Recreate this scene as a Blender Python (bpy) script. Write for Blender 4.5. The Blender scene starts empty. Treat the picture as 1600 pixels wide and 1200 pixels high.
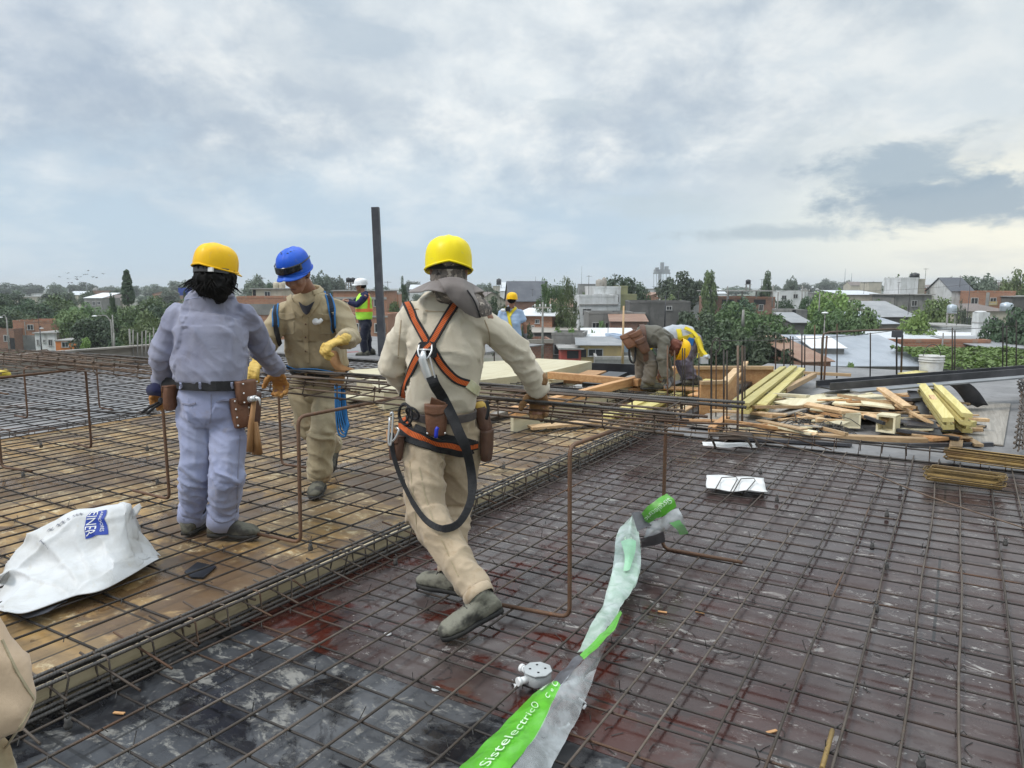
import bpy, bmesh, math, random
import numpy as np
from mathutils import Vector, Matrix, noise
from mathutils.bvhtree import BVHTree
R = math.radians
random.seed(7)
SC = bpy.context.scene
COL = SC.collection

# ---------------------------------------------------------------- camera (X and Y run along the two directions of the rebar grid)
CF, CH, AZ = 1150.0, 1.58, R(31.2)
PIT = math.atan(152 / CF)
FWD = Vector((-math.sin(AZ), math.cos(AZ), 0))
RGT = Vector((math.cos(AZ), math.sin(AZ), 0))
UP = Vector((0, 0, 1))
EYE = Vector((0, 0, CH))
cam = bpy.data.objects.new('camera', bpy.data.cameras.new('camera'))
cam.data.sensor_width = 36
cam.data.lens = 36 * CF / 1600
cam.data.clip_start = 0.05
cam.data.clip_end = 9000
cam.location = EYE
cam.rotation_euler = (math.pi / 2 - PIT, 0, AZ)
COL.objects.link(cam)
SC.camera = cam

def RAY(px, py):
    x, y = px - 800, 600 - py
    return RGT * x + FWD * (CF * math.cos(PIT) + y * math.sin(PIT)) + UP * (-CF * math.sin(PIT) + y * math.cos(PIT))
def P(px, py, D):
    d = RAY(px, py)
    return EYE + d * (D / d.dot(FWD))
def G(px, py, z=0.0):
    d = RAY(px, py)
    return EYE + d * ((z - CH) / d.z)
def S(r, g, b):
    f = lambda c: c / 12.92 if c <= 0.04045 else ((c + 0.055) / 1.055) ** 2.4
    return (f(r / 255), f(g / 255), f(b / 255), 1)

# ---------------------------------------------------------------- sky and light
SUN_EL, SUN_AZ = R(48), AZ + R(205)
world = bpy.data.worlds.new("World")
SC.world = world
world.use_nodes = True
def sky_nodes():
    t = world.node_tree
    N, L = t.nodes, t.links
    N.clear()
    def nd(ty, **k):
        n = N.new(ty)
        for a, b in k.items(): setattr(n, a, b)
        return n
    def val(n, i, v):
        if isinstance(v, bpy.types.NodeSocket): L.new(v, n.inputs[i])
        else: n.inputs[i].default_value = v
    def m(op, a, b=0.0, c=None, clamp=False):
        n = nd('ShaderNodeMath', operation=op, use_clamp=clamp)
        val(n, 0, a); val(n, 1, b)
        if c is not None: val(n, 2, c)
        return n.outputs[0]
    def mix(f, a, b, mode='MIX'):
        n = nd('ShaderNodeMix', data_type='RGBA', blend_type=mode)
        val(n, 0, f); val(n, 6, a); val(n, 7, b)
        return n.outputs[2]
    def smooth(x, a, b):
        n = nd('ShaderNodeMapRange', interpolation_type='SMOOTHSTEP')
        val(n, 0, x); n.inputs[1].default_value = a; n.inputs[2].default_value = b
        return n.outputs[0]
    tc = nd('ShaderNodeTexCoord')
    sep = nd('ShaderNodeSeparateXYZ'); L.new(tc.outputs['Generated'], sep.inputs[0])
    x, y, z = sep.outputs
    fz = m('ADD', m('MULTIPLY', x, FWD.x), m('MULTIPLY', y, FWD.y))
    rz = m('ADD', m('MULTIPLY', x, RGT.x), m('MULTIPLY', y, RGT.y))
    az = m('ARCTAN2', rz, fz)                     # azimuth right of the street side, radians
    el = m('ARCSINE', z)
    zz = m('ADD', m('MAXIMUM', z, 0.0), 0.50)
    cx = m('DIVIDE', rz, zz); cy = m('DIVIDE', fz, zz)
    cmb = nd('ShaderNodeCombineXYZ'); L.new(cx, cmb.inputs[0]); L.new(cy, cmb.inputs[1])
    def noise_n(sc, det, rgh, off, vec=cmb, dist=0.0, st=(1, 1, 1)):
        mp = nd('ShaderNodeMapping'); L.new(vec.outputs[0], mp.inputs[0])
        mp.inputs['Location'].default_value = off
        mp.inputs['Scale'].default_value = st
        n = nd('ShaderNodeTexNoise'); L.new(mp.outputs[0], n.inputs['Vector'])
        n.inputs['Scale'].default_value = sc; n.inputs['Detail'].default_value = det
        n.inputs['Roughness'].default_value = rgh; n.inputs['Distortion'].default_value = dist
        return n.outputs[0]
    nA = noise_n(2.3, 11, 0.56, (3.4, 1.2, 0), dist=0.2)
    nB = noise_n(5.5, 11, 0.6, (8.3, 4.2, 2.0), dist=0.25)
    nC = noise_n(9.0, 10, 0.62, (1.3, 9.2, 5.0), dist=0.2)
    # cloud deck: blue grey hollows to white ridges
    low = mix(smooth(az, -0.7, 0.6), S(182, 198, 215), S(198, 207, 210))
    dark = mix(smooth(nC, 0.35, 0.7), S(168, 182, 197), S(198, 207, 214))
    light = mix(smooth(nC, 0.35, 0.65), S(214, 222, 227), S(238, 240, 239))
    deck = mix(smooth(m('ADD', m('MULTIPLY', nA, 0.6), m('MULTIPLY', nB, 0.4)), 0.43, 0.575), dark, light)
    # brighter patch high in the middle, duller to the right
    br = m('MULTIPLY', smooth(m('ABSOLUTE', m('SUBTRACT', az, -0.08)), 0.55, 0.0), smooth(el, 0.10, 0.34))
    deck = mix(m('MULTIPLY', br, 0.5), deck, S(230, 237, 239))
    deck = mix(m('MULTIPLY', smooth(az, 0.12, 0.6), 0.5), deck, S(204, 213, 216))
    deck = mix(m('MULTIPLY', m('MULTIPLY', smooth(az, -0.3, -0.7), smooth(el, 0.02, 0.3)), 0.55), deck, S(164, 181, 201))
    # towards the skyline: even pale blue on one side, warm cream on the other
    warm = smooth(az, 0.10, 0.62)
    hor = mix(warm, S(184, 204, 220), S(250, 246, 228))
    puff = noise_n(6.0, 7, 0.55, (0.5, 2.0, 1.0), vec=tc_comb(nd, L, az, el), st=(1, 3.2, 1))
    hor = mix(m('MULTIPLY', smooth(puff, 0.48, 0.66), 0.5), hor, mix(warm, S(212, 222, 230), S(213, 215, 212)))
    hf = m('SUBTRACT', 1.0, smooth(m('ADD', el, m('MULTIPLY', m('SUBTRACT', nB, 0.5), 0.16)), 0.05, 0.22))
    c = mix(hf, deck, hor)
    # two dark banks low on the right
    blobn = noise_n(11.0, 10, 0.62, (4.0, 1.0, 3.0), vec=tc_comb(nd, L, az, el), dist=.3, st=(1, 2.2, 1))
    for (a0, e0, wa, we, s, col) in ((0.47, 0.138, 0.085, 0.026, 0.85, (156, 174, 188)), (0.53, 0.094, 0.105, 0.025, 0.9, (150, 168, 183)),
                                     (0.34, 0.066, 0.10, 0.010, 0.75, (168, 183, 193)), (0.21, 0.105, 0.08, 0.014, 0.5, (190, 203, 210)), (0.07, 0.228, 0.05, 0.013, 0.6, (182, 196, 206)), (-0.19, 0.30, 0.06, 0.022, 0.6, (178, 193, 206)), (-0.26, 0.345, 0.05, 0.016, 0.6, (178, 193, 206))):
        dx = m('DIVIDE', m('SUBTRACT', az, a0), wa); dy = m('DIVIDE', m('SUBTRACT', el, e0), we)
        d = m('SQRT', m('ADD', m('MULTIPLY', dx, dx), m('MULTIPLY', dy, dy)))
        d = m('ADD', d, m('MULTIPLY', m('SUBTRACT', blobn, 0.5), 3.4))
        c = mix(m('MULTIPLY', smooth(d, 1.5, 0.6), s), c, S(*col))
    # the overcast is brightest overhead
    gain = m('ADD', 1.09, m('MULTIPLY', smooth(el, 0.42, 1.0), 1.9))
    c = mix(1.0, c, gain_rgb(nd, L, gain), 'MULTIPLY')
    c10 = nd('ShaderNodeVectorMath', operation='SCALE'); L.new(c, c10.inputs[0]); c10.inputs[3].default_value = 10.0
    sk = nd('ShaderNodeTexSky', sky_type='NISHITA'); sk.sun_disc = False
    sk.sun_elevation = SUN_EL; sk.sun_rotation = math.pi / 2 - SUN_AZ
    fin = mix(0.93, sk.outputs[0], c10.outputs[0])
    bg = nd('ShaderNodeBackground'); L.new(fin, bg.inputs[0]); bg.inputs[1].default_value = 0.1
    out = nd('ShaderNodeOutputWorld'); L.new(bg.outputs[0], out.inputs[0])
def tc_comb(nd, L, a, b):
    n = nd('ShaderNodeCombineXYZ'); L.new(a, n.inputs[0]); L.new(b, n.inputs[1]); return n
def gain_rgb(nd, L, g):
    n = nd('ShaderNodeCombineColor')
    for i in range(3): L.new(g, n.inputs[i])
    return n.outputs[0]
sky_nodes()
sl = bpy.data.lights.new('sun', 'SUN')
sl.energy = 2.0; sl.angle = R(14); sl.color = (1, 0.95, 0.88)
so = bpy.data.objects.new('sun', sl); COL.objects.link(so)
sd = Vector((math.cos(SUN_AZ) * math.cos(SUN_EL), math.sin(SUN_AZ) * math.cos(SUN_EL), math.sin(SUN_EL)))
so.rotation_euler = sd.to_track_quat('Z', 'Y').to_euler()
so.location = (0, 0, 60)
SC.view_settings.view_transform = 'Standard'
SC.view_settings.look = 'None'
SC.view_settings.exposure = 0.06
SC.view_settings.gamma = 1.0
SC.render.engine = 'CYCLES'
SC.cycles.max_bounces = 6
SC.cycles.transparent_max_bounces = 12
SC.cycles.use_denoising = True

# ---------------------------------------------------------------- helpers
class MB:
    """collects shapes in one bmesh and links them as one mesh object"""
    def __init__(s):
        s.bm = bmesh.new(); s.uv = s.bm.loops.layers.uv.new('UVMap'); s.mi = 0
    def face(s, vs, uvs=None):
        try: f = s.bm.faces.new(vs)
        except ValueError: return None
        f.material_index = s.mi
        if uvs:
            for l, u in zip(f.loops, uvs): l[s.uv].uv = u
        return f
    def poly(s, pts, uvs=None):
        return s.face([s.bm.verts.new(p) for p in pts], uvs)
    def box(s, c, size, M=None):
        c = Vector(c); hx, hy, hz = size[0] / 2, size[1] / 2, size[2] / 2
        vs = []
        for dx, dy, dz in ((-1,-1,-1),(1,-1,-1),(1,1,-1),(-1,1,-1),(-1,-1,1),(1,-1,1),(1,1,1),(-1,1,1)):
            p = Vector((dx * hx, dy * hy, dz * hz)) 
            p = (M @ p + c) if M is not None else p + c
            vs.append(s.bm.verts.new(p))
        for q in ((0,3,2,1),(4,5,6,7),(0,1,5,4),(1,2,6,5),(2,3,7,6),(3,0,4,7)):
            s.face([vs[i] for i in q], ((0,0),(1,0),(1,1),(0,1)))
        return vs
    def bar(s, a, b, w, h, up=UP):
        """a board of section w x h from a to b"""
        a, b = Vector(a), Vector(b); d = b - a; L = d.length; d.normalize()
        r = d.cross(up)
        if r.length < 1e-5: r = d.cross(Vector((1, 0, 0)))
        r.normalize(); u = r.cross(d)
        M = Matrix((r, d, u)).transposed()
        return s.box((a + b) / 2, (w, L, h), M)
    def tube(s, pts, r, n=6, closed=False, cap=True, flat=None, twist=None):
        pts = [Vector(p) for p in pts]; k = len(pts)
        rr = r if isinstance(r, (list, tuple)) else [r] * k
        rings = []; L = 0.0; Ls = []
        prev = None
        for i, p in enumerate(pts):
            if closed: t = pts[(i + 1) % k] - pts[i - 1]
            else: t = pts[min(i + 1, k - 1)] - pts[max(i - 1, 0)]
            if t.length < 1e-9: t = Vector((0, 0, 1))
            t.normalize()
            if prev is None:
                a = t.cross(flat if flat is not None else (UP if abs(t.z) < 0.9 else Vector((1, 0, 0))))
            else:
                a = prev - t * prev.dot(t)
            if a.length < 1e-6: a = t.orthogonal()
            a.normalize(); prev = a; b = t.cross(a)
            if i: L += (pts[i] - pts[i - 1]).length
            Ls.append(L)
            q = rr[i]; ra, rb = q if isinstance(q, tuple) else (q, q)
            rings.append([s.bm.verts.new(p + a * (ra * math.cos(2 * math.pi * j / n)) + b * (rb * math.sin(2 * math.pi * j / n))) for j in range(n)])
        for i in range(k if closed else k - 1):
            A, B = rings[i], rings[(i + 1) % k]
            l0, l1 = Ls[i], Ls[i + 1] if i + 1 < k else Ls[-1] + 0.05
            for j in range(n):
                f = s.face((A[j], A[(j + 1) % n], B[(j + 1) % n], B[j]), ((j / n, l0), ((j + 1) / n, l0), ((j + 1) / n, l1), (j / n, l1)))
                if f: f.smooth = True
        if cap and not closed:
            s.face(rings[0][::-1]); s.face(rings[-1])
        return rings
    def loft(s, rings, cap=True, uvs=False):
        """rings: lists of points, all of one length, closed round"""
        vr = [[s.bm.verts.new(p) for p in r] for r in rings]
        n = len(vr[0]); k = len(vr)
        for i in range(k - 1):
            for j in range(n):
                f = s.face((vr[i][j], vr[i][(j + 1) % n], vr[i + 1][(j + 1) % n], vr[i + 1][j]),
                       ((j / n, i / (k - 1)), ((j + 1) / n, i / (k - 1)), ((j + 1) / n, (i + 1) / (k - 1)), (j / n, (i + 1) / (k - 1))))
                if f: f.smooth = True
        if cap: s.face(vr[0][::-1]); s.face(vr[-1])
        return vr
    def ball(s, c, r, M=None, nu=14, nv=9):
        c = Vector(c); rx, ry, rz = r if isinstance(r, (tuple, list)) else (r, r, r)
        rings = []
        for i in range(1, nv):
            th = math.pi * i / nv
            rg = []
            for j in range(nu):
                ph = 2 * math.pi * j / nu
                p = Vector((rx * math.sin(th) * math.cos(ph), ry * math.sin(th) * math.sin(ph), -rz * math.cos(th)))
                rg.append((M @ p if M is not None else p) + c)
            rings.append(rg)
        vr = s.loft(rings, cap=False)
        a = Vector((0, 0, -rz)); b = Vector((0, 0, rz))
        if M is not None: a, b = M @ a, M @ b
        a = s.bm.verts.new(a + c); b = s.bm.verts.new(b + c)
        for j in range(nu):
            f = s.face((a, vr[0][(j + 1) % nu], vr[0][j])); f.smooth = True
            f = s.face((b, vr[-1][j], vr[-1][(j + 1) % nu])); f.smooth = True
    def grid(s, fn, nu, nv, smooth=True):
        vs = [[s.bm.verts.new(fn(i / nu, j / nv)) for j in range(nv + 1)] for i in range(nu + 1)]
        for i in range(nu):
            for j in range(nv):
                f = s.face((vs[i][j], vs[i + 1][j], vs[i + 1][j + 1], vs[i][j + 1]),
                           ((i / nu, j / nv), ((i + 1) / nu, j / nv), ((i + 1) / nu, (j + 1) / nv), (i / nu, (j + 1) / nv)))
                if f: f.smooth = smooth
        return vs
    def mesh(s, name):
        bmesh.ops.recalc_face_normals(s.bm, faces=s.bm.faces)
        me = bpy.data.meshes.new(name); s.bm.to_mesh(me); s.bm.free()
        return me
    def build(s, name, mats, parent=None, recalc=True):
        if recalc: bmesh.ops.recalc_face_normals(s.bm, faces=s.bm.faces)
        me = bpy.data.meshes.new(name); s.bm.to_mesh(me); s.bm.free()
        return link(name, me, mats, parent)
def link(name, me, mats, parent=None):
    for m in (mats if isinstance(mats, (list, tuple)) else [mats]): me.materials.append(m)
    o = bpy.data.objects.new(name, me); COL.objects.link(o)
    if parent is not None:
        o.parent = parent
        o.matrix_parent_inverse = Matrix.Translation(-parent.location) if parent.type == 'EMPTY' else Matrix()
    return o
def tag(o, label=None, cat=None, group=None, kind=None):
    if label: o['label'] = label
    if cat: o['category'] = cat
    if group: o['group'] = group
    if kind: o['kind'] = kind
    return o
def thing(name, label, cat, loc=(0, 0, 0), group=None):
    """an Empty at the thing's base; its parts are modelled in world coordinates"""
    o = bpy.data.objects.new(name, None); COL.objects.link(o)
    o.location = loc; o.empty_display_size = 0.2
    return tag(o, label, cat, group)
def shade(o, ang=None):
    o.data.polygons.foreach_set('use_smooth', [True] * len(o.data.polygons)); return o
def copy_tree(root, loc, rz=0.0, sc=(1, 1, 1), label=None):
    c = root.copy(); COL.objects.link(c)
    c.location = loc; c.rotation_euler = (0, 0, rz); c.scale = sc
    if label: c['label'] = label
    for ch in root.children:
        d = ch.copy(); COL.objects.link(d); d.parent = c; d.matrix_parent_inverse = ch.matrix_parent_inverse.copy()
    return c

# ---------------------------------------------------------------- materials
MATS = {}
class NT:
    def __init__(s, name):
        s.m = bpy.data.materials.new(name); s.m.use_nodes = True
        s.t = s.m.node_tree; s.N = s.t.nodes; s.L = s.t.links
        s.b = s.N['Principled BSDF']; s.out = s.N['Material Output']
        s.tc = s.N.new('ShaderNodeTexCoord')
        MATS[name] = s.m
    def n(s, ty, **k):
        q = s.N.new(ty)
        for a, b in k.items(): setattr(q, a, b)
        return q
    def set(s, sock, v):
        if isinstance(v, bpy.types.NodeSocket): s.L.new(v, sock)
        else: sock.default_value = v
    def coord(s, kind='Object', sc=(1, 1, 1), rot=(0, 0, 0), loc=(0, 0, 0)):
        mp = s.n('ShaderNodeMapping'); s.L.new(s.tc.outputs[kind], mp.inputs[0])
        mp.inputs['Scale'].default_value = sc; mp.inputs['Rotation'].default_value = rot; mp.inputs['Location'].default_value = loc
        return mp.outputs[0]
    def noise(s, vec, sc, det=5, rgh=0.55, dist=0.0):
        q = s.n('ShaderNodeTexNoise'); s.L.new(vec, q.inputs['Vector'])
        q.inputs['Scale'].default_value = sc; q.inputs['Detail'].default_value = det
        q.inputs['Roughness'].default_value = rgh; q.inputs['Distortion'].default_value = dist
        return q.outputs[0]
    def math(s, op, a, b=0.0, clamp=False):
        q = s.n('ShaderNodeMath', operation=op, use_clamp=clamp); s.set(q.inputs[0], a); s.set(q.inputs[1], b); return q.outputs[0]
    def ss(s, x, a, b, lo=0.0, hi=1.0):
        q = s.n('ShaderNodeMapRange', interpolation_type='SMOOTHSTEP'); s.set(q.inputs[0], x)
        q.inputs[1].default_value = a; q.inputs[2].default_value = b; q.inputs[3].default_value = lo; q.inputs[4].default_value = hi
        return q.outputs[0]
    def mix(s, f, a, b, mode='MIX'):
        q = s.n('ShaderNodeMix', data_type='RGBA', blend_type=mode)
        s.set(q.inputs[0], f); s.set(q.inputs[6], a); s.set(q.inputs[7], b); return q.outputs[2]
    def bump(s, h, st=0.3, dist=0.01, prev=None):
        q = s.n('ShaderNodeBump'); s.L.new(h, q.inputs['Height']); q.inputs['Strength'].default_value = st; q.inputs['Distance'].default_value = dist
        if prev is not None: s.L.new(prev, q.inputs['Normal'])
        s.L.new(q.outputs[0], s.b.inputs['Normal']); return q.outputs[0]
    def sep(s, vec):
        q = s.n('ShaderNodeSeparateXYZ'); s.L.new(vec, q.inputs[0]); return q.outputs
    def rnd(s):
        return s.n('ShaderNodeObjectInfo').outputs['Random']
    def col(s, v): s.set(s.b.inputs['Base Color'], v)
    def rough(s, v): s.set(s.b.inputs['Roughness'], v)
def c4(r, g, b): return (r, g, b, 1)
def simple(name, a, b, sc=6.0, rough=0.7, bump=0.0, bsc=40.0, metal=0.0, lo=0.35, hi=0.68, det=5, kind='Object', st=(1, 1, 1), spec=None):
    """two-tone noise material"""
    t = NT(name); v = t.coord(kind, sc=st)
    f = t.ss(t.noise(v, sc, det), lo, hi)
    t.col(t.mix(f, a, b)); t.rough(rough); t.b.inputs['Metallic'].default_value = metal
    if spec is not None: t.b.inputs['Specular IOR Level'].default_value = spec
    if bump: t.bump(t.noise(v, bsc, 4), bump, 0.01)
    return t.m
# ---------------------------------------------------------------- special materials
def plywood(name, base, base2, stain, chalk, chalk_amt, panel=(1.22, 2.44), rough=(0.25, 0.6), dark=None, planks=0.0, tan=None, wetc=None):
    t = NT(name); v = t.coord('Object')
    x, y, z = t.sep(v)
    n1 = t.noise(v, 1.6, 8, 0.62, 0.4); n2 = t.noise(v, 7.0, 8, 0.65, 0.6); n3 = t.noise(v, 26.0, 6, 0.7)
    # one tone per panel
    br = t.n('ShaderNodeTexBrick'); t.L.new(v, br.inputs['Vector']); br.offset = 0.5
    br.inputs['Scale'].default_value = 1.0; br.inputs['Mortar Size'].default_value = 0.007
    br.inputs['Brick Width'].default_value = panel[1]; br.inputs['Row Height'].default_value = panel[0]
    br.inputs['Color1'].default_value = (0.0, 0, 0, 1); br.inputs['Color2'].default_value = (1, 1, 1, 1); br.inputs['Mortar'].default_value = (0.5, 0.5, 0.5, 1)
    pt = br.outputs['Color']
    c = t.mix(t.ss(n1, 0.35, 0.65), base, base2)
    c = t.mix(t.math('MULTIPLY', pt, 0.35), c, stain)
    c = t.mix(t.ss(n2, 0.52, 0.72, 0.0, 0.7), c, stain)
    if planks:
        pv = t.noise(t.coord('Object', (1.2, 9, 9)), 1.0, 2, 0.5)
        c = t.mix(t.ss(pv, 0.4, 0.6, 0.0, planks), c, stain)
    # chalky cement film, streaked
    if tan is not None:
        c = t.mix(t.ss(t.noise(t.coord('Object', (1, .5, 1)), 1.1, 7, .6, .4), .46, .62, 0, .85), c, tan)
    st = t.noise(t.coord('Object', (1.2, 2.0, 1), (0, 0, 0.5)), 6.5, 12, 0.78, 0.5)
    pat = t.noise(v, 0.8, 5, 0.6, 0.3)
    f = t.math('MULTIPLY', t.ss(st, 0.60 - chalk_amt * .08, 0.66 - chalk_amt * .06), t.ss(pat, 0.60 - chalk_amt * 0.3, 0.70 - chalk_amt * 0.25))
    c = t.mix(t.math('MULTIPLY', f, 0.75), c, chalk)
    f2 = t.math('MULTIPLY', t.ss(t.noise(v, 17, 10, .78, .5), .58, .66), t.ss(t.noise(v, 1.9, 5, .6), .46, .60))
    c = t.mix(t.math('MULTIPLY', f2, .55), c, chalk)
    c = t.mix(t.math('MULTIPLY', t.ss(t.noise(v, 9, 10, .75, .4), .56, .64), .6), c, stain)
    sp = t.n('ShaderNodeTexVoronoi'); t.L.new(v, sp.inputs['Vector']); sp.inputs['Scale'].default_value = 22
    dots = t.math('MULTIPLY', t.ss(sp.outputs['Distance'], 0.13, 0.05), t.ss(t.noise(v, 2.4, 4), 0.5, 0.6))
    c = t.mix(t.math('MULTIPLY', dots, 0.8), c, chalk)
    wr_ = None
    if dark is not None:
        wet = t.math('MULTIPLY', t.ss(t.noise(v, 1.5, 7, 0.62, 0.6), 0.48, 0.53), t.ss(n2, 0.3, 0.45))
        if wetc is not None:
            dx = t.math('SUBTRACT', x, wetc[0]); dy = t.math('SUBTRACT', y, wetc[1])
            dd = t.math('SQRT', t.math('ADD', t.math('MULTIPLY', dx, dx), t.math('MULTIPLY', dy, dy)))
            wet = t.math('MULTIPLY', wet, t.ss(dd, wetc[2] * 1.5, wetc[2] * .5, .12, 1.0))
        wr_ = wet
        c = t.mix(t.math('MULTIPLY', wet, 0.9), c, dark)
    c = t.mix(t.math('MULTIPLY', t.ss(br.outputs['Fac'], 0.0, 1.0), 0.8), c, (0.01, 0.01, 0.01, 1))
    t.col(c)
    r = t.ss(n1, 0.35, 0.65, rough[0], rough[1])
    r = t.math('ADD', r, t.math('MULTIPLY', f, 0.3))
    t.rough(r if wr_ is None else t.math('SUBTRACT', r, t.math('MULTIPLY', wr_, .22), True))
    t.bump(t.math('ADD', t.math('MULTIPLY', n3, 0.4), t.math('MULTIPLY', n1, 2.0)), 0.25, 0.006)
    return t.m
M_PURPLE = plywood('phenolic_ply', c4(.048, .031, .029), c4(.072, .053, .050), c4(.034, .017, .015), c4(.38, .365, .34), 0.6, dark=c4(.060, .011, .006), rough=(.12, .36), tan=c4(.090, .072, .068), wetc=(-1.9, 2.6, 1.15))
M_BLACK = plywood('black_ply', c4(.030, .032, .036), c4(.055, .058, .064), c4(.013, .013, .015), c4(.25, .24, .215), 1.05, dark=c4(.008, .008, .010), rough=(.2, .55), tan=c4(.095, .098, .104))
M_YELLOW = plywood('yellow_ply', c4(.40, .235, .075), c4(.29, .20, .10), c4(.125, .08, .038), c4(.56, .47, .30), 0.9, panel=(.61, 1.22), rough=(.4, .7), dark=c4(.11, .065, .032), planks=.6, tan=c4(.19, .14, .085))
M_GREYDECK = plywood('grey_ply', c4(.22, .215, .215), c4(.30, .29, .285), c4(.14, .13, .135), c4(.42, .41, .40), 0.5, rough=(.35, .6))
def concrete_mat(name, a, b, stain, rough=0.8):
    t = NT(name); v = t.coord('Object')
    n1 = t.noise(v, 1.3, 8, 0.62, 0.3); n2 = t.noise(v, 9, 7, 0.65); n3 = t.noise(v, 60, 3)
    c = t.mix(t.ss(n1, .35, .65), a, b)
    c = t.mix(t.ss(n2, .5, .75, 0, .6), c, stain)
    t.col(c); t.rough(rough); t.bump(t.math('ADD', n3, t.math('MULTIPLY', n2, 2)), .25, .008)
    return t.m
M_SLAB = concrete_mat('slab_board', c4(.165, .162, .163), c4(.225, .222, .222), c4(.09, .088, .086), .8)
M_CONC = concrete_mat('cast_concrete', c4(.24, .235, .225), c4(.33, .32, .30), c4(.14, .135, .13))
def rebar_mat(name, a, b, c_, ribs=True, rough=.6, pitch=230.0):
    t = NT(name); v = t.coord('Object')
    n1 = t.noise(v, 5, 6, .6); n2 = t.noise(v, 45, 4, .6)
    c = t.mix(t.ss(n1, .38, .62), a, b); c = t.mix(t.ss(n2, .52, .7, 0, .7), c, c_)
    hv = t.n('ShaderNodeHueSaturation'); t.L.new(c, hv.inputs['Color']); t.L.new(t.ss(t.rnd(), 0, 1, .6, 1.35), hv.inputs['Value']); c = hv.outputs[0]
    c = t.mix(t.math('MULTIPLY', t.ss(t.noise(v, 1.7, 5), .5, .66), t.ss(t.math('FRACT', t.math('MULTIPLY', t.rnd(), 5.7)), .3, .9, .1, .8)), c, c4(.13, .062, .03))
    t.col(c); t.rough(rough); t.b.inputs['Metallic'].default_value = .25
    if ribs:
        u = t.sep(t.coord('UV'))
        w = t.math('SINE', t.math('ADD', t.math('MULTIPLY', u[1], 2 * math.pi * pitch / 1.0 / 2), t.math('MULTIPLY', u[0], 6.283)))
        rb = t.ss(w, .2, .8)
        t.col(t.mix(t.math('MULTIPLY', rb, .35), c, c_))
        t.bump(rb, .6, .002)
    return t.m
M_BAR = rebar_mat('weathered_rebar', c4(.062, .052, .043), c4(.115, .095, .078), c4(.085, .05, .03))
M_BARDARK = rebar_mat('dark_rebar', c4(.026, .023, .021), c4(.05, .043, .037), c4(.04, .026, .018))
M_RIB = rebar_mat('ribbed_rebar', c4(.095, .088, .082), c4(.15, .14, .13), c4(.04, .032, .027), pitch=170)
M_RUST = rebar_mat('rusty_rebar', c4(.105, .058, .036), c4(.14, .085, .055), c4(.21, .09, .035))
M_RUSTDARK = rebar_mat('rusty_cage_bar', c4(.095, .07, .052), c4(.14, .105, .078), c4(.15, .078, .04))
M_OCHRE = rebar_mat('ochre_stirrup', c4(.19, .125, .045), c4(.27, .18, .06), c4(.11, .065, .03), ribs=False)
M_WIRE = simple('tie_wire', c4(.03, .028, .026), c4(.06, .055, .05), rough=.6)
def wood_mat(name, a, b, dark, axis=1, sc=1.0, rough=.65):
    t = NT(name)
    st = [14 * sc, 14 * sc, 14 * sc]; st[axis] = .8 * sc
    g = t.noise(t.coord('Object', tuple(st)), 2.2, 6, .6, .8); k = t.noise(t.coord('Object'), 3.0, 5)
    c = t.mix(t.ss(g, .35, .65), a, b); c = t.mix(t.ss(k, .55, .75, 0, .6), c, dark)
    hv = t.n('ShaderNodeHueSaturation'); t.L.new(c, hv.inputs['Color']); t.L.new(t.ss(t.rnd(), 0, 1, .75, 1.2), hv.inputs['Value'])
    t.col(hv.outputs[0]); t.rough(rough); t.bump(g, .2, .004)
    return t.m
M_PINE = wood_mat('raw_pine', c4(.42, .27, .14), c4(.52, .36, .20), c4(.22, .13, .07))
M_EDGE = wood_mat('pale_edge_timber', c4(.36, .30, .19), c4(.46, .39, .26), c4(.20, .16, .10))
M_PINEX = wood_mat('raw_pine_cross', c4(.42, .27, .14), c4(.52, .36, .20), c4(.22, .13, .07), axis=0)
M_ORANGEWOOD = wood_mat('orange_timber', c4(.40, .20, .08), c4(.50, .29, .13), c4(.18, .09, .04))
M_OLDWOOD = wood_mat('weathered_board', c4(.24, .22, .19), c4(.34, .31, .27), c4(.12, .11, .10))
M_YBEAM = wood_mat('yellow_beam_paint', c4(.50, .42, .14), c4(.58, .50, .21), c4(.26, .20, .09))
M_CREAMPLY = wood_mat('cream_ply', c4(.58, .51, .33), c4(.66, .60, .42), c4(.40, .33, .19), sc=.5)
M_BLACKFILM = simple('black_film_board', c4(.012, .013, .016), c4(.03, .032, .038), 4, .35)
M_STEELDARK = simple('dark_steel', c4(.05, .052, .058), c4(.10, .10, .11), 3, .35, metal=.4, st=(1, 1, 1))
M_POLE = simple('grey_paint_pole', c4(.035, .036, .045), c4(.06, .062, .07), 5, .55)

# ---------------------------------------------------------------- the decks (shutter boards the bars lie on)
EDGE, FAR = -2.86, -7.85       # x of the two lines where the raised yellow strip ends
def sheet(name, x0, x1, y0, y1, z, mat, th=.03, kind='structure'):
    b = MB(); b.box(((x0 + x1) / 2, (y0 + y1) / 2, z - th / 2), (x1 - x0, y1 - y0, th)); o = b.build(name, mat)
    return tag(o, kind=kind)
sheet('purple_deck_floor', EDGE + .021, 3.6, 2.153, 7.46, 0, M_PURPLE)
sheet('black_deck_floor', EDGE + .021, 3.6, -2.0, 2.150, 0.0, M_BLACK)
sheet('yellow_deck_floor', FAR, EDGE - .02, -3.0, 9.2, .10, M_YELLOW)
sheet('grey_deck_floor', -14.6, FAR - .06, -3.0, 11.6, .0, M_GREYDECK)
sheet('slab_floor', -3.3, 7.5, 7.50, 15.6, .02, M_SLAB)
sheet('rear_slab_floor', -16.5, -9.3, 11.62, 17.0, .08, M_SLAB)
sheet('lower_slab_floor', -9.3, -3.32, 9.22, 15.5, -.52, M_SLAB)
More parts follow.
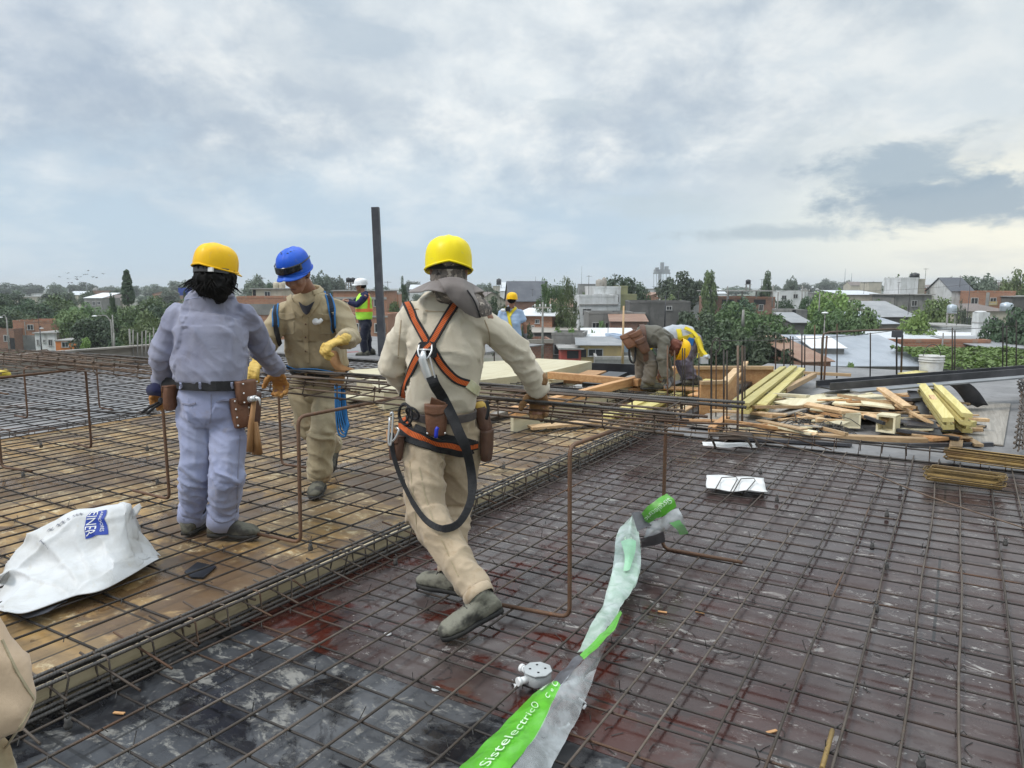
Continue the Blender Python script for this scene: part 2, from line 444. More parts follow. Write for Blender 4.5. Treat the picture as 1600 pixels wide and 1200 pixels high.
b = MB(); b.box((-4.6, 6.2, -4.9), (23.0, 18.0, 9.2)); tag(b.build('unfinished_building', M_CONC), 'bare concrete storeys of the unfinished building carrying the deck', 'building')
b = MB(); b.box((EDGE, 3.0, .045), (.04, 12.0, .108)); tag(b.build('edge_board', M_EDGE), 'long pale timber edge board between the yellow deck and the purple boards', 'board')
b = MB(); b.box((FAR - .03, 3.0, .05), (.045, 12.0, .12)); tag(b.build('edge_board', M_PINE), 'long timber edge board between the yellow deck and the grey deck', 'board')
# board of the far parapet
b = MB(); b.box((-14.64, 5.5, .17), (.06, 12.5, .36)); b.box((-14.58, 5.5, .358), (.2, 12.5, .03)); tag(b.build('parapet_form', M_OLDWOOD), 'low grey parapet shutter along the far edge of the grey deck', 'parapet')

# ---------------------------------------------------------------- rebar mats
def bar_pts(a, b, n, sag=.006):
    a, b = Vector(a), Vector(b); out = []
    ph = random.uniform(0, 50)
    for i in range(n + 1):
        p = a.lerp(b, i / n)
        p += Vector((noise.noise((ph, p.x * .8, p.y * .8)), noise.noise((ph + 9, p.x * .8, p.y * .8)), .5 * noise.noise((ph + 3, p.x * .9, p.y * .9)))) * sag * 3
        out.append(p)
    return out
def mat(name, label, xs, ys, x0, x1, y0, y1, z, rA, rB, mA, mB, n=10, over=None):
    root = thing(name, label, 'rebar mat', ((x0 + x1) / 2, (y0 + y1) / 2, z))
    for x in xs:
        bb = MB(); a = y0 + random.uniform(-.12, .1); c = y1 + random.uniform(-.1, .12)
        bb.tube(bar_pts((x + random.uniform(-.012, .012), a, z + rA + 2 * rB), (x + random.uniform(-.012, .012), c, z + rA + 2 * rB), n), rA, 6)
        bb.build('rebar', mA, root)
    for y in ys:
        bb = MB(); a = x0 + random.uniform(-.02, .14); c = x1 + random.uniform(-.1, .12)
        bb.tube(bar_pts((a, y + random.uniform(-.012, .012), z + rB), (c, y + random.uniform(-.012, .012), z + rB), n), rB, 6)
        bb.build('rebar', mB, root)
    w = MB()
    for x in xs:
        for y in ys:
            if random.random() < .75 and (x * x + y * y) < 55:
                c = Vector((x, y, z + rA + rB)); k = rA + rB + .003
                dx, dy = random.choice(((1, 1), (1, -1)))
                ps = [c + Vector((dx * k * 1.3, dy * k * 1.3, -k * .6)), c + Vector((dx * k * .4, dy * k * .4, rA + .004)), c + Vector((-dx * k * 1.3, -dy * k * 1.3, -k * .6))]
                if random.random() < .4: ps.append(ps[-1] + Vector((random.uniform(-.02, .02), random.uniform(-.02, .02), random.uniform(.015, .05))))
                w.tube(ps, .0022, 3, cap=False)
    tag(w.build('tie_wire', M_WIRE, root), kind='stuff')
    return root
def rng(a, b, s):
    out = []
    while a <= b: out.append(a); a += s
    return out
mat('rebar_mat', 'tied steel mesh lying on the purple and black boards', rng(-2.67, 3.5, .185), rng(.62, 7.4, .172), -3.02, 3.55, .3, 7.5, .022, .0054, .0048, M_BAR, M_BARDARK, 14)
mat('rebar_mat', 'tied steel mesh lying on the raised yellow boards', rng(-7.75, -2.95, .155), rng(.5, 8.6, .34), -7.95, -2.72, .2, 8.9, .118, .0052, .0058, M_BARDARK, M_BARDARK, 12)
mat('rebar_mat', 'tied steel mesh over the grey deck beyond the yellow boards', rng(-14.3, -8.0, .19), rng(1.5, 12.3, .30), -14.5, -7.7, 1.2, 12.4, .022, .0065, .0065, M_BARDARK, M_BARDARK, 8)

# ---------------------------------------------------------------- beam cages
def stirrup(c, ax, w, h, r, sh=.016):
    """closed rectangle in the plane across axis ax ('x' or 'y'); c = centre of the bottom"""
    c = Vector(c); side = Vector((1, 0, 0)) if ax == 'y' else Vector((0, 1, 0)); q = .018
    P4 = []
    for sx, sz in ((-1, 0), (1, 0), (1, 1), (-1, 1)):
        cx, cz = sx * w / 2, sz * h
        ox = -sx * q; oz = q if sz == 0 else -q
        a = c + side * (cx + (ox if (sx, sz) in ((-1, 0), (1, 1)) else 0)) + UP * (cz + (0 if (sx, sz) in ((-1, 0), (1, 1)) else oz))
        e = c + side * (cx + (0 if (sx, sz) in ((-1, 0), (1, 1)) else ox)) + UP * (cz + (oz if (sx, sz) in ((-1, 0), (1, 1)) else 0))
        P4 += [e, a] if (sx, sz) in ((-1, 0), (1, 1)) else [a, e]
    pts = []
    for i in range(0, 8, 2): pts += [P4[i], P4[i + 1]]
    return pts
def cage(name, label, ax, a0, a1, cpos, zb, w, h, step, rl, rs, ml, ms, nbars=3, extra=None, jit=.015, skip=()):
    mid = (a0 + a1) / 2
    root = thing(name, label, 'rebar cage', (mid, cpos, zb) if ax == 'x' else (cpos, mid, zb))
    W = (lambda a, s, z: Vector((a, cpos + s, z))) if ax == 'x' else (lambda a, s, z: Vector((cpos + s, a, z)))
    for zz in (zb + .012, zb + h - .012):
        for k in range(nbars):
            s = -w / 2 + .014 + (w - .028) * k / max(1, nbars - 1)
            bb = MB(); bb.tube(bar_pts(W(a0 + random.uniform(-.15, .1), s, zz), W(a1 + random.uniform(-.05, .1), s, zz), 14, .003), rl, 7); bb.build('rebar', ml, root)
    a = a0 + .06; k = 0
    while a < a1 and k < 100:
        if not any(lo < a < hi for lo, hi in skip):
            bb = MB(); tl = random.uniform(-jit, jit)
            pts = stirrup(W(a, 0, zb), ax, w, h, rs)
            for p in pts:
                if ax == 'x': p.x += tl * (p.z - zb) / h
                else: p.y += tl * (p.z - zb) / h
            bb.tube(pts, rs, 5, closed=True)
            bb.build('stirrup', ms, root); k += 1
        a += step * random.uniform(.88, 1.1)
    return root
# low cage along the step between the yellow deck and the purple boards
cage('beam_cage', 'low ribbed beam cage along the step beside the yellow deck', 'y', .2, 8.4, EDGE + .075, .028, .115, .132, .178, .0075, .0045, M_RIB, M_BAR, nbars=3, jit=.03)
for dx, dz in ((.028, .148), (.05, .155), (.012, .128)):
    b = MB(); b.tube(bar_pts((EDGE + .03 + dx, .1, dz), (EDGE + .035 + dx, 2.45 + dx * 5, dz), 10, .003), .0085, 7); tag(b.build('loose_rebar', M_RIB), 'thick ribbed bar bundled on top of the low edge cage, in front', 'rebar', 'ribbed bars bundled on the edge cage')
bb_ = bpy.data.objects['beam_cage']
for k in range(42):
    y = .45 + .172 * k; b = MB(); x_ = EDGE - random.uniform(.05, .16); b.tube([(x_, y, .128), (x_ + random.uniform(.25, .40), y + random.uniform(-.02, .02), .07)], .0052, 6); b.build('dowel', M_RUST if k % 5 == 2 else M_BAR, bb_)
cage('beam_cage', 'low beam cage along the far edge of the yellow deck', 'y', .5, 9.0, FAR - .13, .01, .13, .13, .2, .006, .004, M_BARDARK, M_BARDARK, nbars=2)
cage('beam_cage', 'low beam cage across the far edge of the purple boards', 'x', -3.0, 3.6, 7.56, .0, .16, .13, .21, .0075, .0045, M_BARDARK, M_RUSTDARK, nbars=2)
cage('beam_cage', 'low beam cage across the rear of the yellow deck', 'x', -7.6, -2.9, 8.75, .12, .16, .14, .17, .006, .004, M_BARDARK, M_BARDARK, nbars=2)

# raised flat cage being tied on steel trestles
ZC = .885
rc = cage('beam_cage', 'raised flat beam cage on steel trestles that the workers are tying', 'x', -7.4, -1.15, 3.47, ZC, .40, .108, .30, .0062, .0045, M_RUSTDARK, M_RUSTDARK, nbars=3, jit=.02)
for (x0, y0, z0, x1, y1, z1, r, m) in ((-7.2, 3.62, ZC + .10, -.88, 3.70, ZC + .10, .0085, M_RIB), (-4.0, 3.60, ZC + .118, -.9, 3.74, ZC + .112, .0085, M_RIB),
                                        (-2.3, 3.25, ZC + .112, -.95, 3.29, ZC + .108, .0075, M_RIB), (-3.9, 3.31, ZC + .114, -1.6, 3.56, ZC + .118, .006, M_RUSTDARK),
                                        (-5.2, 3.38, ZC + .113, -2.4, 3.33, ZC + .117, .007, M_BAR), (-7.3, 3.5, ZC + .112, -4.2, 3.42, ZC + .115, .006, M_BAR),
                                        (-7.9, 3.36, ZC + .05, -5.6, 3.52, ZC + .05, .0055, M_RUSTDARK), (-8.3, 3.44, ZC + .02, -5.2, 3.48, ZC + .026, .006, M_RUSTDARK)):
    b = MB(); b.tube(bar_pts((x0, y0, z0), (x1, y1, z1), 12, .006), r, 7); b.build('rebar', m, rc)
# a second, longer cage lying behind it to the far side
cage('beam_cage', 'long beam cage parked behind the raised one towards the far edge', 'x', -13.6, -8.4, 4.75, .66, .36, .10, .26, .006, .0045, M_RUSTDARK, M_RUSTDARK, nbars=4, jit=.03)
cage('beam_cage', 'flat beam cage with bar ends overhanging the far left corner', 'x', -12.4, -7.7, 3.55, .76, .38, .11, .27, .006, .0045, M_RUSTDARK, M_RUSTDARK, nbars=3, jit=.03)

def trestle(label, p0, p1, zt, f0, f1, r=.0105):
    """bent bar: foot - leg - top - leg - foot"""
    p0, p1 = Vector(p0), Vector(p1)
    d = (p1 - p0); d.z = 0; d.normalize(); q = .05
    t0 = Vector((p0.x, p0.y, zt)) + Vector((random.uniform(-.02, .02), 0, 0)); t1 = Vector((p1.x, p1.y, zt))
    f0, f1 = Vector(f0), Vector(f1)
    def arc(a, c, e, k=4):
        a1 = c + (a - c).normalized() * q; e1 = c + (e - c).normalized() * q
        return [(a1 * (1 - s) ** 2 + c * 2 * s * (1 - s) + e1 * s * s) for s in [i / k for i in range(k + 1)]]
    pts = [p0 + f0] + arc(p0 + f0, p0, t0) + arc(p0, t0, t1) + arc(t0, t1, p1) + arc(t1, p1, p1 + f1) + [p1 + f1]
    bb = MB(); bb.tube(pts, r, 8)
    return tag(bb.build('bar_trestle', M_RUST), label, 'trestle', 'bent bar trestles under the raised cage')
zp, zy = .05, .145
trestle('bent rusty bar trestle standing on the purple boards beside the green sleeve', G(890, 965, zp), G(1035, 857, zp), .865, (-.36, -.05, 0), (.46, .02, 0))
g1 = G(470, 848, zy); trestle('bent rusty bar trestle between the two men at the left', g1, g1 + Vector((.03, 1.1, 0)), .868, (-.42, -.03, 0), (.4, .0, 0))
trestle('bent rusty bar trestle beside the man in lavender', G(265, 780, zy), G(440, 725, zy), .862, (-.42, 0, 0), (.4, 0.03, 0))
trestle('bent rusty bar trestle near the left picture edge on yellow boards', G(3, 730, zy), G(143, 700, zy), .862, (.34, .06, 0), (-.34, .03, 0))
trestle('bent rusty bar trestle on the grey deck under the far cage', (-9.3, 4.35, .05), (-9.3, 5.2, .05), .648, (-.3, 0, 0), (.3, 0, 0))
trestle('bent rusty bar trestle on the grey deck near the far parapet', (-11.9, 4.35, .05), (-11.9, 5.2, .05), .648, (-.3, 0, 0), (.3, 0, 0))

# loose long bars
def rod(label, pts, r, m, group=None, name='loose_rebar', cat='rebar'):
    bb = MB(); bb.tube(pts, r, 6); return tag(bb.build(name, m), label, cat, group)
def spl(ctrl, n=24):
    """Catmull-Rom through control points"""
    c = [Vector(p) for p in ctrl]; c = [c[0] * 2 - c[1]] + c + [c[-1] * 2 - c[-2]]; out = []
    segs = len(c) - 3
    for i in range(n + 1):
        s = i / n * segs; k = min(int(s), segs - 1); f = s - k
        a, b_, d, e = c[k], c[k + 1], c[k + 2], c[k + 3]
        out.append(.5 * ((2 * b_) + (d - a) * f + (2 * a - 5 * b_ + 4 * d - e) * f * f + (3 * b_ - a - 3 * d + e) * f ** 3))
    return out
rod('long slack bar running from the raised cage down across the purple boards', spl([(-2.6, 3.40, ZC + .03), (-1.3, 3.52, ZC - .02)] + [G(1190, 686, .45), G(1330, 727, .12), G(1450, 775, .055), G(1640, 838, .05)], 40), .0058, M_RUSTDARK)
rod('long slack bar trailing from the raised cage towards the timber pile', spl([(-2.4, 3.30, ZC + .05), (-1.2, 3.5, ZC + .03), G(1180, 668, .6), G(1300, 703, .2)], 30), .006, M_RUST)
trestle('bent rusty bar trestle carrying the overhanging flat cage on the grey deck', (-10.6, 3.1, .05), (-10.6, 4.0, .05), .748, (-.3, 0, 0), (.3, 0, 0))
rod('pair of thick bars crossing the grey deck', spl([(-8.0, 5.2, .08), (-11, 4.3, .07), (-13.9, 3.2, .08)], 10), .011, M_BARDARK)
rod('light bar lying across the yellow boards behind the man with the blue helmet', [G(405, 660, .15), G(600, 690, .15), G(640, 696, .15)], .010, M_RIB)
# ---------------------------------------------------------------- the town below
GZ = -9.5
def ground_mat():
    t = NT('town_ground'); v = t.coord('Object')
    n1 = t.noise(v, .03, 6, .6); n2 = t.noise(v, .25, 6, .6)
    c = t.mix(t.ss(n1, .42, .58), c4(.05, .075, .03), c4(.16, .15, .13)); c = t.mix(t.ss(n2, .5, .7, 0, .6), c, c4(.10, .11, .06))
    t.col(c); t.rough(.95); return t.m
b = MB()
def gf(u, v): return Vector((0, 0, GZ)) + RGT * ((u - .5) * 9000) + FWD * (-200 + v * 5200)
b.grid(gf, 8, 8, False); tag(b.build('ground', ground_mat()), kind='structure')

def brick_mat(name, a, b_, mort, sc=1.0):
    t = NT(name); v = t.coord('UV'); q = t.n('ShaderNodeTexBrick'); t.L.new(v, q.inputs['Vector'])
    q.inputs['Scale'].default_value = 1.0; q.inputs['Brick Width'].default_value = .36; q.inputs['Row Height'].default_value = .2; q.inputs['Mortar Size'].default_value = .018
    q.inputs['Color1'].default_value = a; q.inputs['Color2'].default_value = b_; q.inputs['Mortar'].default_value = mort
    n = t.noise(t.coord('Object'), .7, 7, .65); n2 = t.noise(t.coord('Object'), 3, 5)
    c = t.mix(t.ss(n, .5, .75, 0, .6), q.outputs[0], c4(.16, .12, .095)); c = t.mix(t.ss(n2, .55, .75, 0, .35), c, mort)
    t.col(c); t.rough(.9); return t.m
def wall_mat(name, a, b_, stain, sc=.5):
    t = NT(name); v = t.coord('Object')
    n = t.noise(v, sc, 7, .62); st = t.noise(t.coord('Object', (1, 1, .16)), 1.6, 7, .65); n2 = t.noise(v, 5, 5, .6)
    c = t.mix(t.ss(n, .4, .62), a, b_); c = t.mix(t.ss(st, .52, .72, 0, .75), c, stain); c = t.mix(t.ss(n2, .55, .75, 0, .3), c, stain)
    t.col(c); t.rough(.9); return t.m
def corr_mat(name, a, b_, rust=.0, freq=9.0):
    t = NT(name); v = t.coord('Object'); u = t.sep(t.coord('UV'))
    n = t.noise(v, .5, 6, .6); c = t.mix(t.ss(n, .4, .65), a, b_)
    c = t.mix(t.ss(t.noise(t.coord('Object', (1, 1, 1)), 2.4, 7, .65), .56, .72, 0, rust), c, c4(.20, .10, .055))
    pn = t.math('FRACT', t.math('MULTIPLY', u[0], .9)); seam = t.ss(pn, .0, .05)
    c = t.mix(t.math('MULTIPLY', t.math('SUBTRACT', 1.0, seam), .35), c, c4(.15, .15, .15))
    t.col(c); t.rough(.5); t.b.inputs['Metallic'].default_value = .15
    t.bump(t.math('SINE', t.math('MULTIPLY', u[0], 6.283 * freq)), .5, .03); return t.m
W_BRICK = brick_mat('hollow_brick', c4(.30, .12, .065), c4(.38, .17, .09), c4(.30, .25, .20))
W_BRICKD = brick_mat('dark_brick', c4(.19, .085, .055), c4(.25, .12, .075), c4(.2, .17, .14))
W_WHITE = wall_mat('white_render', c4(.60, .61, .61), c4(.50, .51, .50), c4(.24, .235, .22))
W_CREAM = wall_mat('cream_render', c4(.45, .41, .33), c4(.38, .35, .28), c4(.2, .185, .16))
W_GREY = wall_mat('grey_render', c4(.23, .225, .21), c4(.17, .168, .16), c4(.07, .07, .066))
W_DGREY = wall_mat('dark_grey_render', c4(.135, .13, .122), c4(.095, .093, .088), c4(.045, .045, .044))
W_OLIVE = wall_mat('olive_render', c4(.26, .26, .14), c4(.22, .22, .12), c4(.13, .13, .09))
W_ORANGE = wall_mat('orange_paint', c4(.62, .20, .055), c4(.54, .17, .05), c4(.30, .12, .05))
W_BROWN = wall_mat('clay_render', c4(.30, .155, .10), c4(.34, .19, .13), c4(.2, .11, .08))
W_YEL = wall_mat('ochre_render', c4(.50, .38, .17), c4(.44, .34, .17), c4(.22, .18, .11))
W_RED = wall_mat('red_paint', c4(.36, .05, .04), c4(.32, .06, .045), c4(.15, .05, .04))
W_BLUE = wall_mat('pale_blue_paint', c4(.38, .46, .56), c4(.34, .42, .52), c4(.2, .24, .28))
R_ZINC = corr_mat('zinc_roof', c4(.36, .39, .43), c4(.30, .33, .37), .2)
R_PALE = corr_mat('pale_zinc_roof', c4(.62, .64, .66), c4(.54, .57, .60), .25)
R_WHITE = corr_mat('white_roof', c4(.78, .79, .80), c4(.70, .71, .72), .05)
R_TIN = corr_mat('old_tin_roof', c4(.26, .27, .28), c4(.33, .335, .34), .35)
R_DARK = corr_mat('slate_roof', c4(.065, .07, .085), c4(.09, .095, .11), 0, 6)
R_TILE = corr_mat('brown_tile_roof', c4(.13, .10, .085), c4(.17, .13, .11), .1, 5)
R_TEAL = corr_mat('teal_roof', c4(.10, .36, .34), c4(.12, .42, .39), 0)
R_RUST = corr_mat('rusty_roof', c4(.25, .13, .08), c4(.30, .18, .12), .6)
M_GLASS = simple('dark_window_glass', c4(.012, .014, .018), c4(.03, .035, .04), 2, .15)
M_FRAME = simple('window_frame_paint', c4(.45, .45, .44), c4(.35, .35, .34), 3, .6)
M_DARKIN = simple('dark_opening', c4(.012, .012, .014), c4(.02, .02, .022), 3, .9)
M_TANKBLK = simple('black_tank_plastic', c4(.012, .013, .016), c4(.022, .023, .026), 3, .4)
M_TANKCRM = simple('cream_tank', c4(.52, .47, .36), c4(.44, .40, .31), 3, .6)
M_TANKZNC = simple('galvanised_tank', c4(.45, .50, .54), c4(.36, .41, .45), 3, .4, metal=.3)
M_BLUEP = simple('cobalt_board', c4(.02, .05, .32), c4(.025, .06, .28), 2, .5)
M_CPOLE = simple('concrete_pole', c4(.28, .27, .25), c4(.20, .19, .18), 3, .85)
M_LAMP = simple('lamp_housing', c4(.70, .71, .70), c4(.6, .6, .6), 3, .5)

def house(label, x0, x1, yt, D, wall=W_BRICK, depth=7.0, yaw=0.0, roof='flat', rmat=None, wins=(), doors=(), pitch=.18, zb=GZ, name='house', cat='house', group=None, pan=None, over=.25, slab=None):
    C = P((x0 + x1) / 2, yt, D); zt = C.z
    ya = R(yaw)
    r = RGT * math.cos(ya) + FWD * math.sin(ya); n = FWD * math.cos(ya) - RGT * math.sin(ya)
    w = (x1 - x0) / CF * D / max(.5, math.cos(ya))
    base = Vector((C.x, C.y, zb))
    root = thing(name, label, cat, base, group)
    Hh = zt - zb
    def L(u, d, z): return base + r * u + n * d + UP * z
    def wallbox(bb, u0, u1, d0, d1, z0, z1):
        c = [L(u, d, z) for z in (z0, z1) for (u, d) in ((u0, d0), (u1, d0), (u1, d1), (u0, d1))]
        for q, (a, e) in (((0, 1, 5, 4), (u1 - u0, z1 - z0)), ((1, 2, 6, 5), (d1 - d0, z1 - z0)), ((2, 3, 7, 6), (u1 - u0, z1 - z0)), ((3, 0, 4, 7), (d1 - d0, z1 - z0)), ((4, 5, 6, 7), (u1 - u0, d1 - d0))):
            bb.poly([c[i] for i in q], ((0, 0), (a, 0), (a, e), (0, e)))
    bb = MB(); wallbox(bb, -w / 2, w / 2, 0, depth, -.4, Hh)
    if roof == 'gable':
        bb.poly([L(-w / 2, 0, Hh), L(w / 2, 0, Hh), L(0, 0, Hh + w * pitch)], ((0, 0), (w, 0), (w / 2, w * pitch)))
    bb.build('wall', wall, root)
    rm = rmat or M_CONC
    rb = MB(); e = over
    if roof == 'flat':
        rb.box(L(0, depth / 2, Hh + .08), (w + 2 * e, depth + 2 * e, .16), Matrix((r, n, UP)).transposed())
    elif roof == 'parapet':
        wb = .22
        for (u0, u1, d0, d1) in ((-w / 2 - .03, w / 2 + .03, -.03, wb), (-w / 2 - .03, w / 2 + .03, depth - wb, depth + .03), (-w / 2 - .03, -w / 2 + wb, wb, depth - wb), (w / 2 - wb, w / 2 + .03, wb, depth - wb)):
            rb.box(L((u0 + u1) / 2, (d0 + d1) / 2, Hh + .14), (u1 - u0, d1 - d0, .28), Matrix((r, n, UP)).transposed())
    else:
        def sl(u0, d0, z0, u1, d1, z1, along):
            # sloped sheet between two edges (lists of two points)
            A, B_, C_, D_ = along
            k = UP * .07
            la = (B_ - A).length; lb = (C_ - B_).length
            rb.poly([A + k, B_ + k, C_ + k, D_ + k], ((0, 0), (la, 0), (la, lb), (0, lb)))
            rb.poly([A, D_, C_, B_]); rb.poly([A, B_, B_ + k, A + k]); rb.poly([B_, C_, C_ + k, B_ + k]); rb.poly([C_, D_, D_ + k, C_ + k]); rb.poly([D_, A, A + k, D_ + k])
        if roof == 'shed':
            zr = depth * pitch
            sl(0, 0, 0, 0, 0, 0, [L(-w / 2 - e, -e, Hh + .02), L(w / 2 + e, -e, Hh + .02), L(w / 2 + e, depth + e, Hh + zr), L(-w / 2 - e, depth + e, Hh + zr)])
        elif roof == 'gable':
            zr = w * pitch
            sl(0, 0, 0, 0, 0, 0, [L(-w / 2 - e, -e, Hh - e * pitch * 2), L(-w / 2 - e, depth + e, Hh - e * pitch * 2), L(0, depth + e, Hh + zr), L(0, -e, Hh + zr)])
            sl(0, 0, 0, 0, 0, 0, [L(w / 2 + e, depth + e, Hh - e * pitch * 2), L(w / 2 + e, -e, Hh - e * pitch * 2), L(0, -e, Hh + zr), L(0, depth + e, Hh + zr)])
        elif roof == 'ridge':       # ridge parallel to the front
            zr = depth * pitch
            sl(0, 0, 0, 0, 0, 0, [L(-w / 2 - e, -e, Hh - .05), L(w / 2 + e, -e, Hh - .05), L(w / 2 + e, depth / 2, Hh + zr), L(-w / 2 - e, depth / 2, Hh + zr)])
            sl(0, 0, 0, 0, 0, 0, [L(w / 2 + e, depth + e, Hh - .05), L(-w / 2 - e, depth + e, Hh - .05), L(-w / 2 - e, depth / 2, Hh + zr), L(w / 2 + e, depth / 2, Hh + zr)])
            wl = MB()
            for s in (-1, 1): wl.poly([L(s * w / 2, 0, Hh), L(s * w / 2, depth, Hh), L(s * w / 2, depth / 2, Hh + zr)])
            wl.build('gable', wall, root)
    rb.build('roof', rm, root)
    def loc2(px, py):
        d = RAY(px, py); k = (base - EYE).dot(n) / d.dot(n); p = EYE + d * k - base
        return p.dot(r), p.z
    Mx = Matrix((r, n, UP)).transposed()
    if not wins and w > 3.5 and D < 320 and name == 'house':
        rr_ = random.Random(label); k_ = rr_.choice((1, 2, 2, 3)); z_ = rr_.uniform(.9, 1.4)
        for q in range(k_):
            cx_ = -w / 2 + w * (q + rr_.uniform(.35, .65)) / k_; hw = rr_.uniform(.35, .6)
            A_, B_ = L(cx_ - hw, 0, Hh - z_), L(cx_ + hw, 0, Hh - z_ - rr_.uniform(.8, 1.15))
            f = MB(); uc, zc_, hh_ = cx_, (A_.z + B_.z) / 2 - zb, A_.z - B_.z
            for (du, dz, sw, sh_) in ((0, hh_ / 2 + .05, hw * 2 + .2, .1), (0, -hh_ / 2 - .05, hw * 2 + .3, .1), (-hw - .05, 0, .1, hh_), (hw + .05, 0, .1, hh_), (0, 0, .06, hh_)): f.box(L(uc + du, -.02, zc_ + dz), (sw, .14 if dz else .12, sh_), Mx)
            fo = f.build('window', M_FRAME, root); g = MB(); g.box(L(uc, -.004, zc_), (hw * 2, .03, hh_), Mx); g.build('pane', M_GLASS, fo)
    for (a0, b0, a1, b1) in wins:
        u0, z1 = loc2(a0, b0); u1, z0 = loc2(a1, b1)
        cu, cz, ww, hh = (u0 + u1) / 2, (z0 + z1) / 2, u1 - u0, z1 - z0
        f = MB(); tk = .09
        f.box(L(cu, -.02, z1 + tk / 2), (ww + 2 * tk, .12, tk), Mx); f.box(L(cu, -.05, z0 - tk / 2), (ww + 2 * tk + .1, .18, tk), Mx)
        f.box(L(u0 - tk / 2, -.02, cz), (tk, .12, hh), Mx); f.box(L(u1 + tk / 2, -.02, cz), (tk, .12, hh), Mx); f.box(L(cu, -.015, cz), (.06, .06, hh), Mx)
        fo = f.build('window', M_FRAME, root)
        g = MB(); g.box(L(cu, -.004, cz), (ww, .03, hh), Mx); g.build('pane', M_GLASS, fo)
    for (a0, b0, a1, b1) in doors:
        u0, z1 = loc2(a0, b0); u1, z0 = loc2(a1, b1)
        g = MB(); g.box(L((u0 + u1) / 2, -.01, (z0 + z1) / 2), (u1 - u0, .06, z1 - z0), Mx); g.build('door', M_DARKIN, root)
    if slab:
        for (a0, b0, a1, b1, m, out) in slab:
            u0, z1 = loc2(a0, b0); u1, z0 = loc2(a1, b1)
            g = MB(); g.box(L((u0 + u1) / 2, -out / 2, (z0 + z1) / 2), (u1 - u0, out, max(.1, z1 - z0)), Mx); g.build('band', m, root)
    root['_'] = 0; del root['_']
    return root, L, w, Hh
# left of the men
house('unfinished brick house with bare concrete ground floor beyond the left cage', 23, 78, 503, 128, W_BRICK, 7, 10, 'parapet', W_BRICK, wins=((43, 508, 52, 515),), doors=((43, 531, 54, 546),), slab=((23, 524, 78, 547, W_GREY, .12), (38, 503, 41, 524, M_CONC, .1)))
house('low white house with small windows left of the orange front', 54, 88, 521, 116, W_WHITE, 6, 0, 'flat', M_CONC, wins=((58, 531, 61, 539), (68, 531, 71, 535), (76, 531, 82, 540)))
house('small bright orange house front with dark barred window', 88, 126, 533, 110, W_ORANGE, 5, 8, 'flat', M_CONC, wins=((97, 535, 107, 542),), over=.1)
house('white flat roofed house above the orange front', 83, 118, 521, 119, W_WHITE, 6, 5, 'flat', M_CONC, over=.9)
house('dark brown brick house at the left picture edge', -25, 23, 516, 126, W_BRICKD, 7, -6, 'parapet', W_BRICKD, doors=((15, 528, 24, 546),))
house('low brick house with tiled top behind the white house', 78, 120, 511, 145, W_BRICK, 6, 5, 'shed', R_TILE, pitch=.1)
house('long beige block on the left skyline', 10, 44, 464, 330, W_CREAM, 12, 0, 'flat', M_CONC, name='building', cat='building')
house('brown brick block with small dome cap on the far left skyline', 145, 161, 455, 420, W_BRICKD, 9, 0, 'parapet', W_BRICKD, name='building', cat='building')
house('white shed roof among trees below the domed block', 130, 160, 466, 240, W_GREY, 9, -8, 'shed', R_WHITE)
house('wide brown roofed house among trees below the cypress', 156, 190, 470, 250, W_CREAM, 9, 12, 'ridge', R_TILE, pitch=.22)
house('far low pale building right of the cypress', 238, 275, 459, 380, W_BROWN, 10, 0, 'gable', R_TILE, pitch=.12)
# behind the man in the blue helmet
house('beige flat roofed house under cream water tanks', 394, 440, 452, 118, W_CREAM, 8, 0, 'flat', M_CONC, wins=((414, 456, 422, 464),), doors=((395, 453, 400, 465),))
house('red brick terrace wall left of the blue helmet', 370, 452, 466, 108, W_BRICK, 6, 0, 'parapet', W_BRICK, slab=((370, 475, 452, 492, W_GREY, .1),))
house('red brick upper storey under twin black water tanks', 520, 604, 455, 112, W_BRICK, 7, -4, 'flat', M_CONC, slab=((520, 464, 604, 468, M_CONC, .1),))
house('clay coloured house wall left of the grey pole', 536, 606, 494, 86, W_BROWN, 6, -6, 'parapet', W_BROWN, slab=((536, 493, 606, 496, M_CONC, .1),), doors=((560, 500, 566, 508),))
house('brick house behind the grey pole', 592, 622, 460, 120, W_BRICK, 7, 4, 'parapet', M_CONC, slab=((592, 480, 622, 484, M_CONC, .1),))
house('long low grey wall house behind the harness worker', 606, 760, 486, 120, W_GREY, 9, 0, 'shed', R_TIN, pitch=.12)
# centre
house('old house with brown pitched roof left of the water tower', 748, 790, 470, 165, W_CREAM, 10, 18, 'gable', R_TILE, pitch=.30, wins=((758, 474, 764, 481),))
house('long pale blue warehouse roof under the water tower', 782, 842, 455, 290, W_WHITE, 30, 0, 'shed', R_PALE, pitch=.12, name='warehouse', cat='warehouse')
house('house with dark slate pitched roof and brick walls', 797, 858, 471, 140, W_BRICKD, 9, 6, 'ridge', R_DARK, pitch=.42, wins=((832, 478, 840, 488),))
house('brick house with bright white sheet roof', 806, 862, 494, 92, W_BRICK, 8, -16, 'shed', R_WHITE, pitch=.09, wins=((837, 500, 842, 505), (831, 509, 834, 513)), over=.5)
house('small olive brick shed hidden behind the willowy tree', 862, 905, 480, 125, W_CREAM, 7, 0, 'shed', R_RUST)
house('white stepped house, its taller block on the skyline', 929, 970, 450, 118, W_WHITE, 9, 4, 'parapet', W_WHITE)
house('white lower block with a shuttered window beneath the stepped house', 905, 966, 464, 112, W_WHITE, 6, 4, 'parapet', W_WHITE, wins=((911, 483, 923, 492),), slab=((905, 475, 966, 476.5, M_CONC, .15),))
house('olive green side wing of the white stepped house', 968, 995, 462, 122, W_OLIVE, 8, 4, 'parapet', W_OLIVE)
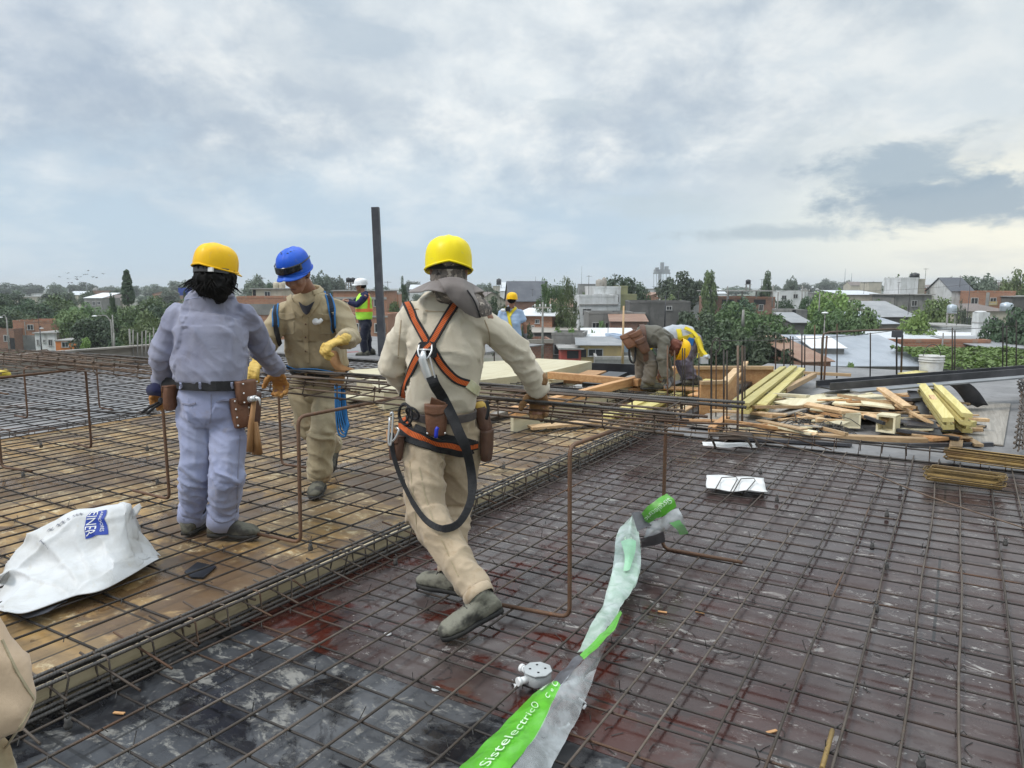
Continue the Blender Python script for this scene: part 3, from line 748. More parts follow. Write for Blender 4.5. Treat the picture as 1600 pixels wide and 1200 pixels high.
house('olive tower stub joined to the white stepped house', 968, 981, 449, 124, W_OLIVE, 5, 4, 'parapet', W_OLIVE)
house('long dark stained concrete house with a small air conditioner', 985, 1078, 474, 104, W_DGREY, 10, -5, 'parapet', W_DGREY, wins=((1042, 479, 1049, 484),), doors=((998, 490, 1005, 500),), slab=((986, 488, 1008, 490, M_CONC, .9),))
house('grey walled yard house below the white stepped house', 920, 990, 491, 100, W_GREY, 7, 0, 'parapet', W_GREY, doors=((968, 505, 976, 515),))
house('dark brick lean-to with rusty roof in the middle of the roofs', 955, 1010, 503, 93, W_BRICKD, 7, -6, 'shed', R_RUST, pitch=.1)
house('wide low house with white painted sheet roof', 915, 992, 528, 82, W_BRICKD, 9, -4, 'shed', R_WHITE, pitch=.06, over=.4)
house('shack with grey tin roof and ochre wall', 907, 972, 540, 74, W_YEL, 6, -4, 'shed', R_TIN, pitch=.07, wins=((920, 546, 941, 556),), over=.5)
house('little kiosk with red piers and dark green shutter', 877, 908, 546, 74, W_RED, 4, 0, 'flat', M_CONC, doors=((886, 548, 904, 560), (908, 546, 916, 558)), over=.3)
house('narrow pale blue house end beside the ochre shack', 968, 985, 529, 78, W_BLUE, 5, 10, 'parapet', W_BLUE)
house('stained grey boundary house between brick pile and kiosk', 862, 912, 524, 80, W_GREY, 5, -10, 'parapet', W_GREY)
house('dark brick ruin below the man in the blue tee', 818, 864, 536, 78, W_BRICKD, 6, 4, 'parapet', W_BRICKD, slab=((818, 530, 864, 536, M_OLDWOOD, .4),))
house('dark plank roofed shed in front of the willowy tree', 835, 905, 520, 86, W_DGREY, 6, 3, 'shed', M_OLDWOOD, pitch=.05)
house('concrete yard house under the bending men', 930, 1000, 562, 70, W_GREY, 5, -4, 'parapet', M_CONC)
# right of centre
house('two storey open building with thin roof slab on posts', 1112, 1210, 466, 150, W_BRICKD, 12, -3, 'parapet', W_BRICK, doors=((1128, 468, 1146, 476), (1152, 468, 1168, 476), (1178, 468, 1196, 476)))
house('white sheet roofed workshop left of the open building', 1052, 1112, 468, 170, W_WHITE, 12, 6, 'shed', R_PALE, pitch=.05)
house('orange brick gable house far behind the concrete house', 1015, 1046, 462, 190, W_BRICK, 9, 10, 'gable', R_RUST, pitch=.15)
house('white far house left of the big round tree', 1000, 1024, 452, 260, W_WHITE, 10, 0, 'flat', M_CONC)
house('white house group with windows right of the open building', 1219, 1262, 456, 190, W_WHITE, 9, 0, 'parapet', W_WHITE, wins=((1222, 462, 1228, 468), (1240, 460, 1246, 466)))
house('slim grey house with white front between two trees', 1236, 1262, 487, 105, W_GREY, 6, 6, 'parapet', W_GREY, doors=((1238, 484, 1243, 492),))
house('grey lane house low between two trees', 1238, 1266, 505, 92, W_DGREY, 6, 0, 'shed', R_TIN)
house('pale house gable with long sloping parapet', 1318, 1380, 461, 140, W_CREAM, 10, 0, 'shed', R_PALE, pitch=.08)
house('tall white roof block carrying a black tank', 1407, 1436, 436, 135, W_WHITE, 5, 6, 'parapet', W_WHITE)
house('stained grey house below the white roof block', 1398, 1456, 461, 130, W_GREY, 8, 0, 'flat', M_CONC, wins=((1425, 470, 1432, 478),), over=.4)
house('cream stair block beside the white roof block', 1436, 1446, 438, 138, W_CREAM, 4, 6, 'parapet', W_CREAM)
house('row of far brick houses on the right skyline', 1455, 1500, 450, 240, W_BRICKD, 10, 0, 'shed', R_TILE, pitch=.1)
house('white house with dark pitched roof beside the red brick block', 1487, 1520, 455, 132, W_WHITE, 8, 0, 'ridge', R_DARK, pitch=.3, wins=((1500, 462, 1505, 468),))
house('large red brick block with pier on the right', 1518, 1584, 457, 128, W_BRICK, 9, -8, 'parapet', W_BRICK, slab=((1541, 457, 1544, 482, M_CONC, .1), (1545, 471, 1558, 477, W_YEL, .08)))
house('dark grey low house at the right picture edge', 1582, 1640, 464, 125, W_DGREY, 8, 0, 'flat', M_CONC)
house('brown tile roofed houses below the red brick block', 1500, 1575, 487, 110, W_CREAM, 8, 0, 'shed', R_TILE, pitch=.12)
house('low house with grey tin gable roof in the right middle', 1372, 1432, 496, 100, W_DGREY, 9, 0, 'shed', R_TIN, pitch=.22)
house('shed with pale blue corrugated roof and weathered board walls', 1360, 1405, 507, 90, M_OLDWOOD, 8, 8, 'shed', R_ZINC, pitch=.16)
house('white flat topped house with stepped parapets below the tanks', 1482, 1526, 511, 86, W_WHITE, 7, 0, 'flat', M_CONC, over=.3)
house('long shed with pale blue and white sheet roof', 1368, 1485, 531, 79, W_GREY, 6, 0, 'shed', R_PALE, pitch=.08)
house('teal roofed lean-to beside the long pale shed', 1343, 1369, 531, 79, W_GREY, 6, 0, 'shed', R_TEAL, pitch=.1)
house('long low wall of bare red brick topped with debris', 1306, 1545, 535, 73, W_BRICK, 1.2, -2, 'parapet', W_BRICK, over=.05)
house('white roofed house at the right with rubble on its edge', 1485, 1585, 529, 80, W_WHITE, 7, -8, 'shed', R_WHITE, pitch=.05)
house('big warehouse with wide pale blue corrugated roof', 1286, 1476, 573, 62, W_GREY, 12, 0, 'shed', R_ZINC, pitch=.155, name='warehouse', cat='warehouse', over=.3)
house('rusty low shed with patched white roof left of the warehouse', 1255, 1300, 566, 60, W_BRICKD, 8, 10, 'shed', R_RUST, pitch=.2)
house('small white shed roof between leaves and starter bars', 1272, 1318, 545, 66, W_GREY, 5, -6, 'shed', R_WHITE, pitch=.15)
house('low sheet roofed outbuilding at the right picture edge', 1540, 1640, 545, 70, W_GREY, 8, 4, 'shed', R_TIN, pitch=.08)
for i, (a, c, y, D, w, rf, rm, lab) in enumerate(((50, 75, 459, 420, W_WHITE, 'flat', M_CONC, 'tiny white block on the far left skyline'), (100, 125, 461, 400, W_CREAM, 'shed', R_PALE, 'far shed roof left of the cypress'),
        (640, 668, 452, 330, W_WHITE, 'ridge', R_PALE, 'far white hall just left of the camouflage hood'), (770, 800, 447, 500, W_CREAM, 'flat', M_CONC, 'far beige flat block beside the water tower'),
        (905, 930, 444, 420, W_GREY, 'flat', M_CONC, 'grey slab block far behind the willowy tree'), (1330, 1350, 446, 420, W_CREAM, 'ridge', R_TILE, 'tiny hilltop house right of centre'), (1358, 1378, 441, 380, W_CREAM, 'flat', M_CONC, 'pale square block on the right skyline before the white roof block'),
        (1100, 1135, 459, 300, W_WHITE, 'shed', R_PALE, 'far pale hall behind the open building'), (1270, 1300, 458, 330, W_GREY, 'flat', M_CONC, 'far grey house right of the white group'), (1560, 1600, 448, 330, W_BRICKD, 'ridge', R_TILE, 'far tiled house at the right edge'))):
    house(lab, a, c, y, D, w, 10, 0, rf, rm, pitch=.2)
# thin roof slab on posts over the open building
sl0 = thing('roof_canopy', 'thin grey roof slab on slim posts above the open building', 'roof', P(1160, 466, 150))
b = MB()
cc = P(1160, 454.5, 150); Mx = Matrix((RGT, FWD, UP)).transposed()
b.box(cc + FWD * 5, (13.0, 12.0, .22), Mx); b.build('roof', M_CONC, sl0)
for px in (1117, 1138, 1160, 1182, 1205):
    b = MB(); q = P(px, 454.5, 150); b.box(Vector((q.x, q.y, (q.z + P(px, 467, 150).z) / 2)), (.28, .28, (q.z - P(px, 467, 150).z)), Mx); b.build('post', M_CONC, sl0)

# ---- tanks, towers and poles
def lathe(bb, c, prof, n=16):
    bb.loft([[Vector(c) + Vector((r * math.cos(2 * math.pi * j / n), r * math.sin(2 * math.pi * j / n), z)) for j in range(n)] for r, z in prof])
def tank(label, px, py0, py1, D, r, mat, stand=None, name='water_tank', group=None):
    top, bot = P(px, py0, D), P(px, py1, D)
    root = thing(name, label, 'water tank', (bot.x, bot.y, bot.z if stand is None else stand), group)
    h = top.z - bot.z; bb = MB()
    lathe(bb, bot, ((r * .96, 0), (r, h * .06), (r, h * .45), (r * 1.03, h * .5), (r, h * .55), (r, h * .78), (r * .75, h * .9), (r * .3, h * .95), (r * .3, h)))
    bb.build('tank', mat, root)
    if stand is not None:
        for sx, sy in ((-1, -1), (1, -1), (-1, 1), (1, 1)):
            bb = MB(); bb.box((bot.x + sx * r * .7, bot.y + sy * r * .7, (bot.z + stand) / 2), (.12, .12, bot.z - stand)); bb.build('leg', M_CPOLE, root)
        bb = MB(); bb.box((bot.x, bot.y, bot.z - .06), (r * 2.2, r * 2.2, .1)); bb.build('platform', M_CONC, root)
zt = P(548, 455, 112).z
tank('black twin water tank on a platform, left one of the pair', 544.5, 433.5, 441, 113, .37, M_TANKBLK, zt)
tank('black twin water tank on a platform, right one beside the white helmet', 551.5, 433.5, 441, 113, .37, M_TANKBLK, zt)
tank('cream water tank on the beige house, nearest the blue helmet', 441, 439, 451.5, 119, .5, M_TANKCRM)
tank('cream water tank on the beige house, the left one', 432, 440, 451.5, 119, .5, M_TANKCRM)
tank('cream water tank on the beige house, squat middle one', 436.5, 441, 451.5, 121, .4, M_TANKCRM)
tank('small grey water tower on the centre skyline', 779.5, 435, 445, 300, 1.0, M_TANKBLK, P(779, 458, 300).z, 'water_tower')
tank('dark roof tank on posts above the open building', 1169, 436.5, 444, 150, .5, M_TANKBLK, P(1169, 455, 150).z)
tank('galvanised round tank on a tall stand at the right', 1487, 475, 489, 92, .55, M_TANKZNC, P(1487, 522, 92).z)
tank('pale blue tank on the low house by the dark tree', 1572, 472, 486, 104, .8, M_TANKZNC)
tank('brown tank on the roof of the white stepped house, left', 936, 436, 449, 122, .55, M_OLDWOOD)
tank('brown tank on the roof of the white stepped house, right', 944, 433, 449, 123, .4, M_OLDWOOD)
tank('black tank topping the tall white roof block', 1429, 426, 436, 138, .8, M_TANKBLK)
wt = thing('roof_tower', 'white square tank tower standing on white roofs at the right', 'tower', P(1532, 524, 82))
b = MB(); q0, q1 = P(1532, 524, 82), P(1532, 488, 82); b.box((q0 + q1) / 2 - UP * .3, (1.2, 1.2, q1.z - q0.z + .6), Mx); b.build('shaft', W_WHITE, wt)
b = MB(); b.box(P(1532, 504, 82), (1.3, 1.3, .1), Mx); b.build('band', M_CONC, wt)
b = MB(); lathe(b, q1, ((.6, 0), (.6, .05), (.5, .13), (.2, .17)), 12); b.build('cap', W_WHITE, wt)
b = MB(); b.box(P(1543.5, 521, 80.8), (.3, .3, .55), Mx); b.build('meter_box', M_LAMP, wt)
b = MB(); lathe(b, P(150, 455, 424), ((1.8, 0), (1.8, .6), (1.3, 1.5), (.5, 2.1), (.1, 2.3)), 10); tag(b.build('dome_cap', W_GREY), 'small dome cap on the far brown brick block', 'dome')
b = MB(); b.box(P(289, 453.5, 200), (3.4, .6, 1.3), Mx); b.box(P(289, 459, 200), (2.8, .3, .9), Mx); tag(b.build('roof_hoarding', M_BLUEP), 'cobalt blue box hoarding above the trees beside the lavender shirt', 'hoarding')

# grain plant on the skyline
gp = thing('grain_plant', 'hazy grey grain elevator with legs and bins on the skyline', 'silo', Vector((P(1034, 446, 900).x, P(1034, 446, 900).y, GZ)))
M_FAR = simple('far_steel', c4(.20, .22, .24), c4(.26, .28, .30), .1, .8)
for x0, x1, y0, y1, nm in ((1022, 1046, 421, 427, 'bin'), (1032, 1037, 410, 424, 'head_house'), (1039, 1044, 416, 424, 'head_house'), (1024, 1029, 418, 424, 'bin'), (1021, 1047, 426, 428, 'deck'), (1029, 1033, 424, 446, 'elevator_leg')):
    a, c = P(x0, y1, 900), P(x1, y0, 900); b = MB(); b.box((a + c) / 2, ((c - a).dot(RGT), 6, c.z - a.z), Mx); b.build(nm, M_FAR, gp)
for x in (1021.5, 1026, 1036, 1041, 1046.5):
    a, c = P(x, 470, 900), P(x, 427, 900); b = MB(); b.bar(a, c, .5, .5, FWD); b.build('leg', M_FAR, gp)

def pole(label, px, y0, y1, D, r=.11, arm=None, lamp=False, cross=False, mat=None, group=None, name='utility_pole'):
    top = P(px, y0, D); bot = P(px, y1, D) if y1 else Vector((top.x, top.y, GZ)); bot = Vector((top.x, top.y, bot.z))
    root = thing(name, label, 'pole' if not lamp else 'street lamp', bot, group)
    b = MB(); b.tube([bot, bot.lerp(top, .5), top], [r, r * .85, r * .65], 8); b.build('shaft', mat or M_CPOLE, root)
    if arm:
        e = P(arm[0], arm[1], D); b = MB(); b.tube(spl([top - UP * .3, top.lerp(e, .3) + UP * .25, e], 8), .05, 6); b.build('arm', mat or M_CPOLE, root)
        if lamp:
            b = MB(); b.ball(e, (.27, .15, .08), Matrix((RGT, FWD, UP)).transposed()); b.build('lamp_head', M_LAMP, root)
    if cross:
        b = MB(); b.box(top - UP * .5, (1.6, .12, .12), Mx); b.build('crossarm', M_OLDWOOD, root)
        for s in (-.7, -.25, .25, .7):
            b = MB(); b.tube([top + RGT * s - UP * .44, top + RGT * s - UP * .2], .06, 6); b.build('insulator', M_LAMP, root)
    return top
pt = []
pole('street lamp with long curved arm over the trees left of the lavender man', 173, 499, 560, 70, .08, (148, 494), True, name='street_lamp')
pole('slim pole beside the long armed street lamp', 175.5, 492, 560, 76, .09)
pole('leaning pale pole among the trees left of the lavender man', 202, 514, 560, 60, .10)
pole('street lamp at the far left over the brick house', 10, 496, 560, 82, .1, (1, 496), True, name='street_lamp')
pole('dark post in front of the orange house', 62, 512, 550, 100, .09, (65, 513), True, mat=M_POLE, name='street_lamp')
pole('concrete pole right of the willowy tree', 848, 472, 565, 66, .12, cross=True)
pole('concrete pole in front of the concrete house beside the bending man', 974.5, 478, 572, 52, .10, mat=M_PINE)
pole('tall dark pole at the left end of the concrete house', 1040, 462, 510, 96, .09, mat=M_POLE)
pole('pale pole left of the open building', 1137, 447, 480, 130, .13)
pole('pale pole right of the open building', 1208, 445, 480, 130, .12)
pole('concrete stump pole standing among the central trees', 1161.5, 484, 510, 70, .16)
pole('pale pole at the right end of the central trees', 1216, 456, 500, 110, .12)
pole('concrete pole above the slim grey house', 1254, 446, 500, 120, .14)
pole('second concrete pole behind the slim grey house', 1258.5, 450, 500, 128, .12, cross=True)
pole('street lamp reaching over the right hand trees', 1281, 458, 500, 95, .10, (1277, 452), True, name='street_lamp')
pole('street lamp with bowl head between the starter bars', 1289, 493, 575, 55, .055, (1289, 489), True, name='street_lamp')
pole('thin mast left of the red brick block', 1516, 440, 560, 90, .05, mat=M_POLE)
pole('slim pole standing by the round tank', 1480, 490, 525, 88, .09)
pole('pole with black box before the pale sheds', 1474, 520, 560, 70, .09)
pole('hazy radio mast on the left skyline', 135, 441, 470, 420, .2, mat=M_FAR)
pole('thin far mast at the centre skyline', 837, 432, 450, 420, .16, mat=M_FAR)
pole('thin far mast above the big willowy tree', 909, 416, 450, 520, .16, mat=M_FAR)
pole('far twin mast on the right skyline, left one', 1321, 420, 445, 700, .25, mat=M_FAR)
pole('far twin mast on the right skyline, right one', 1331, 427, 445, 700, .25, mat=M_FAR)
def wire(label, pts, r, sag=.02, group='overhead wires'):
    a, c = pts; L = (c - a).length; ps = [a.lerp(c, i / 20) - UP * (4 * sag * L * (i / 20) * (1 - i / 20)) for i in range(21)]
    b = MB(); b.tube(ps, r, 4, cap=False); return tag(b.build('overhead_wire', M_WIRE), label, 'wire', group)
wire('overhead wire from the concrete pole to the wooden crossarm pole', (P(848, 474, 66), P(1040, 464, 96)), .012)
wire('overhead wire hanging above the central trees', (P(1040, 464, 96), P(1254, 449, 120)), .014)
wire('overhead wire crossing the right hand trees', (P(1254, 449, 120), P(1516, 444, 90)), .014)
wire('overhead wire near the left street lamps', (P(173, 500, 70), P(10, 498, 82)), .012)
wire('slack site wire from the starter bars to the right edge', (P(1112, 532, 11), P(1400, 516, 15)), .006, .01)
wire('slack site wire continuing past the right edge', (P(1400, 516, 15), P(1640, 505, 15)), .006, .012)

am = None
for px, py, D in ((60, 497, 122), (100, 514, 118), (410, 446, 118), (560, 447, 112), (606, 452, 120), (762, 462, 160), (832, 462, 140), (920, 443, 118), (960, 440, 118), (1010, 466, 104), (1060, 468, 104), (1022, 455, 185), (1190, 446, 150), (1230, 448, 190), (1350, 452, 140), (1404, 452, 130), (1446, 430, 138), (1500, 442, 132), (1560, 449, 128), (1495, 502, 86), (1545, 520, 80), (950, 520, 82), (845, 482, 92), (1420, 474, 100)):
    if am is None:
        b = MB(); b.tube([(0, 0, -2.2), (0, 0, 1.3)], .035, 5); b.tube([(-.55, 0, 1.15), (.6, 0, 1.15)], .025, 4)
        for k in range(6): b.tube([(-.5 + .2 * k, -.34 + .03 * k, 1.15), (-.5 + .2 * k, .34 - .03 * k, 1.15)], .018, 4)
        am = b.mesh('tv_aerial'); am.materials.append(M_WIRE)
    o = bpy.data.objects.new('tv_aerial', am); COL.objects.link(o); o.location = P(px, py, D + 1); o.rotation_euler = (0, 0, random.uniform(0, 6)); tag(o, 'thin television aerial on a roof in the town', 'aerial', 'television aerials on the roofs')
# birds far over the town
M_BIRD = simple('bird_black', c4(.02, .02, .022), c4(.03, .03, .03), 3, .9)
bm0 = None
for i, (px, py) in enumerate(((95, 433), (105, 427), (108, 436), (119, 436), (120, 433), (124, 433), (121, 437), (131, 429), (134, 429), (138, 423), (112, 442), (107, 442), (145, 433), (151, 434), (162, 428))):
    if bm0 is None:
        b = MB(); b.loft([[Vector((math.cos(a) * r * .5, x, math.sin(a) * r)) for a in [k * 1.0472 for k in range(6)]] for x, r in ((-.28, .01), (-.15, .06), (0, .08), (.14, .055), (.22, .05), (.28, .01))])
        for s in (-1, 1):
            b.poly([(0, -.07, .03), (s * .3, -.12, .16), (s * .62, .0, .08), (s * .3, .06, .16), (0, .1, .03)])
            b.poly([(0, -.07, .02), (0, .1, .02), (s * .3, .06, .145), (s * .62, .0, .075), (s * .3, -.12, .145)])
        bm0 = b.mesh('bird'); bm0.materials.append(M_BIRD)
    o = bpy.data.objects.new('bird', bm0); COL.objects.link(o); o.location = P(px, py, 240 + 10 * (i % 4)); o.rotation_euler = (0, 0, random.uniform(0, 6)); o.scale = (1.4,) * 3
    tag(o, 'tiny dark bird in the scattered flock over the left skyline', 'bird', 'flock of birds')

# ---------------------------------------------------------------- trees
def leaf_mat(name, a, b_, c_, far=0.0):
    t = NT(name); v = t.coord('Object')
    n = t.noise(v, 3.0, 5, .6); n2 = t.noise(v, 30, 2)
    c = t.mix(t.ss(n, .38, .62), a, b_); c = t.mix(t.ss(n2, .45, .7, 0, .6), c, c_)
    hv = t.n('ShaderNodeHueSaturation'); t.L.new(c, hv.inputs['Color'])
    t.L.new(t.ss(t.rnd(), 0, 1, .72, 1.3), hv.inputs['Value']); t.L.new(t.ss(t.math('FRACT', t.math('MULTIPLY', t.rnd(), 7.3)), 0, 1, .48, .52), hv.inputs['Hue'])
    t.col(hv.outputs[0]); t.rough(.6)
    tr = t.n('ShaderNodeBsdfTranslucent'); t.L.new(hv.outputs[0], tr.inputs[0])
    mx = t.n('ShaderNodeMixShader'); mx.inputs[0].default_value = .25
    t.L.new(t.b.outputs[0], mx.inputs[1]); t.L.new(tr.outputs[0], mx.inputs[2]); t.L.new(mx.outputs[0], t.out.inputs[0]); return t.m
L_MID = leaf_mat('leaf_mid', c4(.075, .12, .040), c4(.115, .17, .060), c4(.16, .22, .08))
L_DARK = leaf_mat('leaf_dark', c4(.042, .075, .036), c4(.066, .105, .048), c4(.09, .135, .06))
L_LITE = leaf_mat('leaf_light', c4(.11, .19, .040), c4(.15, .25, .06), c4(.20, .29, .09))
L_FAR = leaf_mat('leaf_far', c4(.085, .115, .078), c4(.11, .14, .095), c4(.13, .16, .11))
M_BARK = simple('bark', c4(.07, .055, .042), c4(.12, .10, .08), 3, .9)
def crown_mesh(name, kind, seed, nl=38, per=95, leaf=.040):
    rnd = random.Random(seed); b = MB(); lobes = []
    for i in range(nl):
        while True:
            p = Vector((rnd.uniform(-1, 1), rnd.uniform(-1, 1), rnd.uniform(-1, 1)))
            if .25 < p.length < 1: break
        if kind == 'round': c = Vector((p.x * .40, p.y * .40, .60 + p.z * .30)); r = rnd.uniform(.10, .18)
        elif kind == 'broad': c = Vector((p.x * .44, p.y * .44, .62 + p.z * .24 * (1 - .3 * abs(p.x)))); r = rnd.uniform(.09, .17)
        elif kind == 'tall': c = Vector((p.x * .26 * (1.1 - .5 * p.z), p.y * .26, .57 + p.z * .40)); r = rnd.uniform(.07, .13)
        elif kind == 'cypress':
            z = rnd.uniform(.03, .97); w = .125 * (1 - z) ** .5 * min(1, .6 + z * 2); a = rnd.uniform(0, 6.283); c = Vector((w * math.cos(a), w * math.sin(a), z * .96)); r = .05 * (1.1 - .5 * z)
        elif kind == 'willow':
            c = Vector((p.x * .42, p.y * .42, .55 + p.z * .40)); r = rnd.uniform(.05, .11)
        else: c = Vector((p.x * .42, p.y * .42, .40 + p.z * .38)); r = rnd.uniform(.12, .2)
        lobes.append((c, r))
    mid = Vector((0, 0, .5))
    for c, r in lobes:
        n_ = per if kind != 'willow' else int(per * .7)
        for k in range(n_):
            d = Vector((rnd.gauss(0, 1), rnd.gauss(0, 1), rnd.gauss(.25, 1))); d.normalize()
            q = c + d * r * rnd.uniform(.6, 1.08)
            if kind == 'willow': q.z -= abs(rnd.gauss(0, .03))
            nrm = (d + Vector((rnd.gauss(0, .5), rnd.gauss(0, .5), rnd.gauss(.2, .5)))).normalized()
            a = nrm.orthogonal().normalized(); a.rotate(Matrix.Rotation(rnd.uniform(0, 6.28), 3, nrm)); e = nrm.cross(a)
            s = leaf * rnd.uniform(.6, 1.35); s2 = s * (.55 if kind != 'willow' else .3)
            b.poly([q - a * s, q + e * s2, q + a * s, q - e * s2 * .9])
    return b.mesh(name)
def trunk_mesh(kind, seed):
    rnd = random.Random(seed); b = MB(); h = {'cypress': .9, 'bush': .35}.get(kind, .62)
    b.tube([(0, 0, -.06), (.006, .004, h * .4), (.012, -.006, h)], [.032, .024, .010], 7)
    if kind != 'cypress':
        for i in range(6):
            a = rnd.uniform(0, 6.28); z0 = h * rnd.uniform(.35, .8); e = Vector((math.cos(a) * .3, math.sin(a) * .3, z0 + rnd.uniform(.12, .3)))
            b.tube([(0.006, 0, z0), e * .5 + Vector((0, 0, z0 * .55)), e], [.014, .009, .004], 5)
    return b.mesh('trunk')
PROTO = {}
def proto(kind, leafm, seed):
    k = (kind, leafm.name, seed)
    if k not in PROTO:
        c = crown_mesh('crown', kind, seed, {'cypress': 130, 'willow': 70, 'tall': 40, 'bush': 30}.get(kind, 46), {'cypress': 60}.get(kind, 90), {'cypress': .022, 'willow': .032, 'bush': .05}.get(kind, .034)); c.materials.append(leafm)
        t = trunk_mesh(kind, seed); t.materials.append(M_BARK); PROTO[k] = (c, t)
    return PROTO[k]
def tree(label, px, yt, wpx, D, kind='round', leafm=None, seed=1, zb=GZ, group=None, name=None, yb=None, cat=None):
    """crown about wpx wide, its top at yt; yb = picture row of the foot when it does not stand on the plain"""
    c, t = proto(kind, leafm or L_MID, seed)
    top = P(px, yt, D); base = Vector((top.x, top.y, zb if yb is None else P(px, yb, D).z))
    W = wpx * 1.1 / CF * D; H = top.z - base.z
    nat = {'round': .95, 'broad': 1.0, 'tall': .62, 'cypress': .36, 'willow': .95, 'bush': 1.1}[kind]
    root = thing(name or ('cypress_tree' if kind == 'cypress' else 'bush' if kind == 'bush' else 'tree'), label, cat or ('bush' if kind == 'bush' else 'tree'), base, group)
    rz = random.uniform(0, 6.28); sx = W / nat; H2 = H / .98
    # a lower crown that is wider than tall starts nearer the ground
    for nm, me in (('crown', c), ('trunk', t)):
        o = bpy.data.objects.new(nm, me); COL.objects.link(o); o.parent = root
    root.rotation_euler = (0, 0, rz); root.scale = (sx, sx, H2)
    return root
T = tree
T('tall dark cypress on the left skyline', 197, 420, 21, 150, 'cypress', L_DARK, 3, zb=P(197, 476, 150).z)
T('small dark conifer tip on the skyline above the blue hoarding', 288, 443, 9, 200, 'cypress', L_DARK, 3)
T('dark rounded tree at the left picture edge', -4, 457, 42, 150, 'round', L_DARK, 1)
T('broad mid green tree left of the street lamp', 85, 459, 70, 150, 'broad', L_MID, 2)
T('dark leafy tree above the unfinished brick house', 42, 470, 66, 140, 'round', L_DARK, 2)
T('dense dark tree beside the orange house', 146, 490, 66, 98, 'round', L_DARK, 3)
T('mid green tree behind the long armed street lamp', 128, 470, 60, 135, 'broad', L_MID, 3)
T('rounded green tree under the cypress', 190, 471, 66, 120, 'broad', L_MID, 1)
T('lush green tree left of the lavender shoulder', 228, 488, 64, 92, 'round', L_MID, 2)
T('tall green tree on the skyline beside the lavender shoulder', 240, 461, 72, 128, 'broad', L_MID, 4)
T('lower green tree in front of the lavender sleeve', 214, 508, 62, 78, 'round', L_MID, 1)
T('leafy tree hidden behind the lavender man', 285, 470, 60, 120, 'round', L_MID, 3)
T('pale young tree at the end of the orange house', 134, 533, 30, 78, 'tall', L_LITE, 2)
T('tree with a bare top among roofs left of the cypress', 108, 455, 26, 210, 'tall', L_FAR, 1)
T('dead palm stub standing tall by the cypress', 175, 455, 9, 110, 'tall', L_DARK, 5, name='palm_stub')
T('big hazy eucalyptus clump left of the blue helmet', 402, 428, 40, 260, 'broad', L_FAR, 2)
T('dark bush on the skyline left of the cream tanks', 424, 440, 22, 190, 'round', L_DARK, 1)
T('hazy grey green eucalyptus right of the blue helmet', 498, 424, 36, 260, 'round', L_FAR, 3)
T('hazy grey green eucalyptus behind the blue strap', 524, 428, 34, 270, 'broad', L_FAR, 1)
T('dark upright tree left of the harness worker', 630, 436, 14, 150, 'tall', L_DARK, 3)
T('green tree low behind the harness worker shoulder', 615, 470, 26, 110, 'round', L_MID, 1)
T('small skyline tree left of the water tower', 765, 441, 22, 240, 'broad', L_FAR, 2)
T('dark shrubby tree left of the blue tee worker', 772, 466, 36, 100, 'round', L_DARK, 2)
T('tall airy willowy tree in the centre', 862, 430, 56, 96, 'willow', L_MID, 1)
T('second airy tree joined to the willowy one', 888, 436, 44, 92, 'willow', L_MID, 2)
T('leafy bush in front of the willowy tree', 884, 495, 44, 84, 'bush', L_LITE, 1)
T('round leafy bush beside the white house', 940, 493, 26, 92, 'bush', L_MID, 2)
T('bush under the grey yard house', 930, 510, 34, 86, 'bush', L_MID, 3)
T('bushy green tree by the blue tee worker elbow', 822, 502, 26, 80, 'round', L_DARK, 1)
T('large dark tree rising behind the white stepped house', 968, 428, 70, 150, 'broad', L_DARK, 4)
T('dark tree behind the olive wing', 1000, 446, 32, 150, 'round', L_DARK, 2)
T('small green tree left of the white stepped house', 918, 450, 22, 150, 'round', L_MID, 3)
T('great dome shaped dark tree on the skyline', 1068, 422, 72, 170, 'broad', L_DARK, 2)
T('tall narrow tree at the right end of the dome tree', 1108, 421, 24, 150, 'tall', L_MID, 1)
T('big dark tree, left of the central clump', 1088, 478, 74, 88, 'broad', L_DARK, 1)
T('big leafy tree in the middle of the central clump', 1140, 474, 86, 92, 'round', L_MID, 2)
T('leafy tree at the right of the central clump', 1196, 484, 84, 84, 'broad', L_MID, 4)
T('low dark tree at the front of the central clump', 1128, 502, 80, 70, 'round', L_DARK, 3)
T('low dark tree at the front right of the central clump', 1190, 512, 90, 66, 'round', L_DARK, 2)
T('low bush between the bending men and the central clump', 1060, 500, 40, 80, 'bush', L_DARK, 1)
T('dark thicket under the central trees', 1232, 535, 60, 62, 'bush', L_DARK, 2)
T('dark tree beside the white house group', 1226, 468, 34, 125, 'round', L_DARK, 4)
T('dark green tree on the skyline right of the open building', 1200, 430, 24, 160, 'tall', L_DARK, 2)
T('far hazy tree right of the open building', 1236, 432, 22, 320, 'round', L_FAR, 3)
T('bright tree at the left of the right hand trees', 1300, 446, 64, 110, 'broad', L_LITE, 1)
T('mid green tree behind the bowl headed street lamp', 1290, 474, 56, 84, 'round', L_MID, 3)
T('wide bright tree above the teal roof', 1335, 466, 68, 90, 'broad', L_MID, 2)
T('lower leafy tree left of the teal roof', 1322, 492, 70, 76, 'round', L_MID, 1)
T('palm like tree before the pale gable', 1345, 472, 30, 100, 'willow', L_FAR, 3)
T('bright rounded bush tree right of the tin gable', 1436, 487, 62, 84, 'round', L_LITE, 2)
T('dark rounded tree behind the bright bush tree', 1466, 466, 54, 100, 'round', L_MID, 4)
T('slender palm like tree by the round tank', 1506, 466, 24, 104, 'willow', L_FAR, 3)
T('dark tree behind the pale gable', 1396, 432, 34, 150, 'round', L_MID, 1)
T('tree crown left of the tall white roof block', 1420, 424, 34, 170, 'broad', L_MID, 3)
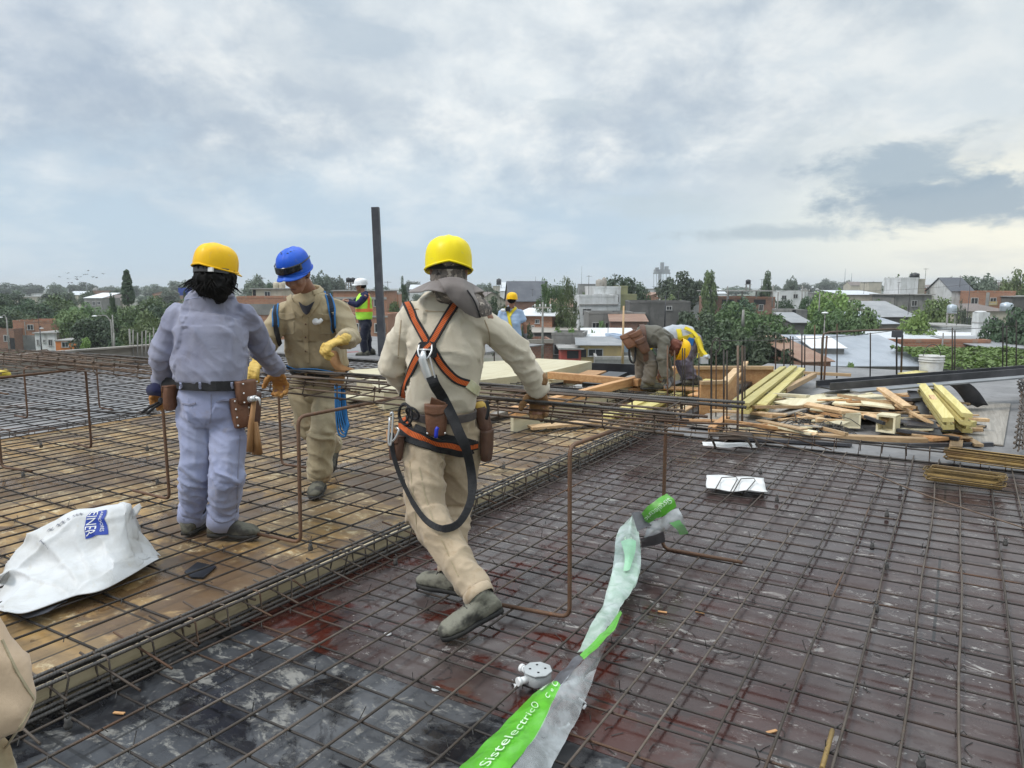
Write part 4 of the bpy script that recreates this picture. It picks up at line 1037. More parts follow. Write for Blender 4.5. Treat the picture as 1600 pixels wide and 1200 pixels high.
T('grey green trees on the skyline right of the roof block', 1486, 432, 32, 260, 'broad', L_FAR, 2)
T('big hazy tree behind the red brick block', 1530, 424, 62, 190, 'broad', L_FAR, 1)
T('dark tree at the right picture edge skyline', 1590, 424, 44, 150, 'round', L_MID, 2)
T('large dark tree at the right picture edge', 1588, 478, 78, 74, 'broad', L_DARK, 2)
T('small shrub before the warehouse', 1330, 555, 32, 52, 'bush', L_LITE, 2)
T('tree between the shed and the warehouse roofs', 1372, 470, 30, 110, 'round', L_MID, 4)
# ivy covered roof on the right
iv = MB(); rnd = random.Random(5)
for k in range(7500):
    u, d = rnd.uniform(-3.1, 7.5), rnd.uniform(0, 9); hgt = .35 + .5 * (noise.noise((u * .5, d * .5, 0)) + .5)
    q = P(1540, 574, 58) + RGT * u + FWD * d + UP * (hgt * rnd.uniform(.6, 1.0) + d * .1 - .5 - (.8 if d < .5 else 0) * rnd.random())
    nrm = Vector((rnd.gauss(0, .5), rnd.gauss(0, .5), 1)).normalized(); a = nrm.orthogonal().normalized(); a.rotate(Matrix.Rotation(rnd.uniform(0, 6.28), 3, nrm)); e = nrm.cross(a); s = rnd.uniform(.13, .24)
    iv.poly([q - a * s, q + e * s * .6, q + a * s, q - e * s * .6])
tag(iv.build('ivy', L_LITE), 'thick green creeper covering a roof at the right', 'ivy')
house('low grey house wall under the green creeper roof', 1478, 1640, 576, 59, W_GREY, 10, 0, 'flat', M_CONC, over=.05)
b = MB()
# far wooded skyline
for i in range(44):
    px = -40 + i * 40 + random.uniform(-12, 12)
    D = random.uniform(420, 700)
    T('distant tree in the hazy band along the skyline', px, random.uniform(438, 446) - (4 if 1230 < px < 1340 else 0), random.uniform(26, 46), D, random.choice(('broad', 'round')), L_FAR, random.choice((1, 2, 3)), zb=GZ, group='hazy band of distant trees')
for i in range(34):
    px = -20 + i * 49 + random.uniform(-14, 14)
    T('mid distance tree scattered between the far roofs', px, random.uniform(452, 462), random.uniform(22, 40), random.uniform(190, 330), random.choice(('broad', 'round', 'tall')), random.choice((L_MID, L_FAR, L_DARK)), random.choice((1, 2)), group='trees between the far roofs')
for px, yt, w_, D, k, lm, sd, lb in ((15, 478, 60, 132, 'round', L_DARK, 3, 'dark tree over the brown brick house at the left'), (110, 478, 56, 118, 'broad', L_MID, 1, 'spreading tree above the low tiled brick house'), (168, 486, 58, 104, 'round', L_MID, 4, 'leafy tree behind the leaning pale pole'), (70, 466, 60, 185, 'broad', L_FAR, 2, 'greyish tree mass left of the radio mast'), (255, 474, 60, 108, 'round', L_DARK, 1, 'dark tree against the lavender sleeve'), (180, 520, 50, 84, 'bush', L_DARK, 2, 'dark bush mass beneath the long armed street lamp'), (240, 516, 54, 74, 'round', L_MID, 3, 'low green tree behind the pale thin bars'), (345, 452, 40, 170, 'broad', L_FAR, 3, 'hazy tree between the yellow and the blue helmet'), (1160, 462, 60, 128, 'broad', L_DARK, 3, 'tree crown below the open building roof'), (1262, 462, 30, 118, 'round', L_DARK, 1, 'dark tree by the concrete poles'), (1400, 470, 44, 112, 'broad', L_MID, 1, 'tree mass before the stained grey house'), (1550, 500, 40, 96, 'round', L_DARK, 3, 'dark foliage left of the edge tree'), (700, 478, 40, 105, 'round', L_DARK, 1, 'dark tree hidden behind the camouflage flap'), (800, 468, 30, 150, 'broad', L_MID, 2, 'tree by the slate roofed house'), (1050, 462, 44, 140, 'round', L_MID, 3, 'tree crown in front of the dome tree'), (1020, 520, 40, 76, 'bush', L_DARK, 3, 'bush above the olive back of the bending man')):
    T(lb, px, yt, w_, D, k, lm, sd)
# rough grass plot seen left below the cage
b = MB(); b.box(P(20, 575, 70) * 1 + Vector((0, 0, 0)), (.1, .1, .1)); b.bm.free()
gr = MB(); rnd = random.Random(9)
for k in range(6000):
    q = Vector((0, 0, GZ)) + RGT * rnd.uniform(-75, -30) + FWD * rnd.uniform(48, 108); a = rnd.uniform(0, 3.14); s = rnd.uniform(.2, .5); e = Vector((math.cos(a), math.sin(a), 0)) * s
    gr.poly([q - e, q + e, q + UP * s * 1.6 + e * .2])
tag(gr.build('grass', L_LITE), 'rough green grass on the plot left below the building', 'grass', kind='stuff')
# ---------------------------------------------------------------- timber formwork, piles and clutter beyond the purple boards
def board(label, a, b_, w, h, mat, name='board', cat='board', group=None, up=UP):
    bb = MB(); bb.bar(a, b_, w, h, up)
    o = bb.build(name, mat); bv = o.modifiers.new('b', 'BEVEL'); bv.width = min(w, h) * .06; bv.segments = 1
    return tag(o, label, cat, group)
def slabpoly(label, tops, th, mat, name, cat, group=None, sides=None):
    """polygonal board: tops = corner points of its upper face"""
    bb = MB(); tops = [Vector(p) for p in tops]
    up = (tops[1] - tops[0]).cross(tops[2] - tops[0]).normalized()
    if up.z < 0: tops = tops[::-1]; up = -up
    dn = Vector((0, 0, -th)); n = len(tops)
    L = [(p - tops[0]).dot(RGT) for p in tops]
    bb.poly(tops); bb.poly([p + dn for p in tops][::-1])
    for i in range(n):
        j = (i + 1) % n
        bb.poly([tops[i] + dn, tops[j] + dn, tops[j], tops[i]])
    return tag(bb.build(name, mat), label, cat, group)
def wallpanel(label, a, b_, z0, z1, th, mat, name='panel', cat='panel', top=None, topmat=None):
    """upright shutter panel between two ground points, with a timber rail on top"""
    a, b_ = Vector((a.x, a.y, 0)), Vector((b_.x, b_.y, 0)); m = (a + b_) / 2
    root = thing(name, label, cat, (m.x, m.y, z0))
    bb = MB(); bb.bar(a + UP * (z0 + z1) / 2, b_ + UP * (z0 + z1) / 2, th, z1 - z0); bb.build('sheet', mat, root)
    if top:
        bb = MB(); bb.bar(a + UP * (z1 + top / 2), b_ + UP * (z1 + top / 2), max(.09, th * 1.6), top); bb.build('rail', topmat or M_PINE, root)
    return root
# cream upstand box
zB = .34
cb = slabpoly('big cream plywood upstand box behind the harness worker arm', [G(600, 612, zB), G(852, 582, zB), G(925, 564.5, zB), G(842, 560, zB), G(545, 578, zB)], zB - .022, M_CREAMPLY, 'formwork_box', 'formwork')
board('pine batten along the near foot of the cream box', G(690, 628, .03) + UP * .05, G(850, 590, .03) + UP * .05, .08, .09, M_ORANGEWOOD)
board('orange timber beam lying across the pit below the cream box', G(858, 586, .3), G(1000, 598, .3), .10, .10, M_ORANGEWOOD, up=UP)
wallpanel('black film faced panel under the orange timber beam', G(862, 596, .28), G(990, 606, .28), -.35, .22, .03, M_BLACKFILM, top=None)
wallpanel('black film faced panel standing at the back of the pit', G(925, 566, .34), G(1075, 571, .34), -.5, .33, .03, M_BLACKFILM)
wallpanel('brown plywood back wall of the pit with pale rail', G(1068, 572, .36), G(1208, 572, .36), -.6, .31, .03, M_ORANGEWOOD, top=.05, topmat=M_PINEX)
wallpanel('long cream and orange shutter wall running back to the bending men', G(800, 655, .24), G(1062, 573, .34), -.1, .26, .035, M_CREAMPLY, top=.10, topmat=M_ORANGEWOOD)
wallpanel('dark edged shutter strip left of the long cream wall', G(760, 655, .15), G(990, 590, .15), -.1, .16, .05, M_BLACKFILM, top=.03, topmat=M_OLDWOOD)
# flat dark sheet on the slab, painted for the shade inside the pit
b = MB(); b.poly([G(1068, 640, .024), G(1112, 640, .024), G(1150, 600, .024), G(1082, 600, .024)]); tag(b.build('pit_floor', M_DARKIN), kind='structure')
def hbeam(label, a, b_, w=.08, h=.16, group=None, roll=0.0):
    """formwork girder: two flanges and a web"""
    a, b_ = Vector(a), Vector(b_); m = (a + b_) / 2
    root = thing('formwork_beam', label, 'beam', m, group)
    d = (b_ - a).normalized(); up = UP.copy(); up.rotate(Matrix.Rotation(roll, 3, d)); r = d.cross(up).normalized(); up = r.cross(d)
    for nm, c, ww, hh in (('flange', up * (h / 2 - .02), w, .04), ('flange', up * (-h / 2 + .02), w, .04), ('web', Vector(), .028, h - .078)):
        bb = MB(); bb.bar(a + c, b_ + c, ww, hh, up); bb.build(nm, M_YBEAM, root)
    return root
for i, (p, q, z, lab) in enumerate(((( 985, 655), (1040, 615), .10, 'short yellow formwork beam under the raised cage end'), ((948, 657), (1085, 596), .12, 'yellow formwork beam on which the grey trousered man stands, left'), ((990, 652), (1108, 598), .12, 'yellow formwork beam on which the grey trousered man stands, right'))):
    hbeam(lab, G(*p, z), G(*q, z), .12, .12)
for i, (p, q, z, lab) in enumerate((((1150, 634), (1224, 578), .22, 'yellow formwork beam stacked beside the pit, leftmost of three'), ((1163, 638), (1240, 577), .27, 'yellow formwork beam stacked beside the pit, middle of three'), ((1188, 640), (1252, 580), .22, 'yellow formwork beam stacked beside the pit, rightmost of three'))):
    hbeam(lab, G(*p, z), G(*q, z), .10, .12, 'yellow beams stacked beside the pit', .12 * (i - 1))
wallpanel('upright plywood end panel of the small shaft box', G(1093, 642, .1), G(1130, 640, .1), .02, .42, .03, M_ORANGEWOOD, top=.04, topmat=M_PINEX)
wallpanel('plywood side of the small shaft box', G(1130, 640, .1), G(1150, 612, .1), .02, .40, .03, M_ORANGEWOOD, top=.04)
board('pale batten beside a black strip at the pit edge', G(1048, 655, .08), G(1190, 580, .12), .07, .07, M_PINE)
board('black strip at the pit edge', G(1060, 657, .07), G(1204, 580, .11), .10, .05, M_BLACKFILM)
board('grey sheet lying at the pit edge beneath the yellow beams', G(1105, 668, .06), G(1235, 585, .06), .45, .02, M_OLDWOOD)
board('long pale batten along the far slab edge', G(1068, 574, .12), G(1330, 586, .12), .06, .05, M_PINEX)
board('leaning pine batten above the pit rail', G(1150, 592, .2), G(1166, 566, .35), .07, .04, M_PINE)
board('orange timber block lying in front of the pit', G(1040, 660, .06), G(1170, 664, .06), .10, .09, M_ORANGEWOOD)
board('short orange timber cut end resting on the block', G(1112, 672, .09), G(1135, 655, .12), .08, .08, M_ORANGEWOOD)
board('grey sheet leaning out of the pile towards the pit', G(1118, 668, .06), G(1330, 612, .30), .40, .02, M_OLDWOOD)
board('second grey sheet under the leaning sheet', G(1160, 672, .05), G(1360, 625, .16), .45, .02, M_OLDWOOD)
board('pale ply sheet on the left of the board pile', G(1225, 632, .22), G(1345, 612, .3), .35, .02, M_CREAMPLY)
board('orange batten right of the stacked yellow beams', G(1225, 610, .2), G(1272, 586, .2), .08, .07, M_PINE)
# board pile: many loose offcuts heaped up
rnd = random.Random(21)
kinds = [(M_PINE, 'pine'), (M_OLDWOOD, 'grey weathered'), (M_PINE, 'pine'), (M_ORANGEWOOD, 'orange'), (M_CREAMPLY, 'cream ply'), (M_STEELDARK, 'dark film')]
for i in range(135):
    px = rnd.uniform(1165, 1490); py = rnd.uniform(616, 686); k = (684 - py) / 66
    if 1295 < px < 1425 and py > 648: py -= 26; k = (684 - py) / 66
    z = .035 + rnd.uniform(0, .05 + .24 * k) ; m, w = kinds[i % 6]; ang = AZ + rnd.gauss(-.1, .28) if rnd.random() < .7 else AZ - rnd.uniform(.5, 1.3)
    L_ = rnd.uniform(.22, .85) * (1.2 if w == 'pine' else .9); d = Vector((math.cos(ang), math.sin(ang), rnd.uniform(-.10, .10))) * L_ / 2; c = G(px, py, z)
    if (c - d).y < 7.72 or (c + d).y < 7.72: c.y += max(0, 7.78 - min((c - d).y, (c + d).y))
    board('%s offcut in the board heap on the slab' % w, c - d, c + d, rnd.choice((.03, .04, .055, .07, .10, .15)), rnd.choice((.014, .018, .022, .035)), m, group='%s offcuts heaped on the slab' % w, up=(UP + RGT * rnd.uniform(-.3, .3)).normalized())
slabpoly('pointed cream ply sheet on top of the board heap, left', [G(1300, 630, .26), G(1352, 632, .26), G(1340, 614, .28), G(1325, 612, .28)], .018, M_CREAMPLY, 'board', 'board')
slabpoly('large cream ply sheet on top of the board heap, middle', [G(1348, 631, .28), G(1398, 637, .27), G(1378, 617, .29), G(1336, 612, .30)], .018, M_CREAMPLY, 'board', 'board')
board('long pine batten sloping down the right of the heap', G(1376, 607, .42), G(1418, 636, .3), .10, .03, M_PINE)
board('broken pine strip tangled at the right of the heap', G(1400, 632, .3), G(1468, 668, .12), .06, .025, M_PINE)
board('dark strip sloping down beside the yellow beams', G(1425, 612, .34), G(1465, 682, .08), .10, .03, M_STEELDARK)
board('long pine plank lying in front of the board heap', G(1130, 676, .07), G(1448, 688, .07), .10, .05, M_PINEX)
board('second thin pine lath behind the front plank', G(1190, 668, .07), G(1295, 680, .06), .07, .03, M_PINEX)
board('black edge strip behind the front plank', G(1130, 683, .05), G(1330, 694, .05), .10, .03, M_STEELDARK)
board('black rail along the slab edge at the right', G(1420, 696, .04), G(1550, 694, .04), .05, .04, M_STEELDARK)
for (p, q, z, r_) in (((1440, 606), (1482, 662), .36, .1), ((1462, 606), (1510, 655), .36, -.1), ((1478, 640), (1512, 668), .18, 0)):
    hbeam('yellow formwork beam lying at the right end of the heap', G(*p, z), G(*q, z), .09, .11, 'yellow beams at the right of the heap', r_)
board('yellow cross piece under the right hand yellow beams', G(1474, 668, .12), G(1520, 664, .12), .09, .10, M_YBEAM)
board('splintered pine strip on top of the right hand yellow beams', G(1455, 618, .44), G(1487, 660, .26), .05, .02, M_PINE)
board('small pine offcut pointing down, left of the pair on the slab edge', G(1497, 676, .05), G(1493, 700, .05), .11, .04, M_PINE)
board('small pine offcut pointing right, right of the pair on the slab edge', G(1498, 678, .05), G(1530, 696, .05), .08, .03, M_PINE)
board('thin dark lath right of the yellow beams', G(1512, 662, .06), G(1540, 667, .06), .04, .03, M_STEELDARK)
# curved dark film sheet
b = MB(); A0, A1 = G(1462, 600, .40), G(1520, 636, .06); wv = (G(1500, 600, .40) - G(1462, 600, .40))
b.grid(lambda u, v: A0.lerp(A1, u) + wv * (v - .3) * .9 + UP * (.14 * math.sin(u * 3.0) + .02 * math.sin(v * 9)), 12, 4)
o = b.build('film_sheet', M_STEELDARK); sm = o.modifiers.new('s', 'SOLIDIFY'); sm.thickness = .012; tag(o, 'curled dark film sheet beside the yellow beams on the slab', 'sheet')
board('loose grey ply panel lying flat on the slab at the right', G(1510, 690, .035), G(1536, 628, .035), .62, .014, M_OLDWOOD)
# the long dark channel lying over everything
cr = thing('steel_channel', 'long dark steel channel lying over the heap to the right edge', 'channel', G(1450, 600, .4))
a, c = G(1286, 606, .36), G(1700, 574, .46)
for nm, dz, w, h in (('web', 0, .20, .02), ('flange', .03, .02, .07), ('flange', .03, .02, .07)):
    pass
dd = (c - a).normalized(); rr = dd.cross(UP).normalized()
for nm, off, w, h in (('web', Vector(), .24, .016), ('flange', rr * .12 + UP * .03, .016, .09), ('flange', rr * -.12 + UP * .03, .016, .09)):
    b = MB(); b.bar(a + off, c + off, w, h); b.build(nm, M_STEELDARK, cr)
board('flat grey steel strip lying along the dark channel', G(1335, 612, .38), G(1680, 582, .46), .14, .02, simple('grey_steel', c4(.20, .21, .22), c4(.28, .29, .30), 3, .4, metal=.5))
# ply cubes
def openbox(label, c, s, rz, hollow):
    root = thing('plywood_cube', label, 'box', c); M = Matrix.Rotation(rz, 3, 'Z'); t_ = .02
    for nm, off, sz in (('panel', (0, 0, s - t_ / 2), (s, s, t_)), ('panel', (0, 0, t_ / 2), (s, s, t_)), ('panel', (-s / 2 + t_ / 2, 0, s / 2), (t_, s, s - 2 * t_)), ('panel', (s / 2 - t_ / 2, 0, s / 2), (t_, s, s - 2 * t_)), ('panel', (0, s / 2 - t_ / 2, s / 2), (s - 2 * t_, t_, s - 2 * t_))) + ((() if hollow else (('panel', (0, -s / 2 + t_ / 2, s / 2), (s - 2 * t_, t_, s - 2 * t_)),))):
        b = MB(); b.box(Vector(c) + M @ Vector(off), sz, M); b.build(nm, M_CREAMPLY, root)
openbox('closed little plywood cube in front of the board heap', G(1329, 667, .06), .165, AZ - .25, False)
openbox('open fronted little plywood cube in front of the board heap', G(1387, 674, .06), .185, AZ - .75, True)
# bundles of tie stirrups and wire coil heap
def bundle(label, p, axis, L_, w, n, mat, r=.0035, zs=.06, hooks=True, name='stirrup_bundle', cat='stirrups'):
    root = thing(name, label, cat, p); d = Vector((math.cos(axis), math.sin(axis), 0)); s = Vector((-d.y, d.x, 0))
    rn = random.Random(int(p.x * 100))
    for k in range(n):
        o = s * rn.uniform(-w / 6, w / 6) + UP * (zs * k / n + .008) + d * rn.uniform(-.03, .03); ww = w * rn.uniform(.85, 1.0); q = .02
        pts = [Vector(p) + o + d * x + s * y for x, y in ((-L_ / 2 + q, -ww / 2), (L_ / 2 - q, -ww / 2), (L_ / 2, -ww / 2 + q), (L_ / 2, ww / 2 - q), (L_ / 2 - q, ww / 2), (-L_ / 2 + q, ww / 2), (-L_ / 2, ww / 2 - q), (-L_ / 2, -ww / 2 + q))]
        b = MB(); b.tube(pts, r, 5, closed=True); b.build('stirrup', mat, root)
    return root
bundle('bundle of ochre stirrups lying on the mesh at the right, nearer one', G(1505, 755, .05), AZ - R(37), .50, .16, 18, M_OCHRE, .0042, .10)
bundle('bundle of ochre stirrups by the right picture edge, farther one', G(1562, 728, .06), AZ - R(40), .80, .12, 16, M_OCHRE, .0045, .10)
# grey stirrups stack on white paper
M_PAPER = simple('white_paper', c4(.66, .66, .65), c4(.55, .55, .54), 9, .8, bump=.2, bsc=30)
def paper(label, c, w, h, rz, z, name='paper_sheet', cr_=.012):
    M = Matrix.Rotation(rz, 3, 'Z'); b = MB(); rn = random.Random(int(w * 1000))
    b.grid(lambda u, v: Vector((c.x, c.y, z)) + M @ Vector(((u - .5) * w + .02 * noise.noise((v * 3, w, 1)), (v - .5) * h + .02 * noise.noise((u * 3, w, 5)), cr_ * 1.5 * (noise.noise((u * 3.0, v * 3.0, w)) + .6) + .02 * abs(u - .5) * cr_ * 20 )), 14, 10)
    o = b.build(name, M_PAPER); s = o.modifiers.new('s', 'SOLIDIFY'); s.thickness = .004; return tag(o, label, 'paper')
paper('crumpled white cardboard sheet on the purple boards with two steel loops', G(1150, 758, .045), .44, .40, AZ - R(15), .045)
paper('white paper scrap under the stacked grey stirrups', G(1140, 699, .04), .50, .16, AZ - R(10), .05)
st_ = thing('stirrup_bundle', 'stack of grey stirrups standing on white paper at the far mesh', 'stirrups', G(1140, 702, .05))
for k in range(14):
    b = MB(); c = G(1118 + k * .6, 702, .05) + FWD * (k * .012); hh = .13 - .003 * (k % 4)
    for sx in (0,):
        pts = [c + RGT * x + UP * z + FWD * (.02 * math.sin(k * 2.1)) for x, z in ((.0, .0), (-.06, hh), (.34, hh), (.42, .01), (.36, -.01), (.29, hh * .75), (.03, hh * .75))]
    b.tube(pts, .004, 5); b.build('stirrup', M_BAR, st_)
for lb, q4 in (('bent steel loop lying on the white cardboard, left one', ((1117, 766), (1128, 746), (1150, 745), (1152, 749), (1142, 767))), ('bent steel loop lying on the white cardboard, right one', ((1145, 770), (1158, 748), (1178, 747), (1180, 751), (1163, 771)))):
    b = MB(); b.tube([G(x, y, .082) for x, y in q4] , .004, 5); tag(b.build('steel_loop', M_BARDARK), lb, 'stirrup')
rn = random.Random(31)
for k in range(26):
    c = G(rn.uniform(770, 1010), rn.uniform(604, 652), .06 + rn.uniform(0, .16)); an = (math.pi / 2 if rn.random() < .6 else 0) + rn.gauss(0, .12); d = Vector((math.cos(an), math.sin(an), rn.uniform(-.06, .06))) * rn.uniform(.25, .7)
    if c.y < 8.95: c.y = 8.95 + rn.uniform(.1, 1.2)
    board('%s timber left among the pit shutters' % ('cream' if k % 3 == 0 else 'dark' if k % 3 == 1 else 'orange'), c - d, c + d, rn.choice((.06, .09, .14, .3)), rn.choice((.02, .03, .06)), (M_CREAMPLY, M_BLACKFILM, M_ORANGEWOOD)[k % 3], group='%s timbers left among the pit shutters' % ('cream', 'dark', 'orange')[k % 3])
cw = MB(); rn = random.Random(3)
for k in range(60):
    p = G(rn.uniform(1235, 1325), rn.uniform(652, 678), .07); d = Vector((rn.uniform(-1, 1), rn.uniform(-.5, .5), 0)) * .25
    cw.tube(spl([p - d, p + UP * rn.uniform(.02, .14) + Vector((0, rn.uniform(-.06, .06), 0)), p + d], 6), .004, 4)
tag(cw.build('wire_tangle', M_WIRE), 'tangled heap of tie wire and stirrup scraps before the board heap', 'wire scraps', kind='stuff')

# white bucket on a yellow block
bk = thing('bucket', 'white plastic bucket with dirty rim behind the dark channel', 'bucket', G(1454, 586, .06))
M_BUCKET = simple('bucket_plastic', c4(.62, .62, .60), c4(.48, .46, .42), 8, .5)
bc = P(1454, 584, 12.6); rb = .195
b = MB(); lathe(b, bc, ((rb * .86, -.06), (rb * .9, 0), (rb * .99, .30), (rb * .99, .31), (rb * .93, .31), (rb * .84, .02)), 20); b.build('body', M_BUCKET, bk)
for z in (.22, .26, .31):
    b = MB(); b.tube([bc + Vector((math.cos(a) * (rb * .985 + .004), math.sin(a) * (rb * .985 + .004), z)) for a in [k * .3142 for k in range(20)]], .009, 6, closed=True); b.build('rim', M_BUCKET, bk)
b = MB(); b.tube([bc + RGT * (rb * .75 * math.cos(a)) + UP * (.31 + .20 * math.sin(a)) for a in [math.pi * k / 12 for k in range(13)]], .007, 6); b.build('handle', M_WIRE, bk)
hbeam('short yellow block beside the white bucket', G(1412, 588, .1), G(1440, 584, .1), .2, .10)

# starter bars standing up
def starter(px, yb, yt, r, mat=M_BARDARK, z0=0.03, hook=False, label='dark starter bar standing in the cluster by the pit', lean=0):
    base = G(px, yb, z0); D = (base - EYE).dot(FWD); top = P(px + lean, yt, D)
    pts = [base - UP * .1, base.lerp(top, .5), top]
    if hook: pts += [top + RGT * .03 + UP * .10, top + RGT * .075 + UP * .11, top + RGT * .09 + UP * .02, top + RGT * .06 - UP * .04]
    bb = MB(); bb.tube(pts if not hook else spl(pts, 18), r, 7)
    return tag(bb.build('starter_bar', mat), label, 'rebar', 'starter bars standing by the pit' if 'cluster' in label else 'starter bars along the far slab edge')
for (px, yb, yt, r, m) in ((1043, 659, 540, .0085, M_RUST), (1054, 660, 548, .0085, M_RUST), (1066.5, 652, 544, .0075, M_BARDARK), (1070, 652, 544, .0075, M_BARDARK), (1083, 665, 546, .0075, M_BARDARK), (1092, 660, 552, .007, M_BARDARK),
                           (1111, 664, 543, .0075, M_BARDARK), (1119, 656, 546, .007, M_BARDARK), (1131, 680, 546, .009, M_BARDARK), (1136, 676, 548, .008, M_BARDARK), (1153, 683, 540, .0125, M_RUSTDARK), (1160, 676, 540, .012, M_RUSTDARK), (1164, 660, 541, .008, M_BARDARK)):
    starter(px, yb, yt, r, m)
starter(1112, 668, 545, .0075, M_BARDARK, hook=True, label='starter bar with a hooked loop top beside the pit')
for (px, yt) in ((1235, 525), (1239, 526), (1253, 522), (1257.5, 524), (1273, 508), (1308, 506), (1360, 520), (1488, 512), (1492, 516), (1567, 505), (1573, 508), (1588, 500), (1212, 532), (1225, 528)):
    starter(px, 590, yt, .011, M_BARDARK, label='thin starter bar standing along the far slab edge')
for (px, yt) in ((178, 520), (208, 515), (215, 520), (222, 518), (228, 516), (234, 520), (240, 512)):
    starter(px, 566, yt, .012, M_CPOLE, label='pale thin bar standing at the far parapet')
# tall bent bar gate on the far slab
b = MB(); gp0, gp1, = G(1283, 602, .04), G(1403, 592, .04)
D0, D1 = (gp0 - EYE).dot(FWD), (gp1 - EYE).dot(FWD)
b.tube([gp0, P(1285, 530, D0), P(1287, 522, D0), P(1296, 519, D0), P(1396, 514, D1), P(1406, 516, D1), P(1410, 524, D1), gp1 + RGT * .05], .016, 8)
tag(b.build('bar_trestle', M_RUSTDARK), 'tall inverted rusty bar frame standing on the far slab', 'trestle')
b = MB(); b.tube([G(1287, 604, .04), P(1292, 525, D0 * 1.01)], .015, 8); tag(b.build('starter_bar', M_RUST), 'rusty thick bar beside the tall inverted bar frame', 'rebar')
b = MB(); b.tube([G(1401, 592, .04), P(1401, 520, D1)], .014, 8); tag(b.build('starter_bar', M_BARDARK), 'dark bar with grey box beneath the tall bar frame end', 'rebar')
b = MB(); b.box(P(1402, 522, D1 - .1), (.14, .10, .11), Mx); tag(b.build('junction_box', M_POLE), 'small grey box fixed to the tall bar frame', 'box')
# roll of ribbed mesh at the right edge
rl = thing('mesh_roll', 'bundle of ribbed metal lath strips curving along the right edge', 'mesh bundle', G(1598, 700, .05))
c0 = [G(1592, 696, .14), G(1596, 660, .20), G(1600, 620, .24), G(1594, 596, .24)]
for k in range(7):
    b = MB(); off = RGT * (.04 * math.cos(k * .9)) + UP * (.04 * math.sin(k * .9)); sp = spl([q + off for q in c0], 60)
    b.tube([q + (RGT * math.cos(i * 1.3 + k) + UP * math.sin(i * 1.3 + k)) * .014 for i, q in enumerate(sp)], .008, 5); b.build('strip', M_BAR, rl)
# yellow bag / pipe at the far left edge, concrete blocks on the parapet
b = MB(); b.tube(spl([P(-14, 586, 12.6), P(0, 583, 12.6), P(10, 583, 12.6), P(16, 588, 12.6)], 10), [.03, .045, .06, .07, .07, .07, .07, .06, .05, .04, .02], 10); tag(b.build('pipe_end', simple('yellow_hose', c4(.55, .42, .04), c4(.48, .36, .04), 4, .5)), 'yellow hose end lying on the far left parapet', 'hose')
for px, w in ((58, .5), (77, .32)):
    b = MB(); b.box(P(px, 574, 14.9), (w, .3, .34), Mx); tag(b.build('concrete_block', M_CONC), 'grey concrete block standing on the far parapet' if w > .4 else 'small pale block standing on the far parapet', 'block')
# tall steel post in front of the white helmeted man
b = MB(); a = G(598, 562, .0); D0 = (a - EYE).dot(FWD); b.bar(a - UP * .1, P(586.5, 324, D0), .155, .155, FWD); tag(b.build('steel_post', M_POLE), 'tall leaning dark grey steel post beside the man in the white helmet', 'post')
# stack of ribbed strips and boards on the rear slab
rs = thing('lath_stack', 'stack of pale ribbed strips lying behind the blue helmet man', 'stack', G(565, 575, .0))
for k in range(26):
    a = G(536 + k * 3.0, 585 - k * .35, .04 + .05 * (k % 3)); b = MB(); b.bar(a, a + (FWD * .55 + RGT * .5) , .07, .05); b.build('strip', M_CREAMPLY if k % 2 else M_OLDWOOD, rs)
board('red painted board on the rear slab behind the blue helmet man', G(520, 553, .06), G(560, 551, .06), .15, .05, simple('red_board', c4(.30, .04, .035), c4(.25, .05, .04), 3, .6))
board('pale scaffold plank lying on the rear yellow strip', G(556, 606, .16), G(640, 612, .16), .25, .05, M_CREAMPLY)
board('second pale plank lying by the rear of the yellow deck', G(540, 622, .16), G(642, 618, .16), .3, .05, M_CREAMPLY)
board('grey round pipe like plank behind the raised cage', G(500, 595, .2), G(640, 604, .2), .2, .16, M_OLDWOOD)
board('broken orange plank lying on the yellow boards under the cage', G(828, 668, .14), G(945, 658, .16), .16, .03, M_PINE)
# foam cup-like spacers and tie scraps
sc_ = MB(); rn = random.Random(12)
for k in range(150):
    p = G(rn.uniform(380, 1560), rn.uniform(720, 1190), .003); a = rn.uniform(0, 6.28); l = rn.uniform(.015, .05)
    if p.x < EDGE + .05: continue
    d = Vector((math.cos(a), math.sin(a), 0)) * l
    sc_.tube(spl([p - d, p + Vector((-d.y, d.x, 0)) * rn.uniform(-.5, .5), p + d], 5), .0016, 3)
tag(sc_.build('wire_scraps', M_WIRE), 'short snipped tie wire scraps scattered over the purple boards', 'wire scraps', kind='stuff')
M_SPACER = simple('spacer_concrete', c4(.22, .215, .21), c4(.32, .31, .30), 20, .8)
M_SPDARK = simple('spacer_dark', c4(.05, .048, .046), c4(.08, .075, .07), 20, .7)
spm = None
for (px, py) in ((1369, 948), (1385, 882), (106, 1127), (1386, 802), (1214, 778), (1440, 1188), (1048, 718), (1186, 665), (1188, 736), (906, 730), (868, 746), (618, 876), (485, 853), (1571, 846), (1363, 852), (1407, 762), (985, 693), (246, 752), (230, 700), (64, 695), (36, 740), (489, 717), (726, 717), (787, 728)):
    yel = G(px, py, .1).x < EDGE - .05
    p = G(px, py, .14 if yel else .04)
    if spm is None:
        b = MB(); lathe(b, (0, 0, -.035), ((.018, 0), (.02, .02), (.014, .034), (.016, .05)), 8)
        b.tube([(.0, 0, .012), (.012, .008, .035), (-.006, .012, .045)], .003, 4); b.tube([(0, 0, .012), (-.014, -.006, .03), (.01, -.012, .04)], .003, 4)
        spm = b.mesh('rebar_spacer'); spm.materials.append(M_SPDARK)
    o = bpy.data.objects.new('rebar_spacer', spm); COL.objects.link(o); o.location = p; o.rotation_euler = (0, 0, rn.uniform(0, 6))
    o.scale = (.75, .75, .75); tag(o, 'small dark mortar spacer block tied under the mesh', 'spacer', 'mortar spacers under the mesh')
